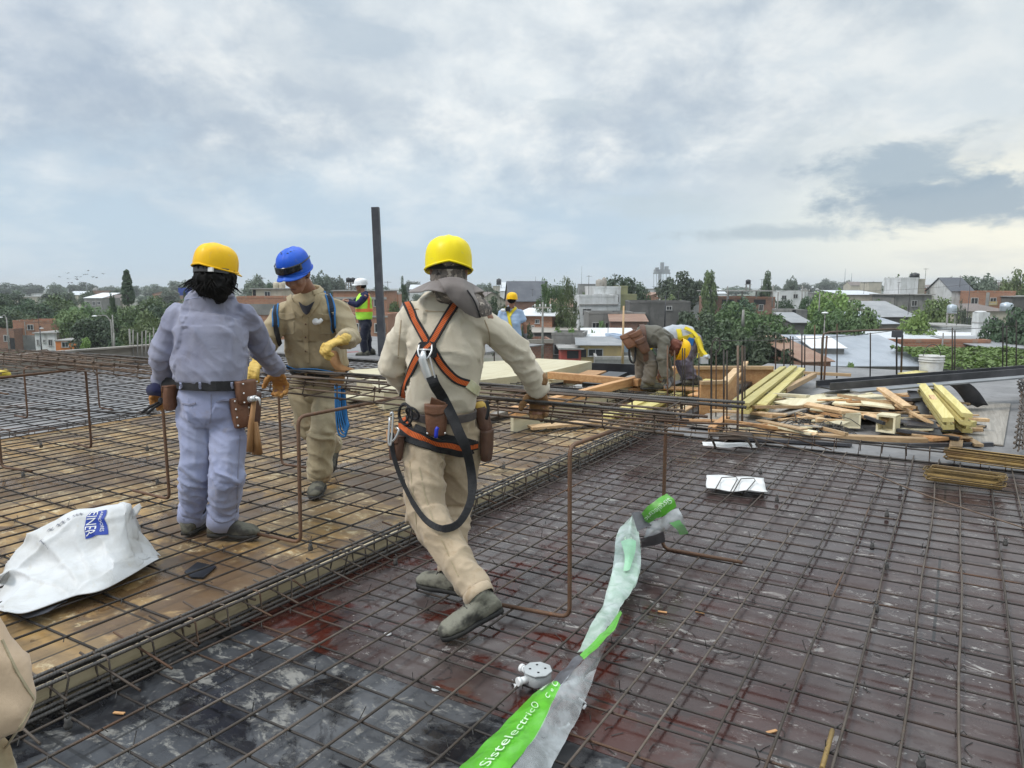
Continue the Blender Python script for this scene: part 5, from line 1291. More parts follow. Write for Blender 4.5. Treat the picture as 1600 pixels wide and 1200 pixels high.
# white disc and metal scrap, orange splinters
for (px, py, lab) in ((681, 1077, 'small white plastic disc lying on the dark red boards near the black boards'), (606, 991, 'small white disc lying by the trailing boot')):
    b = MB(); lathe(b, G(px, py, .002), ((.001, 0), (.017, 0), (.017, .004), (.001, .004)), 14); tag(b.build('plastic_disc', M_LAMP), lab, 'disc')
for (px, py, a, lab) in ((186, 1114, .4, 'orange wood splinter on the black boards at the left'), (1206, 1143, .9, 'orange leaf like chip on the purple boards, bottom right'), (1035, 956, .2, 'orange chip right of the plastic sleeve'), (1094, 957, .1, 'small orange chip beyond the plastic sleeve')):
    b = MB(); p = G(px, py, .006); d = Vector((math.cos(a), math.sin(a), 0)) * .022; b.bar(p - d, p + d, .012, .004); tag(b.build('wood_chip', M_ORANGEWOOD), lab, 'wood chip')
b = MB(); b.tube(bar_pts(G(1303, 1141, .045), G(1286, 1200, .045), 4), .0085, 7); tag(b.build('tape_wrap', M_OCHRE), 'yellow painted stretch of bar at the bottom right', 'paint mark')
# dark plate on the yellow boards
slabpoly('dark steel plate lying on the yellow boards by the low cage', [G(288, 893, .112), G(308, 878, .112), G(338, 884, .112), G(318, 902, .112), G(298, 901, .112)], .008, M_BLACKFILM, 'steel_plate', 'plate')
# ---------------------------------------------------------------- people
def remesh(mb, voxel, smooth=6):
    me = mb.mesh('tmp'); o = bpy.data.objects.new('tmp', me); COL.objects.link(o)
    m = o.modifiers.new('r', 'REMESH'); m.mode = 'VOXEL'; m.voxel_size = voxel
    if smooth:
        s = o.modifiers.new('s', 'SMOOTH'); s.factor = .5; s.iterations = smooth
    ev = o.evaluated_get(bpy.context.evaluated_depsgraph_get())
    me2 = bpy.data.meshes.new_from_object(ev)
    bpy.data.objects.remove(o); bpy.data.meshes.remove(me)
    me2.materials.clear()
    me2.polygons.foreach_set('use_smooth', [True] * len(me2.polygons))
    return me2
def fold(me, bones, seed=0):
    """press cloth folds into a mesh; bones: (a, b, along stretch, amplitude, frequency, joint weight)"""
    n = len(me.vertices); co = np.empty(n * 3); me.vertices.foreach_get('co', co); co = co.reshape(n, 3)
    no = np.empty(n * 3); me.vertices.foreach_get('normal', no); no = no.reshape(n, 3)
    best = np.full(n, 1e9); idx = np.zeros(n, int); T_ = np.zeros(n)
    for i, bn in enumerate(bones):
        a = np.array(bn[0]); d = np.array(bn[1]) - a; L2 = d @ d
        t = np.clip(((co - a) @ d) / L2, 0, 1); dist = np.linalg.norm(co - a - t[:, None] * d, axis=1)
        w = dist < best; best[w] = dist[w]; idx[w] = i; T_[w] = t[w]
    out = np.zeros(n)
    B = []
    for bn in bones:
        ax = (Vector(bn[1]) - Vector(bn[0])); ax.normalize(); B.append(ax)
    for v in range(n):
        bn = bones[idx[v]]; ax = B[idx[v]]; p = Vector(co[v]); al = p.dot(ax)
        q = (p + ax * (al * (bn[2] - 1))) * (bn[4] * .74) + Vector((seed, 0, 0))
        q = Vector((q.x + .55 * q.z, q.y - .35 * q.x, q.z + .4 * q.y))
        wv = Vector((noise.noise(p * 5 + Vector((seed, 3, 1))), noise.noise(p * 5 + Vector((9, seed, 4))), noise.noise(p * 5 + Vector((2, 7, seed))))) * .5
        q += wv
        r1 = max(0, 1 - 2.0 * abs(noise.noise(q))) ** 1.5 * 1.5 + .7 * noise.noise(q * .5 + Vector((1, 2, 8))); r2 = max(0, 1 - 2.6 * abs(noise.noise(q * 1.7 + Vector((4, 4, 4))))) ** 1.6
        t = T_[v]; jw = 1 - bn[5] + bn[5] * abs(2 * t - 1) ** 1.5
        q = None
        out[v] = bn[3] * jw * (r1 * 1.0 + r2 * .45 - .55)
    co = co + no * out[:, None]
    me.vertices.foreach_set('co', co.reshape(-1)); me.update()
def bvh_of(meshes):
    vs = []; fs = []
    for me in meshes:
        o = len(vs); vs += [v.co.copy() for v in me.vertices]; fs += [[o + i for i in p.vertices] for p in me.polygons]
    return BVHTree.FromPolygons(vs, fs)
def limb(mb, pts, rad, n=14):
    pts = [Vector(p) for p in pts]; rad = list(rad)
    t0 = (pts[0] - pts[1]).normalized(); t1 = (pts[-1] - pts[-2]).normalized()
    P_ = [pts[0] + t0 * rad[0] * .8, pts[0] + t0 * rad[0] * .45] + pts + [pts[-1] + t1 * rad[-1] * .3, pts[-1] + t1 * rad[-1] * .5]
    R_ = [rad[0] * .45, rad[0] * .85] + rad + [rad[-1] * .85, rad[-1] * .4]
    mb.tube(P_, R_, n)
def torso(mb, lev, n=24, ex=2.5):
    """lev: (centre, right vector, half width, half depth)"""
    rings = []
    k = len(lev)
    for i, (c, r, w, d) in enumerate(lev):
        ax = (lev[min(i + 1, k - 1)][0] - lev[max(i - 1, 0)][0]).normalized(); r = (r - ax * r.dot(ax)).normalized(); f = ax.cross(r)
        rg = []
        for j in range(n):
            a = 2 * math.pi * j / n; x, y = math.cos(a), math.sin(a)
            s = (abs(x) ** ex + abs(y) ** ex) ** (-1 / ex); rg.append(c + r * (x * s * w) + f * (y * s * d))
        rings.append(rg)
    mb.loft(rings)
def hand(mb, w, d, pn, thumb, curl=.6, s=1.0, r=.0115, spread=0.0, tdir=None):
    """palm and five fingers; w wrist, d direction of the fingers, pn palm normal, thumb = +1/-1 side"""
    w = Vector(w); d = Vector(d).normalized(); pn = Vector(pn); pn = (pn - d * pn.dot(d)).normalized(); sd = d.cross(pn)
    M = Matrix((sd, d, pn)).transposed()
    mb.ball(w + d * .058 * s, (.043 * s, .056 * s, .019 * s), M); mb.tube([w - d * .03 * s, w + d * .03 * s], .027 * s, 10)
    for i, L in enumerate((.92, 1.04, 1.0, .80)):
        o = (i - 1.5) * .0215 * s * thumb * -1
        p = w + d * .100 * s + sd * o; dirn = d.copy(); dirn.rotate(Matrix.Rotation(spread * (i - 1.5) * -thumb, 3, pn)); pts = [w + d * .07 * s + sd * o * .9, p.copy()]; ca = curl * (1 + .12 * math.sin(i * 2.3))
        for k, l in enumerate((.040, .027, .022)):
            dirn = dirn.copy(); dirn.rotate(Matrix.Rotation(ca * (1, 1.15, .8)[k], 3, sd)); p = p + dirn * l * L * s; pts.append(p.copy())
        mb.tube(pts, [r * 1.05 * s, r * 1.08 * s, r * s, r * .92 * s, r * .75 * s], 8)
    p = w + d * .030 * s + sd * thumb * .030 * s; td = (d * .55 + sd * thumb * .75 + pn * .35).normalized() if tdir is None else Vector(tdir).normalized()
    p2 = p + td * .042 * s; td2 = (td + d * .6 + pn * .5 * curl).normalized(); p3 = p2 + td2 * .030 * s; p4 = p3 + (td2 + pn * curl * .6).normalized() * .024 * s
    mb.tube([p, p2, p3, p4], [r * 1.4 * s, r * 1.2 * s, r * 1.05 * s, r * .8 * s], 8)
def head(mb, c, r, f, u, s=1.0):
    M = Matrix((r, f, u)).transposed()
    def e(x, y, z, a, b_, c_): mb.ball(c + M @ Vector((x, y, z)) * s, (a * s, b_ * s, c_ * s), M, 16, 10)
    e(0, -.008, .035, .076, .096, .082); e(0, .028, -.03, .062, .066, .088); e(0, .048, -.088, .046, .044, .034); e(0, .082, -.098, .022, .020, .018)
    e(0, .098, -.026, .011, .016, .030); e(0, .112, -.043, .016, .014, .011); e(.012, .098, -.046, .011, .012, .009); e(-.012, .098, -.046, .011, .012, .009)
    e(.028, .084, .010, .024, .012, .009); e(-.028, .084, .010, .024, .012, .009); e(.038, .068, -.038, .022, .022, .026); e(-.038, .068, -.038, .022, .022, .026)
    e(0, .088, -.069, .024, .012, .007); e(0, .087, -.079, .019, .012, .007); e(.079, -.006, -.014, .010, .020, .032); e(-.079, -.006, -.014, .010, .020, .032)
    e(.03, .079, -.008, .013, .010, .008); e(-.03, .079, -.008, .013, .010, .008)
def boot(ankle, toe, up, mat, sole, parent, w=.05, shaft=.07, L=None):
    """boot with a separate sole; toe = tip on the ground"""
    ankle, toe, up = Vector(ankle), Vector(toe), Vector(up).normalized()
    f = toe - ankle; f = (f - up * f.dot(up)); 
    f.normalize(); r = f.cross(up)
    base = toe.copy(); L = L or .29
    def pt(x, y, z): return base + f * (y - L) + r * x + up * z
    secs = [(-.008, .032, .012, .06), (.008, .041, .012, .11), (.05, .044, .012, .135), (.09, .043, .012, .128), (.13, .044, .012, .106), (.18, .050, .012, .086), (.22, .052, .012, .078), (.26, .048, .014, .070), (.285, .036, .018, .055), (.296, .018, .024, .040)]
    mb = MB(); n = 16; rings = []
    for (y, ww, z0, z1) in secs:
        zc, zh = (z0 + z1) / 2, (z1 - z0) / 2; rg = []
        for j in range(n):
            a = 2 * math.pi * j / n; cx, sx = math.cos(a), math.sin(a); q = (abs(cx) ** 3 + abs(sx) ** 3) ** (-1 / 3.0)
            rg.append(pt(cx * q * ww * (w / .05), y * L / .29, zc + sx * q * zh))
        rings.append(rg)
    mb.loft(rings)
    limb(mb, [pt(0, .06 * L / .29, .05), pt(0, .055 * L / .29, .09), ankle + (ankle - pt(0, .05, 0)).normalized() * shaft * .5], [.042 * w / .05, .045 * w / .05, .05 * w / .05])
    me = remesh(mb, .008, 3); fold(me, [(pt(0, 0, .05), pt(0, L, .04), .6, .004, 16, 0)], 3)
    bo = link('boot', me, mat, parent)
    sb = MB(); rings = []
    out = [(-.008, .034), (.03, .043), (.08, .042), (.13, .043), (.19, .052), (.24, .050), (.28, .036), (.297, .014)]
    top = [pt(x * (w / .05), y * L / .29, .026) for y, x in out] + [pt(-x * (w / .05), y * L / .29, .022) for y, x in out[::-1]]
    bot = [pt(x * .96 * (w / .05), y * L / .29, .0) for y, x in out] + [pt(-x * .96 * (w / .05), y * L / .29, .0) for y, x in out[::-1]]
    sb.loft([bot, top]); so_ = sb.build('sole', sole, bo)
    for k in range(4):
        lb = MB(); lb.tube([pt(-.024, (.10 + .022 * k) * L / .29, .116 - k * .010), pt(0, (.105 + .022 * k) * L / .29, .124 - k * .011), pt(.024, (.10 + .022 * k) * L / .29, .116 - k * .010)], .0035, 5); lb.build('lace', sole, bo)
    return bo
def helmet(c, r, f, u, mat, parent, w=.112, l=.142, h=.118, side=.035, peak=.045, ridge=True, name='helmet', vents=False):
    """c = centre of the rim plane"""
    M = Matrix((r, f, u)).transposed(); mb = MB(); n = 32; rings = []
    prof = [(1.0, -side), (1.0, 0), (.985, h * .25), (.93, h * .52), (.82, h * .73), (.64, h * .88), (.42, h * .965), (.2, h * .995), (.03, h)]
    for k, z in prof:
        rg = []
        for j in range(n):
            a = 2 * math.pi * j / n; x, y = math.cos(a), math.sin(a)
            rr = k
            zz = z
            if ridge and z > h * .2:
                bump_ = max(0, 1 - abs(x * k * w) / .016) + .7 * max(0, 1 - abs(abs(x * k * w) - .038) / .010)
                zz += .006 * bump_ * (1 if z > h * .3 else .3)
            if z == -side: zz = -side * (.55 + .45 * abs(x)) if y < 0 else -side * (.25 + .75 * abs(x))
            rg.append(c + M @ Vector((x * rr * w, y * rr * l, zz)))
        rings.append(rg)
    mb.loft(rings, cap=False)
    mb.face([v for v in mb.bm.verts][-n:])
    o = mb.build(name, mat, parent); s = o.modifiers.new('s', 'SOLIDIFY'); s.thickness = .004; s.offset = -1
    sb = o.modifiers.new('d', 'SUBSURF'); sb.levels = 1; sb.render_levels = 2
    pb = MB()
    def br(u_, v_):
        a = math.pi * u_; x, y = math.cos(a), math.sin(a)
        z = -side * (.25 + .75 * abs(x)); e = v_
        return c + M @ Vector((x * w * (1 + .03 * e), y * l + e * peak * max(0, y) ** .7, z - e * .018 * max(0, y) + .004 * (1 - e)))
    pb.grid(br, 24, 4); p_ = pb.build('peak', mat, o); s = p_.modifiers.new('s', 'SOLIDIFY'); s.thickness = .005
    rb = MB(); pts = []
    for j in range(n):
        a = 2 * math.pi * j / n; x, y = math.cos(a), math.sin(a); zz = -side * (.55 + .45 * abs(x)) if y < 0 else -side * (.25 + .75 * abs(x)); pts.append(c + M @ Vector((x * w * 1.012, y * l * 1.012, zz + .003)))
    rb.tube(pts, .005, 6, closed=True); rb.build('rim', mat, o)
    return o
def ribbon(name, pts, nrm, width, thick, mat, parent, closed=False):
    mb = MB(); k = len(pts); sec = []; L = 0
    for i, p in enumerate(pts):
        t = (pts[(i + 1) % k] - pts[i - 1]) if closed else pts[min(i + 1, k - 1)] - pts[max(0, i - 1)]
        t.normalize(); nn = nrm[i] - t * nrm[i].dot(t); nn.normalize(); s = t.cross(nn)
        if i: L += (p - pts[i - 1]).length
        wd = width[min(int(i * len(width) / k), len(width) - 1)] if isinstance(width, (list, tuple)) else width
        q = [mb.bm.verts.new(p + s * (wd * x) + nn * (thick * y)) for x, y in ((-.5, .3), (-.45, 1), (.45, 1), (.5, .3), (.5, -.4), (-.5, -.4))]
        sec.append((q, L))
    us = (0, .05, .95, 1, 1, 0)
    for i in range(k if closed else k - 1):
        (A, la), (B, lb) = sec[i], sec[(i + 1) % k]
        if i == k - 1: lb = la + (pts[0] - pts[-1]).length
        for j in range(6):
            jj = (j + 1) % 6
            f = mb.face((A[j], A[jj], B[jj], B[j]), ((us[j], la), (us[jj], la), (us[jj], lb), (us[j], lb)))
            if f: f.smooth = False
    if not closed: mb.face(sec[0][0][::-1]); mb.face(sec[-1][0])
    return mb.build(name, mat, parent)
def smooth_list(v, it=2):
    for _ in range(it): v = [v[0]] + [(v[i - 1] + v[i] * 2 + v[i + 1]) / 4 for i in range(1, len(v) - 1)] + [v[-1]]
    return v
def cast(bv, px, py, src=None):
    d = RAY(px, py).normalized(); h = bv.ray_cast(src or EYE, d)
    return (h[0], h[1] if h[1].dot(d) < 0 else -h[1]) if h[0] is not None else (None, None)
def near(bv, px, py, D):
    """like cast, but takes the closest spot of the body where the line of sight misses it"""
    h, n_ = cast(bv, px, py)
    if h is not None: return h, n_
    q = P(px, py, D); h = bv.find_nearest(q); return h[0], (q - h[0]).normalized() if (q - h[0]).length > 1e-4 else h[1]
def strap(name, px_pts, width, mat, bv, parent, off=.006, thick=.004, n=28, it=3):
    c2 = spl([(x, y, 0) for x, y in px_pts], n); ps, ns = [], []
    for q in c2:
        h, nn = cast(bv, q.x, q.y)
        if h is None: continue
        ps.append(h + nn * off); ns.append(nn)
    if len(ps) < 3: return None
    return ribbon(name, smooth_list(ps, it), smooth_list(ns, it + 2), width, thick, mat, parent)
def belt(name, c, ax, bv, width, mat, parent, off=.006, thick=.005, n=44, r0=.5, sag=None):
    ps, ns = [], []; ax = Vector(ax).normalized(); a0 = ax.orthogonal().normalized(); a1 = ax.cross(a0)
    for j in range(n):
        a = 2 * math.pi * j / n; d = a0 * math.cos(a) + a1 * math.sin(a)
        h = bv.ray_cast(c + d * r0, -d)
        if h[0] is None or (h[0] - c).length > r0 - .02: p = c + d * .16
        else: p = h[0]
        ps.append(p + d * off); ns.append(d)
    ps = [(ps[i - 1] + ps[i] * 2 + ps[(i + 1) % n]) / 4 for i in range(n)]
    return ribbon(name, ps, ns, width, thick, mat, parent, closed=True)
def pouch(name, pos, nrm, w, h, d, mat, parent, flap=True, taper=.85, up=UP, tilt=0.0, studs=0):
    nrm = Vector(nrm); nrm.z *= .3; nrm.normalize(); u = (up - nrm * up.dot(nrm)).normalized()
    if tilt: u.rotate(Matrix.Rotation(tilt, 3, nrm))
    r = u.cross(nrm); c = pos + nrm * (d / 2)
    mb = MB(); rings = []
    for k, sc in ((-.5, taper * .8), (-.46, taper * .97), (-.2, .95), (.1, 1), (.42, 1.0), (.5, .98)):
        rg = []
        for j in range(20):
            a = 2 * math.pi * j / 20; x, y = math.cos(a), math.sin(a); s = (abs(x) ** 4 + abs(y) ** 4) ** -.25
            rg.append(c + r * (x * s * w / 2 * sc) + nrm * (y * s * d / 2 * (sc if k < 0 else 1)) + u * (k * h))
        rings.append(rg)
    mb.loft(rings); o = mb.build(name, mat, parent)
    if flap:
        fb = MB(); fb.grid(lambda a, b_: c + r * ((a - .5) * w * 1.04) + nrm * (d * .53 + .004 - .01 * (2 * a - 1) ** 2 if b_ > .3 else d * (-.4 + .93 * b_ / .3)) + u * (h * (.52 - (.36 * max(0, b_ - .3) / .7) * (1 - .25 * (2 * a - 1) ** 2))), 8, 8)
        f = fb.build('flap', mat, o); s = f.modifiers.new('s', 'SOLIDIFY'); s.thickness = .004
    for k in range(studs):
        sb = MB(); sb.ball(c + nrm * (d * .52 + .003) + r * (w * .4 * (1 if k % 2 else -1)) + u * (h * (-.4 + .8 * (k // 2) / max(1, studs // 2 - 1))), .0055, None, 8, 5); sb.build('rivet', M_RIVET, o)
    return o, c, r, nrm, u

def cloth(name, a, b_, stain, dirt=.4, weave=True, rough=.85, patch=None):
    t = NT(name); v = t.coord('Object')
    n1 = t.noise(v, 4.0, 6, .6); n2 = t.noise(v, 13, 6, .65, .5); n3 = t.noise(v, 420, 2)
    c = t.mix(t.ss(n1, .35, .65), a, b_); c = t.mix(t.ss(n2, .52, .74, 0, dirt), c, stain)
    if patch is not None:
        n4 = t.noise(v, 2.6, 6, .6, .3); c = t.mix(t.ss(n4, .54, .68, 0, .75), c, patch)
    t.col(c); t.rough(rough); t.b.inputs['Specular IOR Level'].default_value = .2
    try: t.b.inputs['Sheen Weight'].default_value = .15
    except Exception: pass
    rd = t.math('ABSOLUTE', t.math('SUBTRACT', t.noise(v, 11, 4, .55, .9), .5))
    b0 = t.bump(t.ss(rd, .14, .0), .10, .008)
    bn = t.bump(t.noise(v, 42, 5, .6, .4), .18, .005, b0)
    t.bump(n3, .25, .001, bn); return t.m
C_LAV = cloth('lavender_cotton', c4(.225, .232, .315), c4(.265, .272, .352), c4(.19, .175, .20), .45)
C_LAVT = cloth('lavender_trousers', c4(.275, .30, .445), c4(.315, .34, .475), c4(.27, .24, .25), .5)
C_BEIGE = cloth('beige_drill', c4(.58, .515, .405), c4(.63, .565, .45), c4(.47, .38, .26), .4)
C_BEIGET = cloth('beige_trousers', c4(.40, .315, .215), c4(.45, .36, .255), c4(.29, .20, .11), .6)
C_KHAKI = cloth('khaki_drill', c4(.34, .275, .17), c4(.39, .32, .205), c4(.25, .17, .075), .6, patch=c4(.30, .215, .10))
C_KHAKIT = cloth('khaki_trousers', c4(.33, .275, .175), c4(.39, .33, .22), c4(.20, .13, .06), .6, patch=c4(.20, .115, .045))
C_NAVY = cloth('navy_cotton', c4(.012, .014, .05), c4(.018, .02, .06), c4(.03, .03, .05), .2)
C_NAVYT = cloth('navy_trousers', c4(.012, .014, .028), c4(.02, .022, .038), c4(.04, .04, .045), .3)
C_TEE = cloth('blue_tee', c4(.27, .37, .52), c4(.31, .41, .56), c4(.25, .3, .38), .2)
C_OLIVE = cloth('olive_drill', c4(.10, .095, .075), c4(.13, .122, .10), c4(.08, .07, .05), .4)
C_TAUPE = cloth('taupe_cargo', c4(.125, .108, .085), c4(.15, .13, .105), c4(.09, .07, .055), .5)
C_LGREY = cloth('light_grey_tee', c4(.36, .385, .41), c4(.42, .445, .47), c4(.3, .3, .3), .3)
C_PURPT = cloth('grey_violet_trousers', c4(.12, .11, .15), c4(.16, .15, .19), c4(.08, .08, .09), .4)
C_SLEEVE = cloth('tan_sleeve', c4(.50, .36, .24), c4(.56, .42, .29), c4(.42, .30, .18), .3)
C_TSHIRT = cloth('charcoal_tee', c4(.02, .02, .028), c4(.03, .03, .038), c4(.03, .03, .035), .1)
M_SKIN = simple('tan_skin', c4(.235, .112, .068), c4(.29, .145, .092), 14, .5, .15, 120)
M_HAIR = simple('black_hair', c4(.003, .0028, .0028), c4(.007, .006, .0055), 60, .6, .5, 200, st=(1, 1, .15), spec=.15)
M_LEATHER = simple('brown_leather', c4(.13, .055, .028), c4(.18, .082, .042), 9, .55, .3, 60)
M_LEATHERD = simple('dark_leather', c4(.075, .035, .022), c4(.11, .052, .03), 9, .6, .3, 60)
M_HIDE = simple('tan_hide', c4(.26, .13, .045), c4(.32, .17, .07), 9, .7, .3, 60)
M_BOOT = simple('dusty_boot', c4(.045, .042, .036), c4(.13, .125, .095), 11, .8, .4, 60, lo=.4, hi=.6)
M_BOOTG = simple('muddy_boot', c4(.05, .048, .04), c4(.19, .185, .145), 13, .85, .6, 45, lo=.4, hi=.58, det=8)
M_SOLE = simple('rubber_sole', c4(.018, .018, .018), c4(.04, .038, .034), 14, .8)
M_RIVET = simple('rivet_metal', c4(.7, .7, .68), c4(.6, .6, .6), 3, .3, metal=.8)
M_HSTEEL = simple('hook_steel', c4(.62, .63, .63), c4(.5, .5, .5), 6, .35, metal=.6)




M_GLOVE = simple('yellow_hide_glove', c4(.55, .36, .075), c4(.62, .44, .13), 12, .8, .35, 60)
M_GLOVEO = simple('orange_hide_glove', c4(.36, .16, .04), c4(.45, .24, .07), 12, .8, .35, 60)
M_GLOVEB = simple('brown_hide_glove', c4(.20, .105, .04), c4(.27, .15, .065), 12, .8, .35, 60)
M_GLOVEG = simple('grey_glove', c4(.10, .10, .105), c4(.16, .16, .165), 12, .8, .3, 60)
M_WEB = simple('black_webbing', c4(.010, .010, .012), c4(.018, .018, .02), 30, .75, .4, 300)
M_VIS = simple('dark_visor', c4(.004, .005, .008), c4(.008, .009, .012), 4, .12)
def shell(name, a, b_):
    t = NT(name); v = t.coord('Object'); n = t.noise(v, 16, 8, .7, .4); sc_ = t.noise(t.coord('Object', (6, 40, 25), (.4, .9, .2)), 4, 5, .7)
    c = t.mix(t.ss(t.noise(v, 5), .4, .6), a, b_); c = t.mix(t.ss(n, .56, .72, 0, .30), c, c4(.36, .33, .28)); c = t.mix(t.ss(sc_, .66, .70, 0, .45), c, c4(.45, .43, .38))
    t.col(c); t.rough(t.ss(n, .35, .7, .32, .7)); t.b.inputs['Specular IOR Level'].default_value = .35; t.bump(sc_, .08, .002); return t.m
def webbing(name, core, edge, line, w0=.26, stripes=True):
    t = NT(name); u = t.sep(t.coord('UV'))
    d = t.math('ABSOLUTE', t.math('SUBTRACT', u[0], .5))
    c = t.mix(t.ss(d, w0 + .02, w0 - .02), edge, core)
    if stripes:
        s = t.ss(t.math('SINE', t.math('MULTIPLY', u[1], 6.283 * 130)), .1, .6)
        c = t.mix(t.math('MULTIPLY', t.math('MULTIPLY', s, t.ss(d, w0, w0 - .04)), .8), c, line)
    t.col(c); t.rough(.75); t.bump(t.math('SINE', t.math('MULTIPLY', u[1], 6.283 * 400)), .2, .0006); return t.m
M_HELY = shell('yellow_shell', c4(.84, .50, .0), c4(.78, .44, .0))
M_HELL = shell('lemon_shell', c4(.86, .70, .0), c4(.80, .62, .0))
M_HELB = shell('blue_shell', c4(.008, .085, .55), c4(.010, .09, .48))
M_HELW = shell('white_shell', c4(.78, .79, .80), c4(.7, .71, .72))
M_ORWEB = webbing('orange_black_webbing', c4(.68, .13, .02), c4(.012, .012, .014), c4(.10, .02, .008))
M_BLWEB = webbing('blue_black_webbing', c4(.006, .01, .02), c4(.02, .15, .38), c4(.03, .2, .45), .30, False)
M_YEWEB = webbing('yellow_webbing', c4(.66, .52, .02), c4(.58, .46, .03), c4(.5, .4, .02), .3, False)
def camo_mat():
    t = NT('camo_cloth'); v = t.coord('Object'); n = t.noise(v, 26, 4, .6, .8); n2 = t.noise(v, 40, 5, .6, .6)
    c = t.mix(t.ss(n, .46, .52), c4(.17, .145, .125), c4(.10, .088, .08)); c = t.mix(t.ss(n2, .56, .62), c, c4(.45, .39, .33)); n3 = t.noise(v, 31, 4, .6, .5); c = t.mix(t.ss(n3, .60, .64), c, c4(.035, .028, .026))
    t.col(c); t.rough(.9); t.bump(t.noise(v, 30, 5), .35, .006); return t.m
C_CAMO = camo_mat()
C_FLAP = cloth('taupe_flap', c4(.20, .175, .165), c4(.23, .205, .19), c4(.14, .12, .11), .4)
C_VEST = cloth('lime_vest', c4(.42, .80, .06), c4(.45, .85, .08), c4(.4, .7, .06), .1)
M_VISOR_OR = simple('orange_tape', c4(.85, .22, .05), c4(.8, .2, .05), 4, .5)

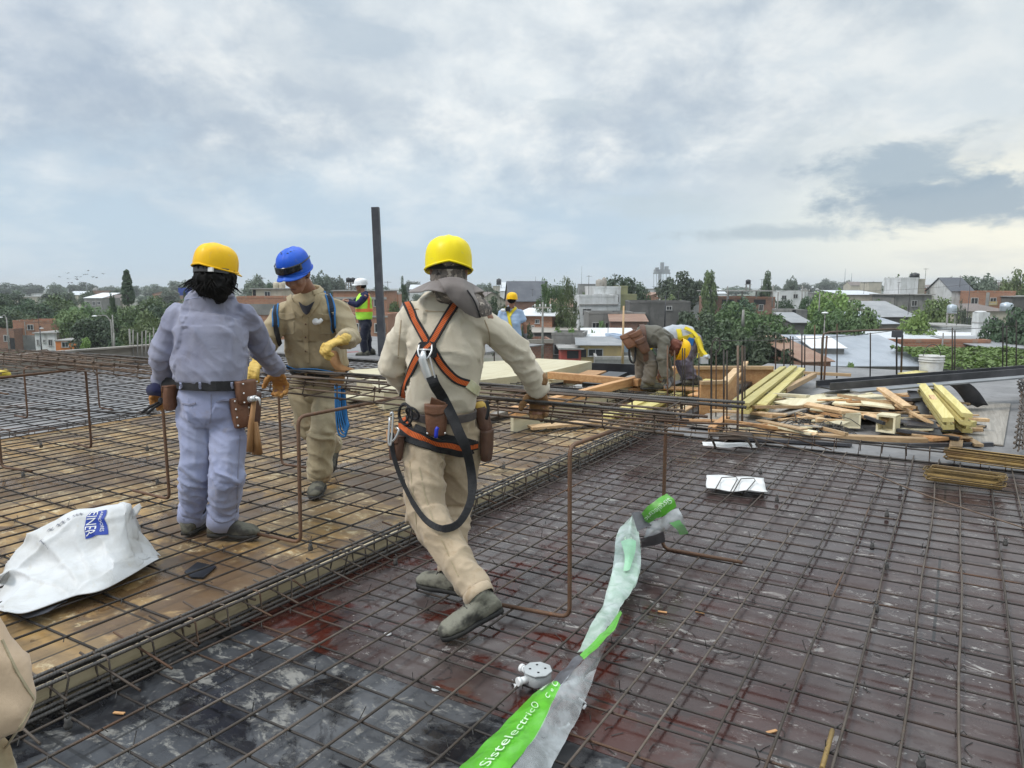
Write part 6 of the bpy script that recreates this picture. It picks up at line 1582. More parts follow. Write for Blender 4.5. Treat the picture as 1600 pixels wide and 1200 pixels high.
def figure(label, J, shirt, trousers, bootm, V=.011, sh=None, skinarms=False, S_=1.0, hf=None, hu=None, arm=(.068, .064, .056, .050), leg=(.098, .086, .078, .075), waist=(.172, .125), chest=(.185, .128), folds=1.0, blouse=.012, hide_head=False, shirt_len=0.03, fold_seed=1, handskin=True, pelvis=(.172, .128), hem=.03):
    """body, shirt, trousers and boots from joints in world coordinates"""
    j = {k: Vector(v) for k, v in J.items()}
    hipc = (j['hl'] + j['hr']) / 2; shc = (j['sl'] + j['sr']) / 2
    rh = (j['hr'] - j['hl']).normalized(); rs = (j['sr'] - j['sl']).normalized()
    foot = (j['al'] + j['ar']) / 2
    root = thing('person', label, 'person', (hipc.x, hipc.y, min(j['tl'].z, j['tr'].z)))
    up = (shc - hipc).normalized(); wc = j.get('waist', hipc + up * .16); cc = j.get('chest', hipc.lerp(shc, .72)); nk = j['neck']
    rm = (rh + rs).normalized()
    # body
    mb = MB()
    torso(mb, [(hipc - up * .07, rh, .11, .08), (hipc, rh, .135, .095), (wc, rm, .125, .09), (cc, rs, .14, .10), (shc - up * .01, rs, .13, .075), (shc.lerp(nk, .6), rs, .075, .06), (nk, rs, .05, .052)])
    a_ = arm if not skinarms else (.050, .047, .042, .032)
    for s in 'lr':
        limb(mb, [j['s' + s], j['s' + s].lerp(j['e' + s], .5), j['e' + s], j['e' + s].lerp(j['w' + s], .45), j['w' + s]], (.05, .045, .040, .038, .028) if not skinarms else (.056, .052, .043, .042, .030))
        limb(mb, [j['h' + s], j['h' + s].lerp(j['k' + s], .5), j['k' + s], j['k' + s].lerp(j['a' + s], .4), j['a' + s]], (.075, .066, .050, .050, .036))
        if handskin: hand(mb, j['w' + s], j['f' + s] - j['w' + s], j.get('p' + s, Vector((0, 0, -1))), -1 if s == 'l' else 1, .55, r=.0095)
    hd = j['head']; hu = (hu or (hd - nk)).normalized(); hf = Vector(hf); hf = (hf - hu * hf.dot(hu)).normalized(); hr_ = hf.cross(hu)
    limb(mb, [nk - up * .03, nk.lerp(hd, .55)], (.058, .054)); head(mb, hd, hr_, hf, hu)
    me = remesh(mb, min(V, .009), 3); body = link('body', me, M_SKIN, root)
    # trousers
    mb = MB()
    torso(mb, [(hipc - up * .085, rh, pelvis[0] * .75, pelvis[1] * .8), (hipc - up * .03, rh, pelvis[0], pelvis[1]), (hipc.lerp(wc, .45), rh, pelvis[0] * .98, pelvis[1] * .97), (wc + up * .01, rm, waist[0] * .93, waist[1] * .93)])
    bn = [(hipc, wc, .6, .004, 9, 0)]
    for s in 'lr':
        h_, k_, an = j['h' + s], j['k' + s], j['a' + s] + (j['k' + s] - j['a' + s]).normalized() * hem
        limb(mb, [h_ + UP * 0, h_.lerp(k_, .3), h_.lerp(k_, .7), k_, k_.lerp(an, .4), k_.lerp(an, .8), an - UP * .0], (leg[0], leg[0] * .98, leg[1] * 1.0, leg[1], leg[2] * 1.03, leg[3], leg[3] * .96))
        bn += [(h_, k_, 1.0, .014 * folds, 9.5, .3), (k_, an, 1.15, .015 * folds, 10, .35)]
    me = remesh(mb, V, 4); fold(me, bn, fold_seed); tr = link('trousers', me, trousers, root)
    # shirt
    mb = MB(); b0 = wc - up * shirt_len
    torso(mb, [(b0 - up * .012, rh, waist[0] * .96, waist[1] * .96), (b0 + up * .012, rh, waist[0] + blouse, waist[1] + blouse), (wc + up * .05, rm, waist[0] + blouse * 1.4, waist[1] + blouse * 1.4), (wc.lerp(cc, .5), rm, (waist[0] + chest[0]) / 2 + blouse * .8, (waist[1] + chest[1]) / 2 + .006), (cc, rs, chest[0], chest[1]),
               (cc.lerp(shc, .6), rs, chest[0] * .98, chest[1] * .92), (shc + up * .015, rs, chest[0] * .86, chest[1] * .74), (shc.lerp(nk, .45) + up * .016, rs, chest[0] * .68, chest[1] * .64), (shc.lerp(nk, .9), rs, .074, .070)])
    bn = [(b0, cc, .75, .0115 * folds, 6.5, .3), (cc, shc, .8, .008 * folds, 7, .2)]
    for s in 'lr':
        s_, e_, w_ = j['s' + s], j['e' + s], j['w' + s]
        if skinarms:
            m_ = s_.lerp(e_, .62); limb(mb, [s_, s_.lerp(m_, .5), m_], (arm[0] * 1.05, arm[1] * 1.08, arm[1] * 1.12)); bn += [(s_, m_, 1.2, .006 * folds, 9, .3)]
        else:
            limb(mb, [s_ + (shc - s_) * .12 - up * .012, s_.lerp(e_, .5), e_, e_.lerp(w_, .5), w_.lerp(e_, .06), w_], (arm[0], arm[1], arm[1], arm[2], arm[3] * 1.08, arm[3])); bn += [(s_, e_, 1.0, .012 * folds, 9.5, .4), (e_, w_, 1.3, .012 * folds, 10, .35)]
    me = remesh(mb, V, 4); fold(me, bn, fold_seed + 5); st = link('shirt', me, shirt, root)
    bs = []
    for s in 'lr':
        bs.append(boot(j['a' + s], j['t' + s], j.get('u' + s, UP), bootm, M_SOLE, root))
    fr = dict(root=root, j=j, body=body, shirt=st, trousers=tr, boots=bs, up=up, wc=wc, hipc=hipc, cc=cc, shc=shc, nk=nk, hd=hd, hu=hu, hf=hf, hr=hr_, rs=rs, rh=rh)
    fr['bv'] = bvh_of([st.data, tr.data]); fr['bvs'] = bvh_of([st.data])
    return fr
def glove(F, side, mat, thumb=None, curl=.7, s=1.08, cuff=.06, name='glove'):
    j = F['j']; w, f = j['w' + side], j['f' + side]; d = (f - w).normalized(); mb = MB()
    hand(mb, w, d, j.get('p' + side, Vector((0, 0, -1))), (-1 if side == 'l' else 1) if thumb is None else thumb, curl, s, .0135)
    limb(mb, [w - d * cuff, w - d * cuff * .4, w + d * .03], (.046, .042, .034))
    me = remesh(mb, .0055, 2); fold(me, [(w - d * .05, w + d * .15, 1.5, .003, 30, 0)], 2)
    return link(name, me, mat, F['root'])
def D_(px, py, D): return P(px, py, D)
def foot(J, s, toe, f, up=UP, back=.215, rise=.105):
    """ankle, toe and sole normal of one foot"""
    f = Vector(f).normalized(); up = Vector(up); up = (up - f * up.dot(f)).normalized()
    J['t' + s] = Vector(toe); J['u' + s] = up; J['a' + s] = Vector(toe) - f * back + up * rise
def cuff_ring(F, s, mat, r=.098, h=.07, off=-.02):
    a, kn = F['j']['a' + s], F['j']['k' + s]; d = (kn - a).normalized(); mb = MB(); x = d.orthogonal().normalized(); y = d.cross(x); rings = []
    for z, q in ((-.012, .90), (-.006, 1.0), (h * .5, 1.02), (h, .98), (h + .004, .88)):
        rings.append([a + d * (z + off) + (x * math.cos(t) + y * math.sin(t)) * (r * q + .004 * noise.noise((math.cos(t) * 2, math.sin(t) * 2, z * 30))) for t in [i * .2618 for i in range(24)]])
    mb.loft(rings, cap=False); o = mb.build('trouser_cuff', mat, F['trousers']); return o
def collar(F, mat, w=.075, h=.05, open_=0.0, lean=.015, d=None):
    """stand collar with folded leaf"""
    nk, u = F['nk'], (F['nk'] - F['shc']).normalized() * .5 + F['hu'] * .5; u.normalize(); r = F['rs']; f = u.cross(r).normalized(); r = f.cross(u); d = d or w
    mb = MB(); c = nk - u * .028
    a0 = open_
    def fn(a, b_):
        t = math.pi * 1.5 + a0 + (2 * math.pi - 2 * a0) * a - math.pi  # starts at the throat
        x, y = math.cos(t), math.sin(t)
        if b_ < .4: k = b_ / .4; rr, z = 1 - .05 * k, h * k
        else: k = (b_ - .4) / .6; rr, z = .97 + .30 * k, h * (1 - .95 * k) + .004
        return c + r * (x * w * rr) + f * (y * d * rr) + u * (z + .002 * math.sin(a * 30))
    mb.grid(fn, 40, 8); o = mb.build('collar', mat, F['root']); s = o.modifiers.new('s', 'SOLIDIFY'); s.thickness = .003; return o
def patch(name, rows, mat, parent, nu=16, nv=16, th=.004, wr=.004, seed=0, fr=18):
    """smooth sheet through a grid of control points"""
    R_ = [spl(r, nv) for r in rows]; cols = [spl([R_[i][k] for i in range(len(R_))], nu) for k in range(nv + 1)]
    mb = MB(); mb.grid(lambda u, v: cols[int(round(v * nv))][int(round(u * nu))] + FWD * (wr * noise.noise(cols[int(round(v * nv))][int(round(u * nu))] * fr + Vector((seed, 0, 0)))), nu, nv)
    o = mb.build(name, mat, parent); s = o.modifiers.new('s', 'SOLIDIFY'); s.thickness = th; b = o.modifiers.new('b', 'SUBSURF'); b.levels = 1; b.render_levels = 1; return o
def strands(F, c, r, f, u, mat, spec, vox=.006):
    mb = MB(); M = Matrix((r, f, u)).transposed()
    for (x, y, z, a, b_, c_) in spec: mb.ball(c + M @ Vector((x, y, z)), (a, b_, c_), M, 14, 9)
    me = remesh(mb, vox, 2); fold(me, [(c + u * .1, c - u * .25, .25, .008, 45, 0)], 4)
    return link('hair', me, mat, F['root'])
# ================= worker with the fall harness, seen from behind
J = dict(hl=D_(661, 676, 3.60), hr=D_(721, 676, 3.66), waist=D_(690, 625, 3.60), chest=D_(697, 545, 3.53), sl=D_(641, 492, 3.53), sr=D_(752, 496, 3.51), neck=D_(702, 456, 3.50), head=D_(701, 421, 3.47),
         el=D_(611, 572, 3.60), wl=D_(640, 606, 3.80), fl=D_(655, 620, 3.88), er=D_(806, 549, 3.64), wr=D_(842, 607, 3.77), fr=D_(842, 640, 3.84),
         kr=D_(708, 785, 3.76), ar=D_(684, 890, 3.72), tr=D_(655, 914, 3.76), kl=D_(664, 800, 3.47), al=D_(737, 945, 3.19), tl=D_(690, 1000, 3.09))
tl_ = G(692, 1000, .02); foot(J, 'l', tl_, tl_ - P(776, 956, 3.20), UP, .225, .10)
tr_ = G(654, 914, .04); foot(J, 'r', tr_, -RGT * .75 + FWD * .35, UP, .20)
H = figure('worker in beige with orange and black fall harness walking away under a lemon helmet', J, C_BEIGE, C_BEIGET, M_BOOTG, V=.0085, hf=FWD + RGT * -.1 - UP * .15, hu=UP + FWD * .12, arm=(.073, .067, .060, .052), leg=(.108, .094, .082, .066), waist=(.160, .125), chest=(.184, .130), folds=1.0, blouse=.010, fold_seed=2, pelvis=(.168, .135), hem=.05)
glove(H, 'r', M_GLOVEB, curl=.75, s=1.15); glove(H, 'l', M_GLOVEB)
bv = H['bv']; HR = H['root']
c_ = H['hd'] + H['hu'] * .045
helmet(c_, H['hr'], H['hf'], H['hu'], M_HELL, HR, w=.110, l=.138, h=.106, side=.050, peak=.04)
# camouflage hood and neck flap under the helmet
mb = MB(); M = Matrix((H['hr'], H['hf'], H['hu'])).transposed()
for (x, y, z, a, b1, c1) in ((0, -.01, .03, .088, .108, .088), (0, .0, -.04, .084, .098, .09), (0, -.02, -.10, .074, .085, .06)): mb.ball(H['hd'] + M @ Vector((x, y, z)), (a, b1, c1), M)
me = remesh(mb, .007, 2); fold(me, [(H['hd'] + UP * .1, H['hd'] - UP * .1, 1.6, .006, 24, 0)], 1); hood = link('hood', me, C_CAMO, HR)
hb = bvh_of([hood.data])
ps = []; ns = []
for k in range(25):
    a = math.pi * (1.02 + .96 * k / 24); d = H['hr'] * math.cos(a) + H['hf'] * math.sin(a); ps.append(H['hd'] + d * .104 + H['hu'] * (.012 - .01 * math.sin(k / 24 * 3.14))); ns.append(d)
ribbon('headband', ps, ns, .030, .003, M_WEB, hood)
cq = lambda x, y, D: P(x, y, D)
mb = MB()
def skirt(u, v):
    t = math.pi * (.88 + 1.22 * u); x, y = math.cos(t), math.sin(t); lf = max(0, -x); rt = max(0, x)
    rr = .088 + (.056 + .036 * lf ** 2 + .03 * rt) * v ** 1.15 + .012 * v * math.sin(u * 19) + .006 * v * math.sin(u * 41 + 1)
    zz = -.070 - (.072 - .030 * lf ** 2 - .012 * rt) * v ** 1.4 + .010 * v * math.sin(u * 15 + 2)
    return H['hd'] + H['hr'] * (x * rr) + H['hf'] * (y * rr * 1.02) + UP * (zz + .012)
mb.grid(skirt, 60, 12); o = mb.build('neck_flap', C_FLAP, hood); s = o.modifiers.new('s', 'SOLIDIFY'); s.thickness = .004
patch('neck_flap', [[cq(684, 437, 3.34), cq(702, 433, 3.32), cq(722, 435, 3.33), cq(738, 446, 3.40)],
                    [cq(692, 449, 3.30), cq(712, 448, 3.30), cq(731, 454, 3.31), cq(746, 466, 3.38)],
                    [cq(704, 468, 3.315), cq(722, 470, 3.31), cq(742, 474, 3.32), cq(754, 480, 3.37)],
                    [cq(728, 489, 3.345), cq(738, 494, 3.345), cq(746, 497, 3.35), cq(752, 495, 3.37)]], C_FLAP, hood, wr=.006, seed=8)
patch('neck_flap', [[cq(738, 454, 3.36), cq(750, 460, 3.38), cq(760, 468, 3.42)], [cq(744, 472, 3.33), cq(757, 476, 3.35), cq(769, 481, 3.40)], [cq(748, 494, 3.345), cq(758, 495, 3.35), cq(769, 491, 3.39)]], C_CAMO, hood, 12, 12, wr=.005, seed=5)
mb = MB(); mb.tube(spl([cq(730, 453, 3.30), cq(741, 470, 3.305), cq(748, 488, 3.33), cq(750, 496, 3.345)], 14), .0035, 5); mb.build('piping', M_WEB, hood)
collar(H, C_BEIGE, .076, .03)
# harness
har = [('harness_strap', [(632, 468), (648, 498), (664, 528), (672, 543)], .042), ('harness_strap', [(711, 475), (696, 500), (678, 530), (668, 545)], .042),
       ('harness_strap', [(660, 546), (646, 572), (635, 600), (630, 625), (633, 640)], .042), ('harness_strap', [(676, 546), (693, 573), (712, 592), (733, 600)], .042)]
hr_root = None
for nm, pts, w in har: strap(nm, pts, w, M_ORWEB, bv, HR, off=.007, thick=.004)
strap('maker_label', [(730, 598), (741, 607), (752, 616)], .048, simple('pale_label', c4(.62, .60, .42), c4(.55, .52, .3), 30, .6), bv, HR, off=.009)
# thigh and seat straps
strap('harness_strap', [(628, 664), (645, 677), (668, 686), (700, 694), (722, 698), (744, 694)], .050, M_ORWEB, bv, HR, off=.012, thick=.006, n=40)
strap('harness_pad', [(624, 676), (645, 688), (670, 697), (700, 703), (724, 708), (738, 702)], .040, M_WEB, bv, HR, off=.008, thick=.006, n=40)
strap('harness_strap', [(620, 612), (622, 632), (630, 650), (643, 672)], .036, M_ORWEB, bv, HR, off=.010)
strap('harness_pad', [(650, 668), (672, 676), (700, 683), (740, 690)], .03, M_WEB, bv, HR, off=.012)
h, nn = cast(bv, 668, 548)
def dplate(px, py, w, h_):
    p, n_ = cast(bv, px, py); u = (UP - n_ * UP.dot(n_)).normalized(); r = u.cross(n_); mb = MB(); rings = []
    for k, s in ((.004, 1), (.014, 1), (.018, .9)):
        rings.append([p + n_ * k + r * (x * w * s) + u * (y * h_ * s) for x, y in ((-.5, -.35), (-.4, -.5), (.4, -.5), (.5, -.35), (.42, .4), (.3, .5), (-.3, .5), (-.42, .4))])
    mb.loft(rings); return mb.build('back_plate', M_WEB, HR), p, n_, r, u
bp, p, n_, r, u = dplate(668, 547, .098, .075)
strap('harness_strap', [(662, 552), (668, 545), (676, 537)], .030, M_ORWEB, bv, HR, off=.026)
mb = MB(); q = p + n_ * .03
mb.tube(spl([q + r * -.030 + u * .022, q + r * -.032 + u * -.01 + n_ * .01, q + r * -.018 + u * -.040 + n_ * .016, q + u * -.046 + n_ * .018, q + r * .018 + u * -.040 + n_ * .016, q + r * .032 + u * -.01 + n_ * .01, q + r * .030 + u * .022], 24), .0045, 8)
mb.tube([q + r * -.032 + u * -.002 + n_ * .006, q + r * .032 + u * -.002 + n_ * .006], .0045, 8); dr = mb.build('d_ring', M_HSTEEL, HR)
# snap hook hanging from the ring, then the lanyard
hk = MB(); a0 = P(664, 556, (q - EYE).dot(FWD) - .025)
mb_pts = [(662, 548), (660, 562), (665, 578), (670, 592), (674, 600)]
Dk = (q - EYE).dot(FWD)
hk.loft([[P(x, y, Dk - .03) + (r * math.cos(a) * w_ + n_ * math.sin(a) * .009) for a in [k * .6283 for k in range(10)]] for (x, y), w_ in zip(mb_pts, (.010, .020, .022, .020, .012))])
hko = hk.build('snap_hook', M_HSTEEL, HR)
mb = MB(); mb.bar(P(672, 558, Dk - .038), P(680, 590, Dk - .04), .012, .006); mb.build('gate', M_HSTEEL, hko)
lan = [P(674, 588, Dk - .035), P(680, 603, Dk - .03), P(692, 622, 3.44), P(706, 650, 3.42), P(718, 678, 3.40), P(728, 700, 3.41), P(735, 730, 3.46), P(738, 760, 3.45), P(733, 790, 3.40), P(716, 818, 3.33), P(692, 826, 3.28), P(668, 815, 3.30), P(648, 790, 3.36), P(630, 755, 3.42), P(617, 720, 3.45), P(612, 696, 3.47), P(612, 676, 3.48)]
lp = spl(lan, 70); ln = []
for i, x in enumerate(lp):
    t = i / 70; ln.append((Vector((EYE.x - x.x, EYE.y - x.y, .25)).normalized() + (RGT * .9 * math.sin(max(0, (t - .45)) * 5)) * (1 if t > .45 else 0)).normalized())
ribbon('lanyard', lp, smooth_list(ln, 4), [.050] * 22 + [.044] * 10 + [.038] * 12 + [.030] * 10 + [.024] * 17, .0035, M_WEB, HR)
# belt, pouches, rings, karabiner
C_BELT = simple('grey_brown_belt', c4(.075, .062, .06), c4(.1, .085, .08), 20, .7)
belt('belt', H['wc'] - H['up'] * .055, H['up'], bv, .042, C_BELT, HR, off=.008)
def hang_pouch(F, px, py, w, h, d, m, **k):
    p, n_ = near(F['bv'], px, py, (F['hipc'] - EYE).dot(FWD) - .05)
    return pouch('tool_pouch', p + n_ * .008, n_, w, h, d, m, F['root'], **k)
hang_pouch(H, 682, 654, .105, .15, .05, M_LEATHER, studs=2)
strap('pouch_tab', [(674, 625), (684, 628), (692, 631)], .05, M_LEATHER, bv, HR, off=.02)
o, c, r2, n2, u2 = hang_pouch(H, 746, 662, .085, .15, .06, M_LEATHERD, flap=False)
mb = MB(); mb.ball(c + u2 * .075, (.034, .034, .028)); mb.tube([c + u2 * .06, c + u2 * .10 + r2 * .01], .02, 8); g_ = mb.build('work_glove', M_GLOVE, HR)
hang_pouch(H, 752, 694, .075, .16, .05, M_LEATHERD, flap=False)
hang_pouch(H, 612, 702, .12, .12, .055, M_HIDE, tilt=-.45); hang_pouch(H, 628, 700, .085, .12, .05, M_LEATHERD)
mb = MB(); mb.tube(spl([P(684, 668, 3.38), P(682, 672, 3.375), P(681, 684, 3.375)], 6), .009, 8); mb.build('marker_pen', simple('blue_pen', c4(.01, .02, .35), c4(.012, .03, .4), 4, .4), HR)
for px, py, s in ((640, 645, .045), (632, 648, .05), (650, 640, .035)):
    p, n_ = near(bv, px, py, 3.5); u = (UP - n_ * UP.dot(n_)).normalized(); r = u.cross(n_); mb = MB()
    mb.tube([p + n_ * .03 + r * (s * math.cos(a)) + u * (s * math.sin(a)) for a in [k * .3142 for k in range(20)]], .0055, 7, closed=True); mb.build('plastic_ring', M_WEB, HR)
mb = MB(); kp = [P(612, 650, 3.45), P(617, 668, 3.44), P(613, 690, 3.44), P(609, 668, 3.45)]
mb.tube(spl([P(610, 648, 3.45), P(612, 645, 3.45), P(614, 650, 3.45), P(611, 692, 3.44), P(607, 690, 3.44), P(609, 652, 3.45)], 24), .0055, 7); mb.build('carabiner', M_HSTEEL, HR)
mb = MB(); mb.tube(spl([P(620, 668, 3.43), P(623, 672, 3.42), P(618, 684, 3.42), P(613, 690, 3.43)], 12), .005, 6); mb.build('carabiner', M_HSTEEL, HR)
mb = MB(); mb.tube(spl([P(760, 626, 3.47), P(763, 640, 3.47), P(760, 655, 3.48)], 10), .008, 6); mb.build('belt_loop', M_WEB, HR)
# loose shirt tail under the belt
for pts in ([(690, 702), (692, 716), (690, 730)], [(640, 720), (645, 770), (652, 830)], [(655, 730), (672, 800), (716, 900)], [(632, 478), (668, 486), (705, 487), (760, 488)], [(757, 500), (764, 520), (766, 545)], [(627, 500), (624, 530), (622, 560)]): strap('seam', pts, .0055, C_KHAKIT if pts[0][1] > 600 else C_BEIGET, H['bv'], HR, off=.0008, thick=.0018)
for s_ in 'lr': cuff_ring(H, s_, C_BEIGET, .072, .03, .012)
# ================= man in lavender, seen from behind
J = dict(hl=D_(307, 640, 4.14), hr=D_(357, 640, 4.15), waist=D_(330, 590, 4.14), chest=D_(330, 520, 4.14), sl=D_(276, 492, 4.15), sr=D_(385, 490, 4.20), neck=D_(338, 452, 4.13), head=D_(337, 426, 4.12),
         el=D_(253, 553, 4.14), wl=D_(256, 598, 4.26), fl=D_(243, 622, 4.28), er=D_(410, 544, 4.40), wr=D_(432, 580, 4.60), fr=D_(440, 606, 4.68),
         kl=D_(309, 735, 4.12), al=D_(305, 818, 4.17), kr=D_(356, 742, 4.06), ar=D_(355, 836, 3.98), tl=D_(0, 0, 4), tr=D_(0, 0, 4))
foot(J, 'l', G(305, 832, .118) + FWD * .24, FWD + RGT * .1); foot(J, 'r', G(403, 840, .118), RGT * .9 - FWD * .1)
Lv = figure('man in lavender shirt and trousers with long black hair under a yellow helmet', J, C_LAV, C_LAVT, M_BOOT, V=.0085, hf=FWD + RGT * .25 - UP * .3, hu=UP + FWD * .12 + RGT * .04, arm=(.073, .068, .060, .050), leg=(.100, .092, .086, .076), waist=(.170, .135), chest=(.192, .138), folds=1.1, blouse=.018, fold_seed=7, pelvis=(.172, .140))
LR = Lv['root']; bv = Lv['bv']
glove(Lv, 'r', M_GLOVEO, curl=.75, s=1.15); glove(Lv, 'l', M_GLOVEO, curl=.8, s=1.1)
helmet(Lv['hd'] + Lv['hu'] * .045, (Lv['hr'] + UP * -.10).normalized(), Lv['hf'], (Lv['hu'] + Lv['hr'] * .10).normalized(), M_HELY, LR, w=.109, l=.138, h=.112, side=.034, peak=.05)
strands(Lv, Lv['hd'], Lv['hr'], Lv['hf'], Lv['hu'], M_HAIR, [(0, -.015, .02, .092, .110, .08), (0, -.03, -.05, .098, .095, .075), (.055, -.03, -.075, .055, .07, .07), (-.06, -.02, -.06, .055, .07, .05), (.03, -.06, -.10, .06, .045, .05), (.075, .0, -.03, .035, .06, .06), (.06, -.035, -.135, .035, .035, .04), (-.095, .0, -.02, .03, .04, .03), (-.03, -.06, -.09, .045, .04, .045)])
rn = random.Random(2); mb = MB()
for k in range(230):
    t = math.pi * rn.uniform(.95, 2.05); d = Lv['hr'] * math.cos(t) + Lv['hf'] * math.sin(t); z0 = rn.uniform(-.07, -.025); ln_ = rn.uniform(.03, .062) + (.035 if abs(math.cos(t) - .25) < .3 else 0)
    a = Lv['hd'] + d * rn.uniform(.086, .104) + Lv['hu'] * z0; w_ = Vector((rn.gauss(0, .018), rn.gauss(0, .018), 0))
    mb.tube([a, a + d * rn.uniform(.0, .014) - UP * ln_ * .5 + w_, a + d * rn.uniform(-.03, .012) - UP * ln_ + w_ * 2.4], [.0045, .004, .0012], 4)
mb.build('hair_ends', M_HAIR, LR)
ps = []; ns = []
for k in range(21):
    a = math.pi * (1.08 + .84 * k / 20); d = Lv['hr'] * math.cos(a) * .98 + Lv['hf'] * math.sin(a) * 1.15; ps.append(Lv['hd'] + d * .108 + Lv['hu'] * (.002)); ns.append(d)
ribbon('helmet_band', ps, ns, .028, .003, simple('grey_band', c4(.03, .03, .032), c4(.05, .05, .05), 5, .6), LR)
mb = MB(); mb.box(Lv['hd'] - Lv['hf'] * .118 + Lv['hr'] * .055, (.028, .012, .022), Matrix((Lv['hr'], Lv['hf'], Lv['hu'])).transposed()); mb.build('band_clip', M_LAMP, LR)
collar(Lv, C_LAV, .080, .042)
strap('shirt_seam', [(268, 474), (300, 466), (340, 463), (380, 469), (402, 486)], .006, C_LAVT, bv, LR, off=.001, thick=.002, n=40)
belt('belt', Lv['wc'] - Lv['up'] * .035, Lv['up'], bv, .055, M_WEB, LR, off=.010)
for px in (286, 314, 360): strap('belt_loop', [(px, 596), (px, 602), (px, 608)], .013, C_LAVT, bv, LR, off=.018)
for pts in ([(330, 616), (330, 640), (328, 662)], [(375, 680), (372, 730), (370, 800)]): strap('trouser_seam', pts, .006, C_LAV, bv, LR, off=.001, thick=.0022)
strap('pocket_welt', [(284, 630), (296, 632), (306, 630)], .010, C_LAV, bv, LR, off=.001); strap('pocket_welt', [(338, 628), (348, 626), (358, 626)], .010, C_LAV, bv, LR, off=.001)
hang_pouch(Lv, 266, 620, .11, .135, .05, M_LEATHER, tilt=.05)
hang_pouch(Lv, 376, 612, .135, .13, .06, M_LEATHER, studs=6, flap=False); hang_pouch(Lv, 370, 646, .10, .17, .05, M_LEATHER, studs=8, flap=False); hang_pouch(Lv, 388, 640, .11, .20, .05, M_LEATHERD, flap=False)
mb = MB(); hp = P(398, 622, 4.02); mb.tube([hp + UP * .01, P(392, 665, 4.02), P(390, 706, 4.0)], [.012, .016, .018], 8); mb.build('hammer_handle', M_HIDE, LR)
mb = MB(); mb.tube([P(389, 624, 4.01), P(400, 622, 4.0)], .017, 10); mb.tube(spl([P(400, 622, 4.0), P(405, 624, 3.99), P(407, 634, 3.99)], 6), [.012, .011, .010, .008, .006, .004, .003], 8); mb.build('hammer_head', M_HSTEEL, LR)
mb = MB(); mb.loft([[P(x0 + dx, y, 4.03) + FWD * dy for dx, dy in ((-w, -.01), (w, -.01), (w, .02), (-w, .02))] for x0, y, w in ((398, 660, 3), (400, 690, 6), (402, 710, 7))]); mb.build('tool_sheath', M_HIDE, LR)
# pincers in the left hand
cuff_ring(Lv, 'l', C_LAVT, .085, .075, -.025); cuff_ring(Lv, 'r', C_LAVT, .087, .075, -.025)
pc = thing('pincers', 'dark tying pincers held in the lavender man left hand', 'pincers', P(245, 622, 4.2))
for a, c2 in (((250, 628), (221, 645)), ((252, 630), (229, 647))):
    mb = MB(); mb.tube([P(*a, 4.20), P((a[0] + c2[0]) / 2, (a[1] + c2[1]) / 2 - 1.5, 4.18), P(*c2, 4.16)], .008, 7); mb.build('handle', M_WEB, pc)
mb = MB(); mb.ball(P(251, 626, 4.2), (.018, .012, .02)); mb.build('jaw', M_STEELDARK, pc)
patch('cuff_flap', [[P(230, 604, 4.18), P(240, 598, 4.16), P(250, 600, 4.15)], [P(228, 611, 4.16), P(241, 610, 4.13), P(252, 612, 4.14)], [P(231, 618, 4.17), P(243, 618, 4.15), P(252, 620, 4.16)]], C_NAVY, LR, 8, 8)
# ================= man in the blue helmet, facing the camera
J = dict(hr=D_(474, 606, 5.34), hl=D_(518, 606, 5.34), waist=D_(498, 566, 5.30), chest=D_(490, 516, 5.22), sr=D_(441, 484, 5.12), sl=D_(531, 482, 5.10), neck=D_(482, 452, 5.08), head=D_(463, 427, 4.92),
         er=D_(418, 535, 5.08), wr=D_(405, 560, 4.93), fr=D_(394, 578, 4.84), el=D_(547, 528, 5.02), wl=D_(537, 530, 4.80), fl=D_(516, 538, 4.74),
         kr=D_(484, 665, 5.30), ar=D_(509, 716, 5.66), kl=D_(503, 675, 5.12), al=D_(492, 752, 4.99), tr=D_(0, 0, 5), tl=D_(0, 0, 5))
foot(J, 'l', G(490, 780, .118), -FWD + RGT * .06); foot(J, 'r', G(514, 740, .118), -FWD * .8 - UP * .55, UP)
B = figure('man in khaki drill and blue helmet looking down, facing the camera', J, C_KHAKI, C_KHAKIT, M_BOOT, V=.0095, hf=-FWD - RGT * .22 - UP * .40, hu=UP * 1.0 - RGT * .18 - FWD * .40, arm=(.078, .074, .066, .054), leg=(.106, .096, .084, .082), waist=(.190, .150), chest=(.205, .150), folds=1.0, blouse=.012, fold_seed=11, pelvis=(.172, .140))
BR = B['root']; bv = B['bv']
glove(B, 'r', M_GLOVE, curl=.6, s=1.15); glove(B, 'l', M_GLOVE, curl=.9, s=1.25, cuff=.01)
hm = helmet(B['hd'] + B['hu'] * .048, B['hr'], B['hf'], B['hu'], M_HELB, BR, w=.106, l=.132, h=.120, side=.040, peak=.045)
M = Matrix((B['hr'], B['hf'], B['hu'])).transposed(); hc = B['hd'] + B['hu'] * .048
mb = MB(); mb.grid(lambda a, b1: hc + M @ Vector((math.cos(math.pi * (.16 + .68 * a)) * .113, math.sin(math.pi * (.16 + .68 * a)) * (.141 + .01 * b1), .002 + .042 * (1 - b1) * (1 - .25 * (1 - abs(2 * a - 1)) * b1) - .006 * (1 - abs(2 * a - 1)) * (b1 > .8))), 20, 5)
o = mb.build('safety_glasses', M_VIS, BR); s = o.modifiers.new('s', 'SOLIDIFY'); s.thickness = .003
mb = MB(); mb.tube([hc + M @ Vector((math.cos(a) * .109, math.sin(a) * .136, .03 + .012 * math.cos(2 * a))) for a in [math.pi * (-.25 + 1.5 * k / 24) for k in range(25)]], .004, 6); mb.build('glasses_strap', M_VIS, o)
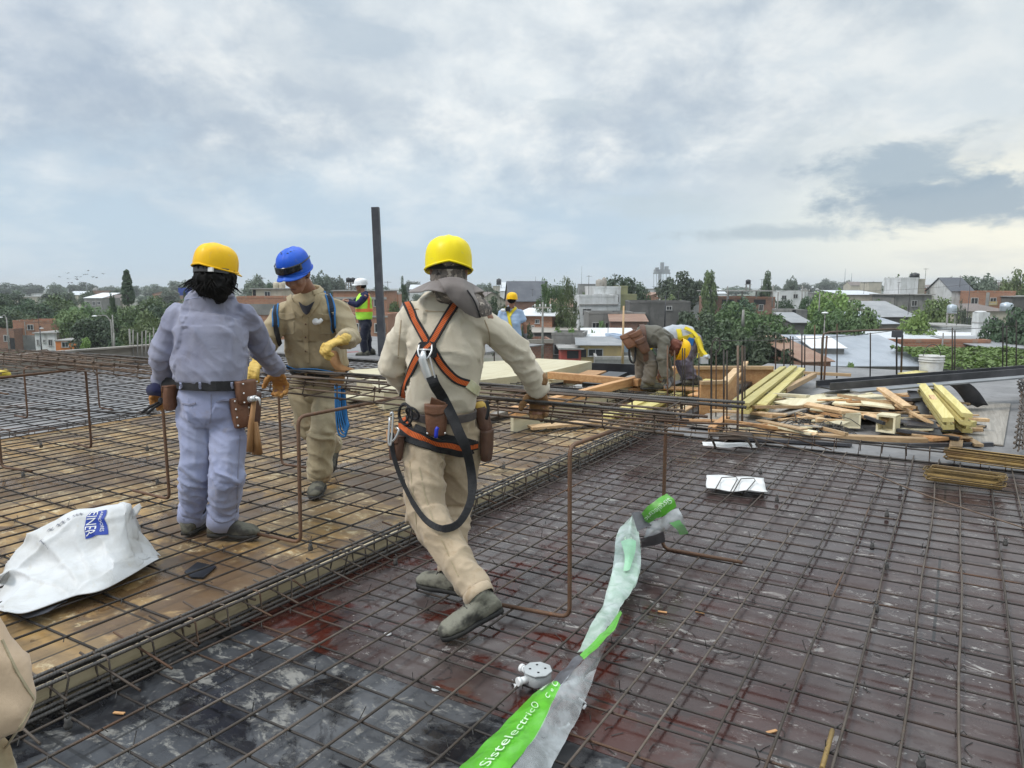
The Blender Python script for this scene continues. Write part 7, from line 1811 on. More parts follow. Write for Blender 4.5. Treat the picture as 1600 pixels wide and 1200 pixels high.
for x, y, z in ((.0, .075, .108), (-.022, .060, .119), (.022, .060, .119), (-.034, .04, .121), (.034, .04, .121), (-.045, .02, .118), (.045, .02, .118)):
    mb = MB(); mb.ball(hc + M @ Vector((x, y, z * .925 + .002)), (.0075, .006, .004), M, 8, 5); mb.build('vent_slot', M_VIS, hm)
hd = B['hd']
for s in (-1, 1):
    mb = MB(); mb.ball(hd + M @ Vector((.030 * s, .091, -.004)), (.013, .006, .004), M, 10, 6); mb.build('eye', M_HAIR, B['body'])
    mb = MB(); mb.tube(spl([hd + M @ Vector((.012 * s, .100, .014)), hd + M @ Vector((.030 * s, .099, .022)), hd + M @ Vector((.048 * s, .085, .014))], 6), [.003, .0045, .005, .005, .004, .003, .002], 6); mb.build('eyebrow', M_HAIR, B['body'])
mb = MB(); mb.tube(spl([hd + M @ Vector((-.022, .093, -.075)), hd + M @ Vector((0, .101, -.073)), hd + M @ Vector((.022, .093, -.075))], 8), .0028, 5); mb.build('mouth', simple('lip_skin', c4(.11, .04, .03), c4(.14, .05, .04), 20, .5), B['body'])
strands(B, hd, B['hr'], B['hf'], B['hu'], M_HAIR, [(0, -.03, .02, .080, .085, .07), (.072, .01, .015, .012, .03, .03), (-.072, .01, .015, .012, .03, .03), (0, -.07, -.02, .06, .04, .05)])
collar(B, C_KHAKI, .080, .036, open_=.60)
# dark tee in the open neck and the front placket
nkp = B['nk']; patch('undershirt', [[P(466, 470, 5.0), P(478, 478, 4.96), P(492, 470, 4.98)], [P(470, 480, 4.985), P(479, 487, 4.955), P(488, 478, 4.97)], [P(474, 488, 4.975), P(479, 492, 4.955), P(483, 488, 4.965)]], C_TSHIRT, BR, 8, 8)
for pts in ([(452, 463), (457, 474), (466, 484), (474, 492)], [(498, 462), (493, 474), (486, 484), (480, 493)]): strap('lapel', pts, .042, C_KHAKI, bv, BR, off=.010, thick=.003)
strap('placket', [(478, 492), (478, 520), (479, 550), (480, 566)], .035, C_KHAKI, bv, BR, off=.003, thick=.0025)
for y in (506, 526, 548):
    p, n_ = cast(bv, 478, y)
    if p: mb = MB(); mb.ball(p + n_ * .008, (.006, .006, .006), None, 8, 5); mb.build('button', M_LEATHERD, BR)
for px in (445, 507):
    for pts, w in (([(px - 8, 503), (px - 8, 521)], .004), ([(px + 14, 503), (px + 14, 521)], .004), ([(px - 8, 521), (px + 3, 522), (px + 14, 521)], .004)): strap('pocket_seam', [pts[0], ((pts[0][0] + pts[-1][0]) / 2, (pts[0][1] + pts[-1][1]) / 2), pts[-1]], .006, C_KHAKIT, bv, BR, off=.001, thick=.003)
    strap('pocket_flap', [(px - 10, 493), (px + 3, 495), (px + 16, 492)], .042, C_KHAKI, bv, BR, off=.005, thick=.003)
mb = MB(); p, n_ = near(bv, 494, 501, 5.1); mb.ball(p + n_ * .02, (.028, .02, .024)); mb.tube(spl([p + n_ * .02, p + n_ * .035 + RGT * .02, p + n_ * .02 + RGT * .04 + UP * .015], 6), .014, 8); mb.build('earplug_case', M_LAMP, BR)
strap('harness_strap', [(447, 451), (437, 466), (431, 486), (431, 510)], .046, M_BLWEB, bv, BR, off=.008)
strap('harness_strap', [(497, 443), (509, 456), (517, 476), (522, 500), (523, 516)], .052, M_BLWEB, bv, BR, off=.008)
strap('harness_strap', [(431, 508), (434, 528), (440, 548)], .034, M_WEB, bv, BR, off=.008)
belt('belt', B['wc'] - B['up'] * .035, B['up'], bv, .05, M_WEB, BR, off=.012)
strap('harness_strap', [(450, 571), (470, 577), (495, 575), (520, 580)], .03, M_BLWEB, bv, BR, off=.022)
hang_pouch(B, 524, 588, .11, .11, .05, M_HIDE, flap=False)
patch('hide_apron', [[P(514, 548, 4.98), P(524, 548, 4.97), P(528, 552, 4.98)], [P(516, 566, 4.97), P(528, 570, 4.95), P(535, 570, 4.97)], [P(524, 578, 4.96), P(540, 580, 4.94), P(556, 577, 4.97)]], M_HIDE, BR, 10, 10, wr=.006)
for k in range(4):
    mb = MB(); x0 = 524 + k * 2.6; mb.tube(spl([P(x0, 600, 4.98), P(x0 + 1, 640, 4.96), P(x0 + 5 + k, 676 - k * 3, 4.95), P(x0 + 16 - k, 680 - k * 5, 4.94), P(x0 + 10, 650, 4.97), P(x0 + 6, 605, 4.99)], 30), .0075, 6); mb.build('lanyard_rope', M_BLWEB, BR)
for s_ in 'lr': cuff_ring(B, s_, C_KHAKIT, .085, .03, -.006)
# ================= white helmeted supervisor in a lime vest
a = -RGT
J = dict(hl=D_(572, 507, 16.1), hr=D_(571, 507, 16.3), waist=D_(569, 492, 16.2), chest=D_(568, 473, 16.2), sl=D_(571, 463, 16.03), sr=D_(568, 462, 16.38), neck=D_(567, 455, 16.2), head=D_(564, 446.5, 16.2),
         el=D_(557, 477, 15.95), wl=D_(546, 472, 15.95), fl=D_(541, 470, 15.97), er=D_(552, 474, 16.35), wr=D_(545, 470, 16.2), fr=D_(541, 468, 16.15), kl=D_(568, 530, 16.1), al=D_(570, 550, 16.1), kr=D_(574, 530, 16.3), ar=D_(577, 549, 16.3), tl=D_(556, 556, 16.1), tr=D_(566, 554, 16.3))
W = figure('supervisor in white helmet and lime orange vest standing sideways in navy', J, C_NAVY, C_NAVYT, M_BOOT, V=.018, hf=a - UP * .15, hu=UP, arm=(.075, .068, .06, .05), leg=(.10, .09, .08, .075), waist=(.17, .15), chest=(.19, .15), fold_seed=3)
helmet(W['hd'] + W['hu'] * .045, W['hr'], W['hf'], W['hu'], M_HELW, W['root'], w=.118, l=.15, side=.03, peak=.05)
mb = MB(); cc, up_ = W['cc'], W['up']
torso(mb, [(W['wc'] - up_ * .10, W['rh'], .19, .17), (W['wc'] + up_ * .05, W['rs'], .20, .175), (cc, W['rs'], .205, .172), (cc.lerp(W['shc'], .75), W['rs'], .19, .155), (W['shc'] + UP * .05, W['rs'], .13, .10)])
me = remesh(mb, .018, 3); fold(me, [(W['wc'], W['shc'], .8, .008, 7, 0)], 9); ve = link('vest', me, C_VEST, W['root'])
for z, w in ((-.03, .07),): belt('reflective_band', W['wc'].lerp(cc, .5) + up_ * z, up_, bvh_of([ve.data]), w, M_VISOR_OR, ve, off=.004, r0=.6)
strap('reflective_band', [(573, 452), (576, 465), (576, 478), (576, 484)], .06, M_VISOR_OR, bvh_of([ve.data]), ve, off=.004)
strands(W, W['hd'], W['hr'], W['hf'], W['hu'], M_HAIR, [(0, -.03, .0, .084, .08, .06)], .01)
# ================= man in a blue tee beyond the cream box
J = dict(hl=D_(793, 544, 15.5), hr=D_(808, 544, 15.5), waist=D_(800, 528, 15.5), chest=D_(798, 505, 15.45), sl=D_(785, 489, 15.5), sr=D_(812, 489, 15.5), neck=D_(799, 478, 15.42), head=D_(800, 469, 15.38),
         el=D_(778, 508, 15.5), wl=D_(780, 524, 15.7), fl=D_(782, 530, 15.8), er=D_(820, 508, 15.5), wr=D_(821, 526, 15.6), fr=D_(821, 533, 15.65), kl=D_(793, 575, 15.4), al=D_(793, 601, 15.5), kr=D_(808, 575, 15.4), ar=D_(808, 601, 15.5), tl=D_(791, 606, 15.75), tr=D_(810, 606, 15.75))
T_ = figure('man in light blue tee with yellow harness and helmet seen from behind', J, C_TEE, C_NAVYT, M_BOOT, V=.018, hf=FWD + RGT * .2, hu=UP, skinarms=True, arm=(.08, .075, .06, .05), waist=(.18, .14), chest=(.20, .14), fold_seed=5)
helmet(T_['hd'] + T_['hu'] * .045, T_['hr'], T_['hf'], T_['hu'], M_HELY, T_['root'], w=.116, l=.148, side=.03)
strands(T_, T_['hd'], T_['hr'], T_['hf'], T_['hu'], M_HAIR, [(0, -.03, .0, .086, .085, .065)], .01)
for pts in ([(791, 480), (794, 490), (796, 500), (799, 515), (802, 535)], [(806, 481), (801, 486), (796, 494)]): strap('harness_strap', pts, .06, M_YEWEB, T_['bv'], T_['root'], off=.012)
p, n_ = near(T_['bv'], 794, 483, 15.4); mb = MB(); mb.box(p + n_ * .03, (.10, .03, .10), Matrix((RGT, FWD, UP)).transposed()); mb.build('back_plate', M_WEB, T_['root'])
mb = MB(); mb.ball(p + n_ * .05 - RGT * .09 - UP * .03, (.06, .03, .035)); mb.build('snap_hook', M_LAMP, T_['root'])
glove(T_, 'r', M_GLOVEG, s=1.1)
# ================= two men bending at the pit
fwd_b = RGT
J = dict(hl=D_(994, 534, 9.95), hr=D_(992, 535, 9.70), waist=D_(1006, 527, 9.82), chest=D_(1026, 526, 9.80), sl=D_(1040, 528, 10.0), sr=D_(1039, 533, 9.62), neck=D_(1050, 535, 9.78), head=D_(1058, 544, 9.74),
         el=D_(1040, 560, 10.05), wl=D_(1046, 585, 10.05), fl=D_(1048, 597, 10.0), er=D_(1034, 561, 9.56), wr=D_(1040, 588, 9.55), fr=D_(1047, 600, 9.55), kl=D_(1004, 568, 9.95), al=D_(1002, 598, 9.95), kr=D_(1019, 566, 9.66), ar=D_(1012, 600, 9.64), tl=D_(1020, 606, 9.97), tr=D_(1036, 608, 9.66))
O = figure('man in olive shirt and taupe cargo trousers bending over the pit', J, C_OLIVE, C_TAUPE, M_BOOT, V=.013, hf=RGT * .35 - UP * 1.0, hu=RGT * 1.0 - UP * .30, arm=(.082, .076, .066, .054), leg=(.112, .10, .092, .085), waist=(.165, .14), chest=(.18, .145), fold_seed=8, shirt_len=.06)
helmet(O['hd'] + O['hu'] * .045, O['hr'], O['hf'], O['hu'], M_HELY, O['root'], w=.118, l=.145, h=.125, side=.02, peak=.03)
mb = MB(); M = Matrix((O['hr'], O['hf'], O['hu'])).transposed()
for q in ((0, -.01, -.02, .092, .11, .075), (0, -.02, -.08, .085, .09, .06)): mb.ball(O['hd'] + M @ Vector(q[:3]), q[3:], M)
me = remesh(mb, .012, 2); fold(me, [(O['hd'], O['nk'], 1.5, .008, 20, 0)], 2); link('neck_cloth', me, cloth('red_brown_cloth', c4(.12, .04, .028), c4(.16, .06, .04), c4(.08, .03, .02)), O['root'])
belt('belt', O['hipc'].lerp(O['wc'], .8), O['up'], O['bv'], .07, M_LEATHERD, O['root'], off=.012)
for px, py, w, m in ((985, 532, .20, M_LEATHER), (996, 530, .16, M_LEATHER), (1004, 540, .14, M_LEATHERD)):
    q = cast(O['bv'], px, py)
    if q[0] is None: q = (P(px, py, 9.7), -FWD)
    pouch('tool_pouch', q[0] + q[1] * .01, q[1], w, .2, .07, m, O['root'], up=(UP * .8 - RGT * .4))
mb = MB(); mb.tube(spl([P(986, 530, 9.62), P(983, 548, 9.6), P(985, 563, 9.6), P(991, 566, 9.6), P(993, 550, 9.6), P(994, 535, 9.62)], 20), .014, 6); mb.build('harness_loop', M_WEB, O['root'])
glove(O, 'r', M_GLOVEG, s=1.1); glove(O, 'l', M_GLOVEG, s=1.1)
J = dict(hl=D_(1084, 535, 10.35), hr=D_(1083, 534, 10.62), waist=D_(1069, 526, 10.48), chest=D_(1050, 525, 10.48), sl=D_(1037, 527, 10.28), sr=D_(1037, 524, 10.7), neck=D_(1029, 526, 10.5), head=D_(1023, 527, 10.5),
         el=D_(1036, 556, 10.25), wl=D_(1030, 580, 10.2), fl=D_(1028, 590, 10.2), er=D_(1036, 556, 10.7), wr=D_(1030, 580, 10.7), fr=D_(1028, 590, 10.7), kl=D_(1070, 566, 10.35), al=D_(1082, 592, 10.35), kr=D_(1064, 566, 10.62), ar=D_(1076, 592, 10.62), tl=D_(1066, 602, 10.33), tr=D_(1062, 600, 10.62))
Gm = figure('man in light grey tee with yellow harness stooping behind the olive one', J, C_LGREY, C_PURPT, M_BOOT, V=.015, hf=-RGT * .4 - UP, hu=-RGT * 1.0 + UP * .25, skinarms=True, arm=(.085, .08, .06, .05), leg=(.115, .1, .09, .085), waist=(.17, .145), chest=(.19, .15), fold_seed=6, shirt_len=.08)
helmet(Gm['hd'] + Gm['hu'] * .04, Gm['hr'], Gm['hf'], Gm['hu'], M_HELL, Gm['root'], w=.115, l=.145)
bv = Gm['bv']
for pts in ([(1060, 515), (1062, 524), (1063, 534)], [(1064, 529), (1074, 527), (1084, 524)]): strap('harness_strap', pts, .07, M_YEWEB, bv, Gm['root'], off=.012)
strap('harness_strap', [(1072, 532), (1078, 533), (1084, 535)], .10, simple('cobalt_strap', c4(.01, .10, .32), c4(.012, .13, .38), 8, .7), bv, Gm['root'], off=.01)
ribbon('lanyard', spl([P(1070, 512, 10.3), P(1082, 518, 10.25), P(1090, 528, 10.2), P(1096, 545, 10.15), P(1105, 557, 10.1)], 24), [(-FWD + UP * .3).normalized()] * 25, .05, .008, M_YEWEB, Gm['root'])
ribbon('lanyard', spl([P(1089, 527, 10.2), P(1094, 540, 10.2), P(1095, 552, 10.2), P(1093, 560, 10.2)], 14), [(-FWD + RGT * .3).normalized()] * 15, .09, .01, M_YEWEB, Gm['root'])
mb = MB(); mb.box(P(1100, 563, 10.1), (.10, .08, .09), Mx); mb.tube([P(1100, 558, 10.1), P(1108, 557, 10.05)], .03, 8); tag(mb.build('lanyard_anchor', M_TANKZNC), 'grey lanyard anchor block under the yellow lanyard end', 'anchor')
# ================= person just out of the frame: only a tan sleeve elbow reaches in
J = dict(hl=P(-330, 1050, .95) * 1, hr=P(-190, 1050, .95) * 1, neck=P(-250, 560, .95), head=P(-250, 450, .95), sl=P(-420, 690, .97), sr=P(-165, 700, .93), el=P(-470, 1000, 1.0), wl=P(-440, 1150, 1.15), fl=P(-430, 1200, 1.25),
         er=P(-8, 1092, .93), wr=P(-120, 1260, 1.12), fr=P(-150, 1330, 1.2), kl=P(-320, 1600, .95), kr=P(-210, 1600, .95), al=P(-320, 2100, .95), ar=P(-210, 2100, .95), tl=P(0, 0, 1), tr=P(0, 0, 1))
hx = RGT * -.93 + FWD * .95
J.update(hl=hx + RGT * -.10 + UP * .90, hr=hx + RGT * .10 + UP * .90, neck=hx + UP * 1.46, head=hx + UP * 1.60 + FWD * .02, sl=hx + RGT * -.19 + UP * 1.39, sr=hx + RGT * .19 + UP * 1.38, waist=hx + UP * 1.06, chest=hx + UP * 1.26,
         kl=hx + RGT * -.11 + UP * .5, kr=hx + RGT * .11 + UP * .5, al=hx + RGT * -.12 + UP * .13, ar=hx + RGT * .12 + UP * .13, tl=hx + RGT * -.13 + FWD * .2 + UP * .04, tr=hx + RGT * .13 + FWD * .2 + UP * .04, el=hx + RGT * -.34 + UP * 1.08, wl=hx + RGT * -.2 + FWD * .25 + UP * 1.05, fl=hx + RGT * -.12 + FWD * .3 + UP * 1.05)
J['er'] = P(-16, 1100, .93); J['wr'] = P(-170, 1235, .98); J['fr'] = P(-270, 1230, 1.0)
J['sr'] = P(-190, 760, .95)
NP = figure('person at the left picture edge with only a tan sleeve elbow in view', J, C_SLEEVE, C_KHAKIT, M_BOOT, V=.011, hf=FWD, hu=UP, arm=(.060, .050, .045, .040), fold_seed=4, folds=1.1)
helmet(NP['hd'] + NP['hu'] * .045, NP['hr'], NP['hf'], NP['hu'], M_HELY, NP['root'])
for pts in ([(2, 1000), (26, 1050), (52, 1092)], [(52, 1096), (34, 1130), (8, 1168)]): strap('sleeve_seam', pts, .004, C_KHAKIT, NP['bv'], NP['root'], off=.0005, thick=.0015)
# ---------------------------------------------------------------- things in front
# white paper sack
M_SACK = None
def sack_mat():
    t = NT('white_sack_paper'); v = t.coord('Object'); n = t.noise(v, 5, 7, .62, .4); n2 = t.noise(v, 18, 5)
    c = t.mix(t.ss(n, .4, .65), c4(.56, .57, .575), c4(.48, .48, .465)); c = t.mix(t.ss(n2, .6, .75, 0, .4), c, c4(.46, .42, .33))
    t.col(c); t.rough(.55); t.bump(t.noise(v, 14, 5, .6, .6), .35, .015); return t.m
M_SACK = sack_mat()
M_LABEL = simple('blue_print', c4(.008, .035, .27), c4(.012, .045, .32), 30, .5)
M_PRINT = simple('white_print', c4(.72, .73, .74), c4(.66, .67, .68), 30, .5)
M_GREYPRINT = simple('grey_print', c4(.16, .17, .20), c4(.2, .2, .22), 30, .6)
zs = .165
sack = thing('paper_sack', 'crumpled white paper sack with a blue label lying on the yellow boards', 'sack', G(120, 950, .12))
# ridge line on top, foot line nearer the camera, back foot line hidden behind
top = spl([P(0, 920, 3.50), P(28, 862, 3.55), P(100, 805, 3.62), P(152, 793, 3.66), P(200, 786, 3.70), P(208, 800, 3.72), P(226, 832, 3.76), P(248, 866, 3.76)], 48)
mid = spl([P(-12, 945, 3.36), P(30, 905, 3.42), P(90, 880, 3.46), P(140, 868, 3.50), P(178, 858, 3.54), P(205, 862, 3.58), P(228, 868, 3.66), P(248, 870, 3.74)], 48)
frt = spl([G(8, 955, zs + .05), G(40, 957, zs + .015), G(96, 938, zs), G(120, 930, zs), G(160, 922, zs), G(206, 898, zs), G(232, 882, zs), G(249, 872, zs)], 48)
bck = spl([G(0, 900, zs + .05), G(40, 880, zs + .02), G(96, 858, zs), G(120, 850, zs), G(170, 840, zs), G(208, 838, zs), G(232, 850, zs), G(251, 868, zs)], 48)
rows = [frt, mid, top, bck]
cols_ = [spl([frt[k], frt[k].lerp(mid[k], .5) - FWD * .012, mid[k], mid[k].lerp(top[k], .55) - FWD * .015, top[k], top[k].lerp(bck[k], .5), bck[k]], 48) for k in range(49)]
def sack_pt(u, v, off=0.0):
    a = min(47.999, max(0, u * 48)); b1 = min(47.999, max(0, v * 48)); i, j = int(a), int(b1); fa, fb = a - i, b1 - j
    p = (cols_[i][j] * (1 - fa) + cols_[i + 1][j] * fa) * (1 - fb) + (cols_[i][j + 1] * (1 - fa) + cols_[i + 1][j + 1] * fa) * fb
    w = min(1, 6 * min(v, 1 - v)) * min(1, 8 * min(u, 1 - u) + .3)
    q = p * 6 + Vector((3, 1, 2)); k1 = Vector((u * 5.2 + v * 2.6, v * 1.1 - u * .6, .3)); k2 = Vector((u * 3.1 - v * 3.4, v * 1.3 + u * .8, 4.1)); wq = .25 * noise.noise(q * .5); k1.x += wq; k2.x -= wq
    cr = max(-.004, max(0, 1 - 3.2 * abs(noise.noise(k1))) ** 1.5 * .026 + max(0, 1 - 4 * abs(noise.noise(k2 * 1.4))) ** 1.5 * .016 + (noise.noise(k1 * 2.2)) * .006)
    d = Vector((-.25, -.75, .45)).normalized()
    w *= 1 - .75 * max(0, 1 - abs(u - .66) / .16) * max(0, min(1, (v - .2) * 5))
    return p + d * (cr * w + off)
mb = MB(); mb.grid(lambda u, v: sack_pt(u, v), 110, 90); so_ = mb.build('paper', M_SACK, sack); s = so_.modifiers.new('s', 'SOLIDIFY'); s.thickness = .003
# torn ear at the mouth of the sack
patch('torn_edge', [[P(204, 812, 3.70), P(212, 806, 3.69), P(220, 790, 3.69)], [P(208, 806, 3.69), P(216, 800, 3.68), P(221, 792, 3.68)], [P(206, 795, 3.69), P(213, 789, 3.68), P(219, 786, 3.68)]], M_SACK, sack, 8, 8, th=.003, wr=.006)
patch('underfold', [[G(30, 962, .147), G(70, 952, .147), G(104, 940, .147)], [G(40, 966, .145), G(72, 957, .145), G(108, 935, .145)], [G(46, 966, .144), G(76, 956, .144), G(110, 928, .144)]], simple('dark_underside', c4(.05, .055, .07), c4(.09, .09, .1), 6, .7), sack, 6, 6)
def uv_at(px, py):
    best = None
    for i in range(49):
        for j in range(18, 33):
            p = sack_pt(i / 48, j / 48); d = p - EYE; k = d.dot(FWD); y = d
            # picture position of the point
            c = Vector((d.dot(RGT), d.dot(FWD) * math.cos(PIT) - d.z * math.sin(PIT), d.dot(FWD) * math.sin(PIT) + d.z * math.cos(PIT)))
            X, Y = 800 + CF * c.x / c.y, 600 - CF * c.z / c.y; e = (X - px) ** 2 + (Y - py) ** 2
            if best is None or e < best[0]: best = (e, i / 48, j / 48)
    return best[1], best[2]
qa, qb, qc, qd = (uv_at(143, 800), uv_at(171, 797), uv_at(169, 836), uv_at(136, 841))     # label corners
def lab(s, t, off=.004):
    u = (qa[0] * (1 - s) + qb[0] * s) * (1 - t) + (qd[0] * (1 - s) + qc[0] * s) * t
    v = (qa[1] * (1 - s) + qb[1] * s) * (1 - t) + (qd[1] * (1 - s) + qc[1] * s) * t
    return sack_pt(u, v, off)
mb = MB(); mb.grid(lambda s, t: lab(s, t, .005), 24, 24); lo = mb.build('printed_label', M_LABEL, sack)
def text_mesh(s, res=3, spacing=1.0):
    cu = bpy.data.curves.new('txt', 'FONT'); cu.body = s; cu.resolution_u = res; cu.space_character = spacing
    o = bpy.data.objects.new('txt', cu); COL.objects.link(o); ev = o.evaluated_get(bpy.context.evaluated_depsgraph_get()); me = bpy.data.meshes.new_from_object(ev); bpy.data.objects.remove(o); bpy.data.curves.remove(cu)
    bm = bmesh.new(); bm.from_mesh(me); bmesh.ops.triangulate(bm, faces=bm.faces); bmesh.ops.subdivide_edges(bm, edges=[e for e in bm.edges if e.calc_length() > .2], cuts=2); bmesh.ops.triangulate(bm, faces=bm.faces); bm.to_mesh(me); bm.free()
    xs = [v.co.x for v in me.vertices]; ys = [v.co.y for v in me.vertices]; return me, min(xs), max(xs), min(ys), max(ys)
def text_on(name, s, fn, mat, parent, spacing=1.0):
    """fn(a, b): a along the reading direction 0-1, b up the letters 0-1 -> point"""
    me, x0, x1, y0, y1 = text_mesh(s, 3, spacing)
    for v in me.vertices: v.co = fn((v.co.x - x0) / (x1 - x0), (v.co.y - y0) / (y1 - y0))
    me.update(); return link(name, me, mat, parent)
text_on('lettering', 'EINER', lambda a, b_: lab(.08 + .44 * b_, .02 + .92 * a, .009), M_PRINT, lo)
text_on('lettering', 'ABADORES', lambda a, b_: lab(.68 + .16 * b_, .05 + .80 * a, .009), M_PRINT, lo)
text_on('printed_lines', '~ ~~ ~  ~~~', lambda a, b_: sack_pt(*(lambda p, q: (p[0] + (q[0] - p[0]) * a, p[1] + (q[1] - p[1]) * a + .02 * b_))(uv_at(78, 832), uv_at(128, 806)), .008), M_GREYPRINT, so_)
text_on('printed_lines', '~~ ~', lambda a, b_: sack_pt(*(lambda p, q: (p[0] + (q[0] - p[0]) * a, p[1] + (q[1] - p[1]) * a + .02 * b_))(uv_at(70, 848), uv_at(80, 858)), .008), M_GREYPRINT, so_)

# long printed plastic sleeve
def plastic(name, base, alpha, rough=.25, tint=None):
    t = NT(name); v = t.coord('Object'); n = t.noise(v, 9, 6, .6, .5)
    t.col(t.mix(t.ss(n, .4, .65), base, tint or base)); t.rough(rough)
    tr = t.n('ShaderNodeBsdfTransparent'); mx = t.n('ShaderNodeMixShader')
    t.L.new(t.ss(n, .3, .7, alpha - .12, alpha + .14), mx.inputs[0]); t.L.new(tr.outputs[0], mx.inputs[1]); t.L.new(t.b.outputs[0], mx.inputs[2]); t.L.new(mx.outputs[0], t.out.inputs[0])
    t.b.inputs['Specular IOR Level'].default_value = .7
    return t.m
M_GREENP = plastic('green_print_film', c4(.085, .38, .015), .90, .3, c4(.11, .44, .03))
M_CLEARP = plastic('clear_film', c4(.55, .58, .58), .42, .18, c4(.62, .66, .67))
M_MINTP = plastic('minty_film', c4(.50, .68, .56), .62, .22, c4(.60, .70, .66))
M_DARKP = plastic('smoky_film', c4(.06, .06, .07), .9, .3, c4(.10, .10, .11))
slv = thing('plastic_sleeve', 'long torn green and clear plastic sleeve lying across the purple boards', 'sleeve', G(880, 1080, .05))
zz = .055
M_INK = simple('sleeve_ink', c4(.42, .60, .36), c4(.62, .70, .58), 22, .4)
def film(name, edges, mat, parent=None, nu=60, nv=20, seed=0, wr=.008, th=.0015):
    """edges: list of control rows (left edge ... right edge), each a list of (px, py, height)"""
    rows = [spl([G(x, y, z) if z > -1 else P(x, y, -z) for x, y, z in e], nu) for e in edges]
    cols = [spl([r[k] for r in rows], nv) for k in range(nu + 1)]
    mb = MB(); crk = lambda p: p + UP * (wr * (noise.noise(p * 11 + Vector((seed, 2, 1))) + .5 * noise.noise(p * 27) + 1.1 * max(0, 1 - 2.5 * abs(noise.noise(p * 6 + Vector((3, seed, 7)))))))
    mb.grid(lambda u, v: crk(cols[int(round(u * nu))][int(round(v * nv))]), nu, nv)
    o = mb.build(name, mat, parent or slv)
    def at(u, v, off=.004):
        a = min(nu - .001, max(0, u * nu)); b1 = min(nv - .001, max(0, v * nv)); i, j = int(a), int(b1); fa, fb = a - i, b1 - j
        f = crk
        q = (f(cols[i][j]) * (1 - fa) + f(cols[i + 1][j]) * fa) * (1 - fb) + (f(cols[i][j + 1]) * (1 - fa) + f(cols[i + 1][j + 1]) * fa) * fb
        return q + UP * off
    return o, at
Lz = [(690, 1240, zz), (725, 1196, zz + .01), (785, 1136, zz + .02), (830, 1090, zz + .03), (862, 1066, zz + .05)]
Mz = [(760, 1260, zz + .03), (800, 1200, zz + .05), (838, 1150, zz + .06), (858, 1112, zz + .07), (876, 1072, zz + .08)]
green1, g1at = film('printed_film', [Lz, [((a[0] + b_[0]) / 2, (a[1] + b_[1]) / 2 - 3, (a[2] + b_[2]) / 2 + .015) for a, b_ in zip(Lz, Mz)], Mz], M_GREENP, seed=1, wr=.006)
Rz = [(840, 1260, zz), (862, 1198, zz + .01), (900, 1130, zz + .01), (918, 1085, zz + .02), (932, 1046, zz + .03)]
film('clear_film', [Mz, [((a[0] + b_[0]) / 2, (a[1] + b_[1]) / 2, (a[2] + b_[2]) / 2 + .004) for a, b_ in zip(Mz, Rz)], Rz], M_CLEARP, seed=2, wr=.009)
film('smoky_film', [[(862, 1066, zz + .05), (880, 1046, zz + .06), (898, 1026, zz + .07), (908, 1022, zz + .07)], [(876, 1074, zz + .08), (892, 1056, zz + .085), (905, 1038, zz + .085), (914, 1026, zz + .08)]], M_DARKP, seed=3, nu=16, nv=6)
film('printed_film', [[(906, 1022, zz + .07), (930, 1000, zz + .08), (952, 978, zz + .08), (969, 955, zz + .08)], [(912, 1032, zz + .08), (938, 1008, zz + .10), (960, 984, zz + .10), (972, 958, zz + .09)]], M_GREENP, seed=4, nu=20, nv=6, wr=.006)
film('clear_film', [[(876, 1072, zz + .08), (914, 1030, zz + .08), (946, 998, zz + .09), (972, 962, zz + .09)], [(908, 1070, zz + .04), (930, 1030, zz + .04), (955, 992, zz + .04), (974, 962, zz + .06)], [(932, 1046, zz), (944, 1016, zz), (958, 990, zz + .01), (974, 966, zz + .02)]], M_CLEARP, seed=5, nu=24)
film('clear_film', [[(902, 1022, zz + .04), (920, 985, zz + .05), (940, 950, zz + .05), (948, 925, zz + .05), (962, 880, zz + .06)], [(932, 1004, zz + .045), (942, 980, zz + .05), (958, 950, zz + .05), (968, 925, zz + .055), (982, 880, zz + .06)], [(966, 960, zz + .03), (970, 952, zz + .03), (976, 942, zz + .03), (988, 925, zz + .03), (1000, 885, zz + .04)]], M_MINTP, seed=6, nu=30, nv=12, wr=.012)
mint, mat_ = film('minty_film', [[(948, 940, zz), (955, 905, zz + .02), (960, 870, zz + .04), (964, 835, zz + .06), (985, 812, zz + .08)], [(966, 930, zz + .03), (974, 900, zz + .045), (980, 868, zz + .06), (982, 838, zz + .09), (987, 808, zz + .12)], [(988, 925, zz + .02), (1000, 895, zz + .03), (1001, 865, zz + .04), (998, 836, zz + .06), (989, 806, zz + .10)]], M_MINTP, seed=7, nu=30, nv=12, wr=.012)
film('printed_film', [[(970, 846, zz + .10), (984, 842, zz + .11), (994, 846, zz + .10)], [(976, 870, zz + .09), (984, 870, zz + .09), (992, 866, zz + .08)], [(974, 892, zz + .07), (980, 892, zz + .07), (984, 890, zz + .07)]], plastic('veiled_green', c4(.30, .58, .36), .9), seed=8, nu=10, nv=10, wr=.004)
tip, tat = film('printed_film', [[(1000, 806, -4.14), (1010, 794, -4.10), (1025, 782, -4.09), (1042, 771, -4.12)], [(1006, 816, -4.11), (1020, 802, -4.06), (1036, 790, -4.05), (1052, 780, -4.09)], [(1014, 819, -4.10), (1028, 812, -4.07), (1042, 803, -4.06), (1057, 792, -4.09)]], M_GREENP, seed=9, nu=20, nv=10, wr=.008)
film('smoky_film', [[(986, 802, -4.12), (1000, 800, -4.13)], [(992, 818, -4.08), (1012, 818, -4.10)], [(996, 832, -4.05), (1022, 822, -4.08)]], M_DARKP, seed=10, nu=10, nv=10)
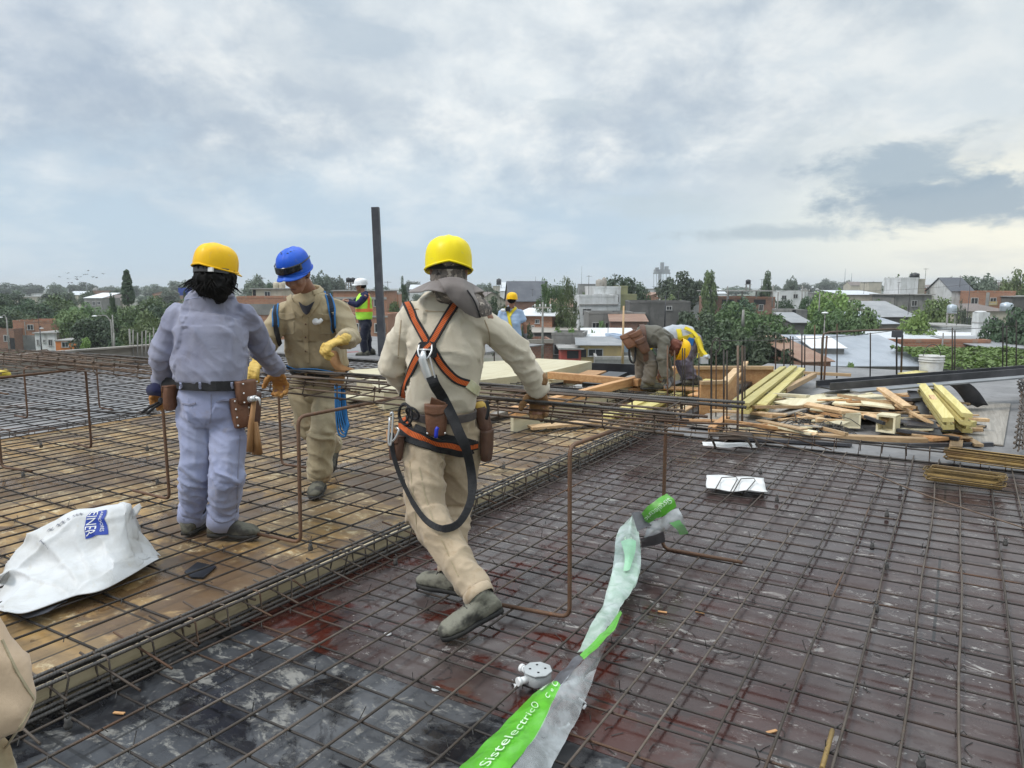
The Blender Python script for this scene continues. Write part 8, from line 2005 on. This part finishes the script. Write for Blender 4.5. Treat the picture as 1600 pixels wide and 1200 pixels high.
film('clear_film', [[(1014, 819, -4.10), (1030, 811, -4.07), (1044, 802, -4.06), (1060, 795, -4.08)], [(1006, 840, -4.08), (1030, 832, -4.04), (1050, 822, -4.03), (1068, 812, -4.05)], [(1002, 858, -4.14), (1030, 850, -4.12), (1052, 840, -4.12), (1074, 834, -4.12)]], M_CLEARP, seed=11, nu=20, nv=12, wr=.012)
film('veiled_film', [[(1046, 816, -4.02), (1062, 812, -4.03)], [(1056, 826, -4.03), (1068, 822, -4.04)], [(1062, 838, -4.09), (1076, 834, -4.10)]], plastic('veiled_green_two', c4(.22, .58, .20), .85), seed=12, nu=8, nv=8)
film('smoky_film', [[(1000, 842, -4.02), (1020, 838, -4.01), (1036, 832, -4.01)], [(1003, 856, -4.10), (1024, 852, -4.09), (1040, 846, -4.08)]], M_DARKP, seed=13, nu=10, nv=6)
text_on('lettering', 'Sistelectric', lambda a, b_: g1at(.22 + .44 * a, .58 - .22 * b_, .008), M_INK, green1)
text_on('lettering', 'O', lambda a, b_: g1at(.67 + .045 * a, .60 - .30 * b_, .008), M_INK, green1)
text_on('lettering', 'C  e', lambda a, b_: g1at(.80 + .10 * a, .80 - .25 * b_, .008), M_INK, green1)
text_on('lettering', '~~~~~~~~~~', lambda a, b_: g1at(.82 + .13 * a, .30 - .18 * b_, .008), M_INK, green1)
text_on('lettering', 'C', lambda a, b_: g1at(.93 + .05 * a, .85 - .5 * b_, .008), M_INK, green1)
text_on('lettering', 'Sistelectric', lambda a, b_: tat(.92 - .84 * a, .30 + .34 * b_, .0) - FWD * .012, M_INK, tip)
text_on('lettering', 'C', lambda a, b_: mat_(.66 + .05 * a, .35 + .30 * b_, .012), M_INK, mint)
# octagonal conduit box
jb = thing('junction_box', 'light grey octagonal conduit box with stubs lying beside the green sleeve', 'junction box', G(836, 1070, .03))
M_BOXP = simple('box_plastic', c4(.40, .42, .42), c4(.34, .36, .36), 14, .5)
c = G(840, 1066, .03)
def octa(r, z, a0=.3): return [c + Vector((r * math.cos(a0 + k * math.pi / 4), r * math.sin(a0 + k * math.pi / 4), z)) for k in range(8)]
mb = MB(); mb.loft([octa(.050, 0), octa(.055, .006), octa(.055, .046), octa(.052, .050)]); mb.build('body', M_BOXP, jb)
mb = MB(); mb.loft([octa(.059, .050), octa(.059, .055), octa(.056, .057)]); lid = mb.build('lid', M_BOXP, jb)
for k in range(4):
    mb = MB(); q = c + Vector((.03 * math.cos(k * 1.571 + .6), .03 * math.sin(k * 1.571 + .6), .0575)); lathe(mb, q, ((.001, 0), (.005, 0), (.005, .0012), (.001, .0012)), 8); mb.build('knockout', M_DARKIN, lid)
for d in ((-RGT * .8 - FWD * .45), (-RGT * .75 + FWD * .75)):
    d = d.normalized(); mb = MB(); mb.tube([c + d * .045 + UP * .026, c + d * .085 + UP * .026], .014, 12); mb.tube([c + d * .078 + UP * .026, c + d * .092 + UP * .026], .017, 12); mb.build('stub', M_LAMP, jb)
for pts, l in ((((800, 1064), (806, 1072), (802, 1080)), 'white plastic strip scrap left of the conduit box'), (((905, 1092), (915, 1100), (912, 1106)), 'white curled plastic scrap right of the clear sleeve'), (((872, 1140), (884, 1136), (890, 1130)), 'white plastic shaving by the lower sleeve')):
    mb = MB(); mb.tube(spl([G(x, y, .01 + .012 * i) for i, (x, y) in enumerate(pts)], 8), (.0055), 6); tag(mb.build('plastic_scrap', M_LAMP), l, 'scrap')
# ---------------------------------------------------------------- thin summer haze over the town
hz = bpy.data.materials.new('air_haze'); hz.use_nodes = True; hz.node_tree.nodes.clear()
pv = hz.node_tree.nodes.new('ShaderNodeVolumePrincipled'); ho = hz.node_tree.nodes.new('ShaderNodeOutputMaterial'); hz.node_tree.links.new(pv.outputs[0], ho.inputs['Volume'])
pv.inputs['Color'].default_value = (.90, .94, .97, 1); pv.inputs['Density'].default_value = .0003
b = MB(); b.box(FWD * 2400 + UP * (GZ - 1 + 26), (9100, 5300, 52), Mx); tag(b.build('haze', hz), kind='stuff')
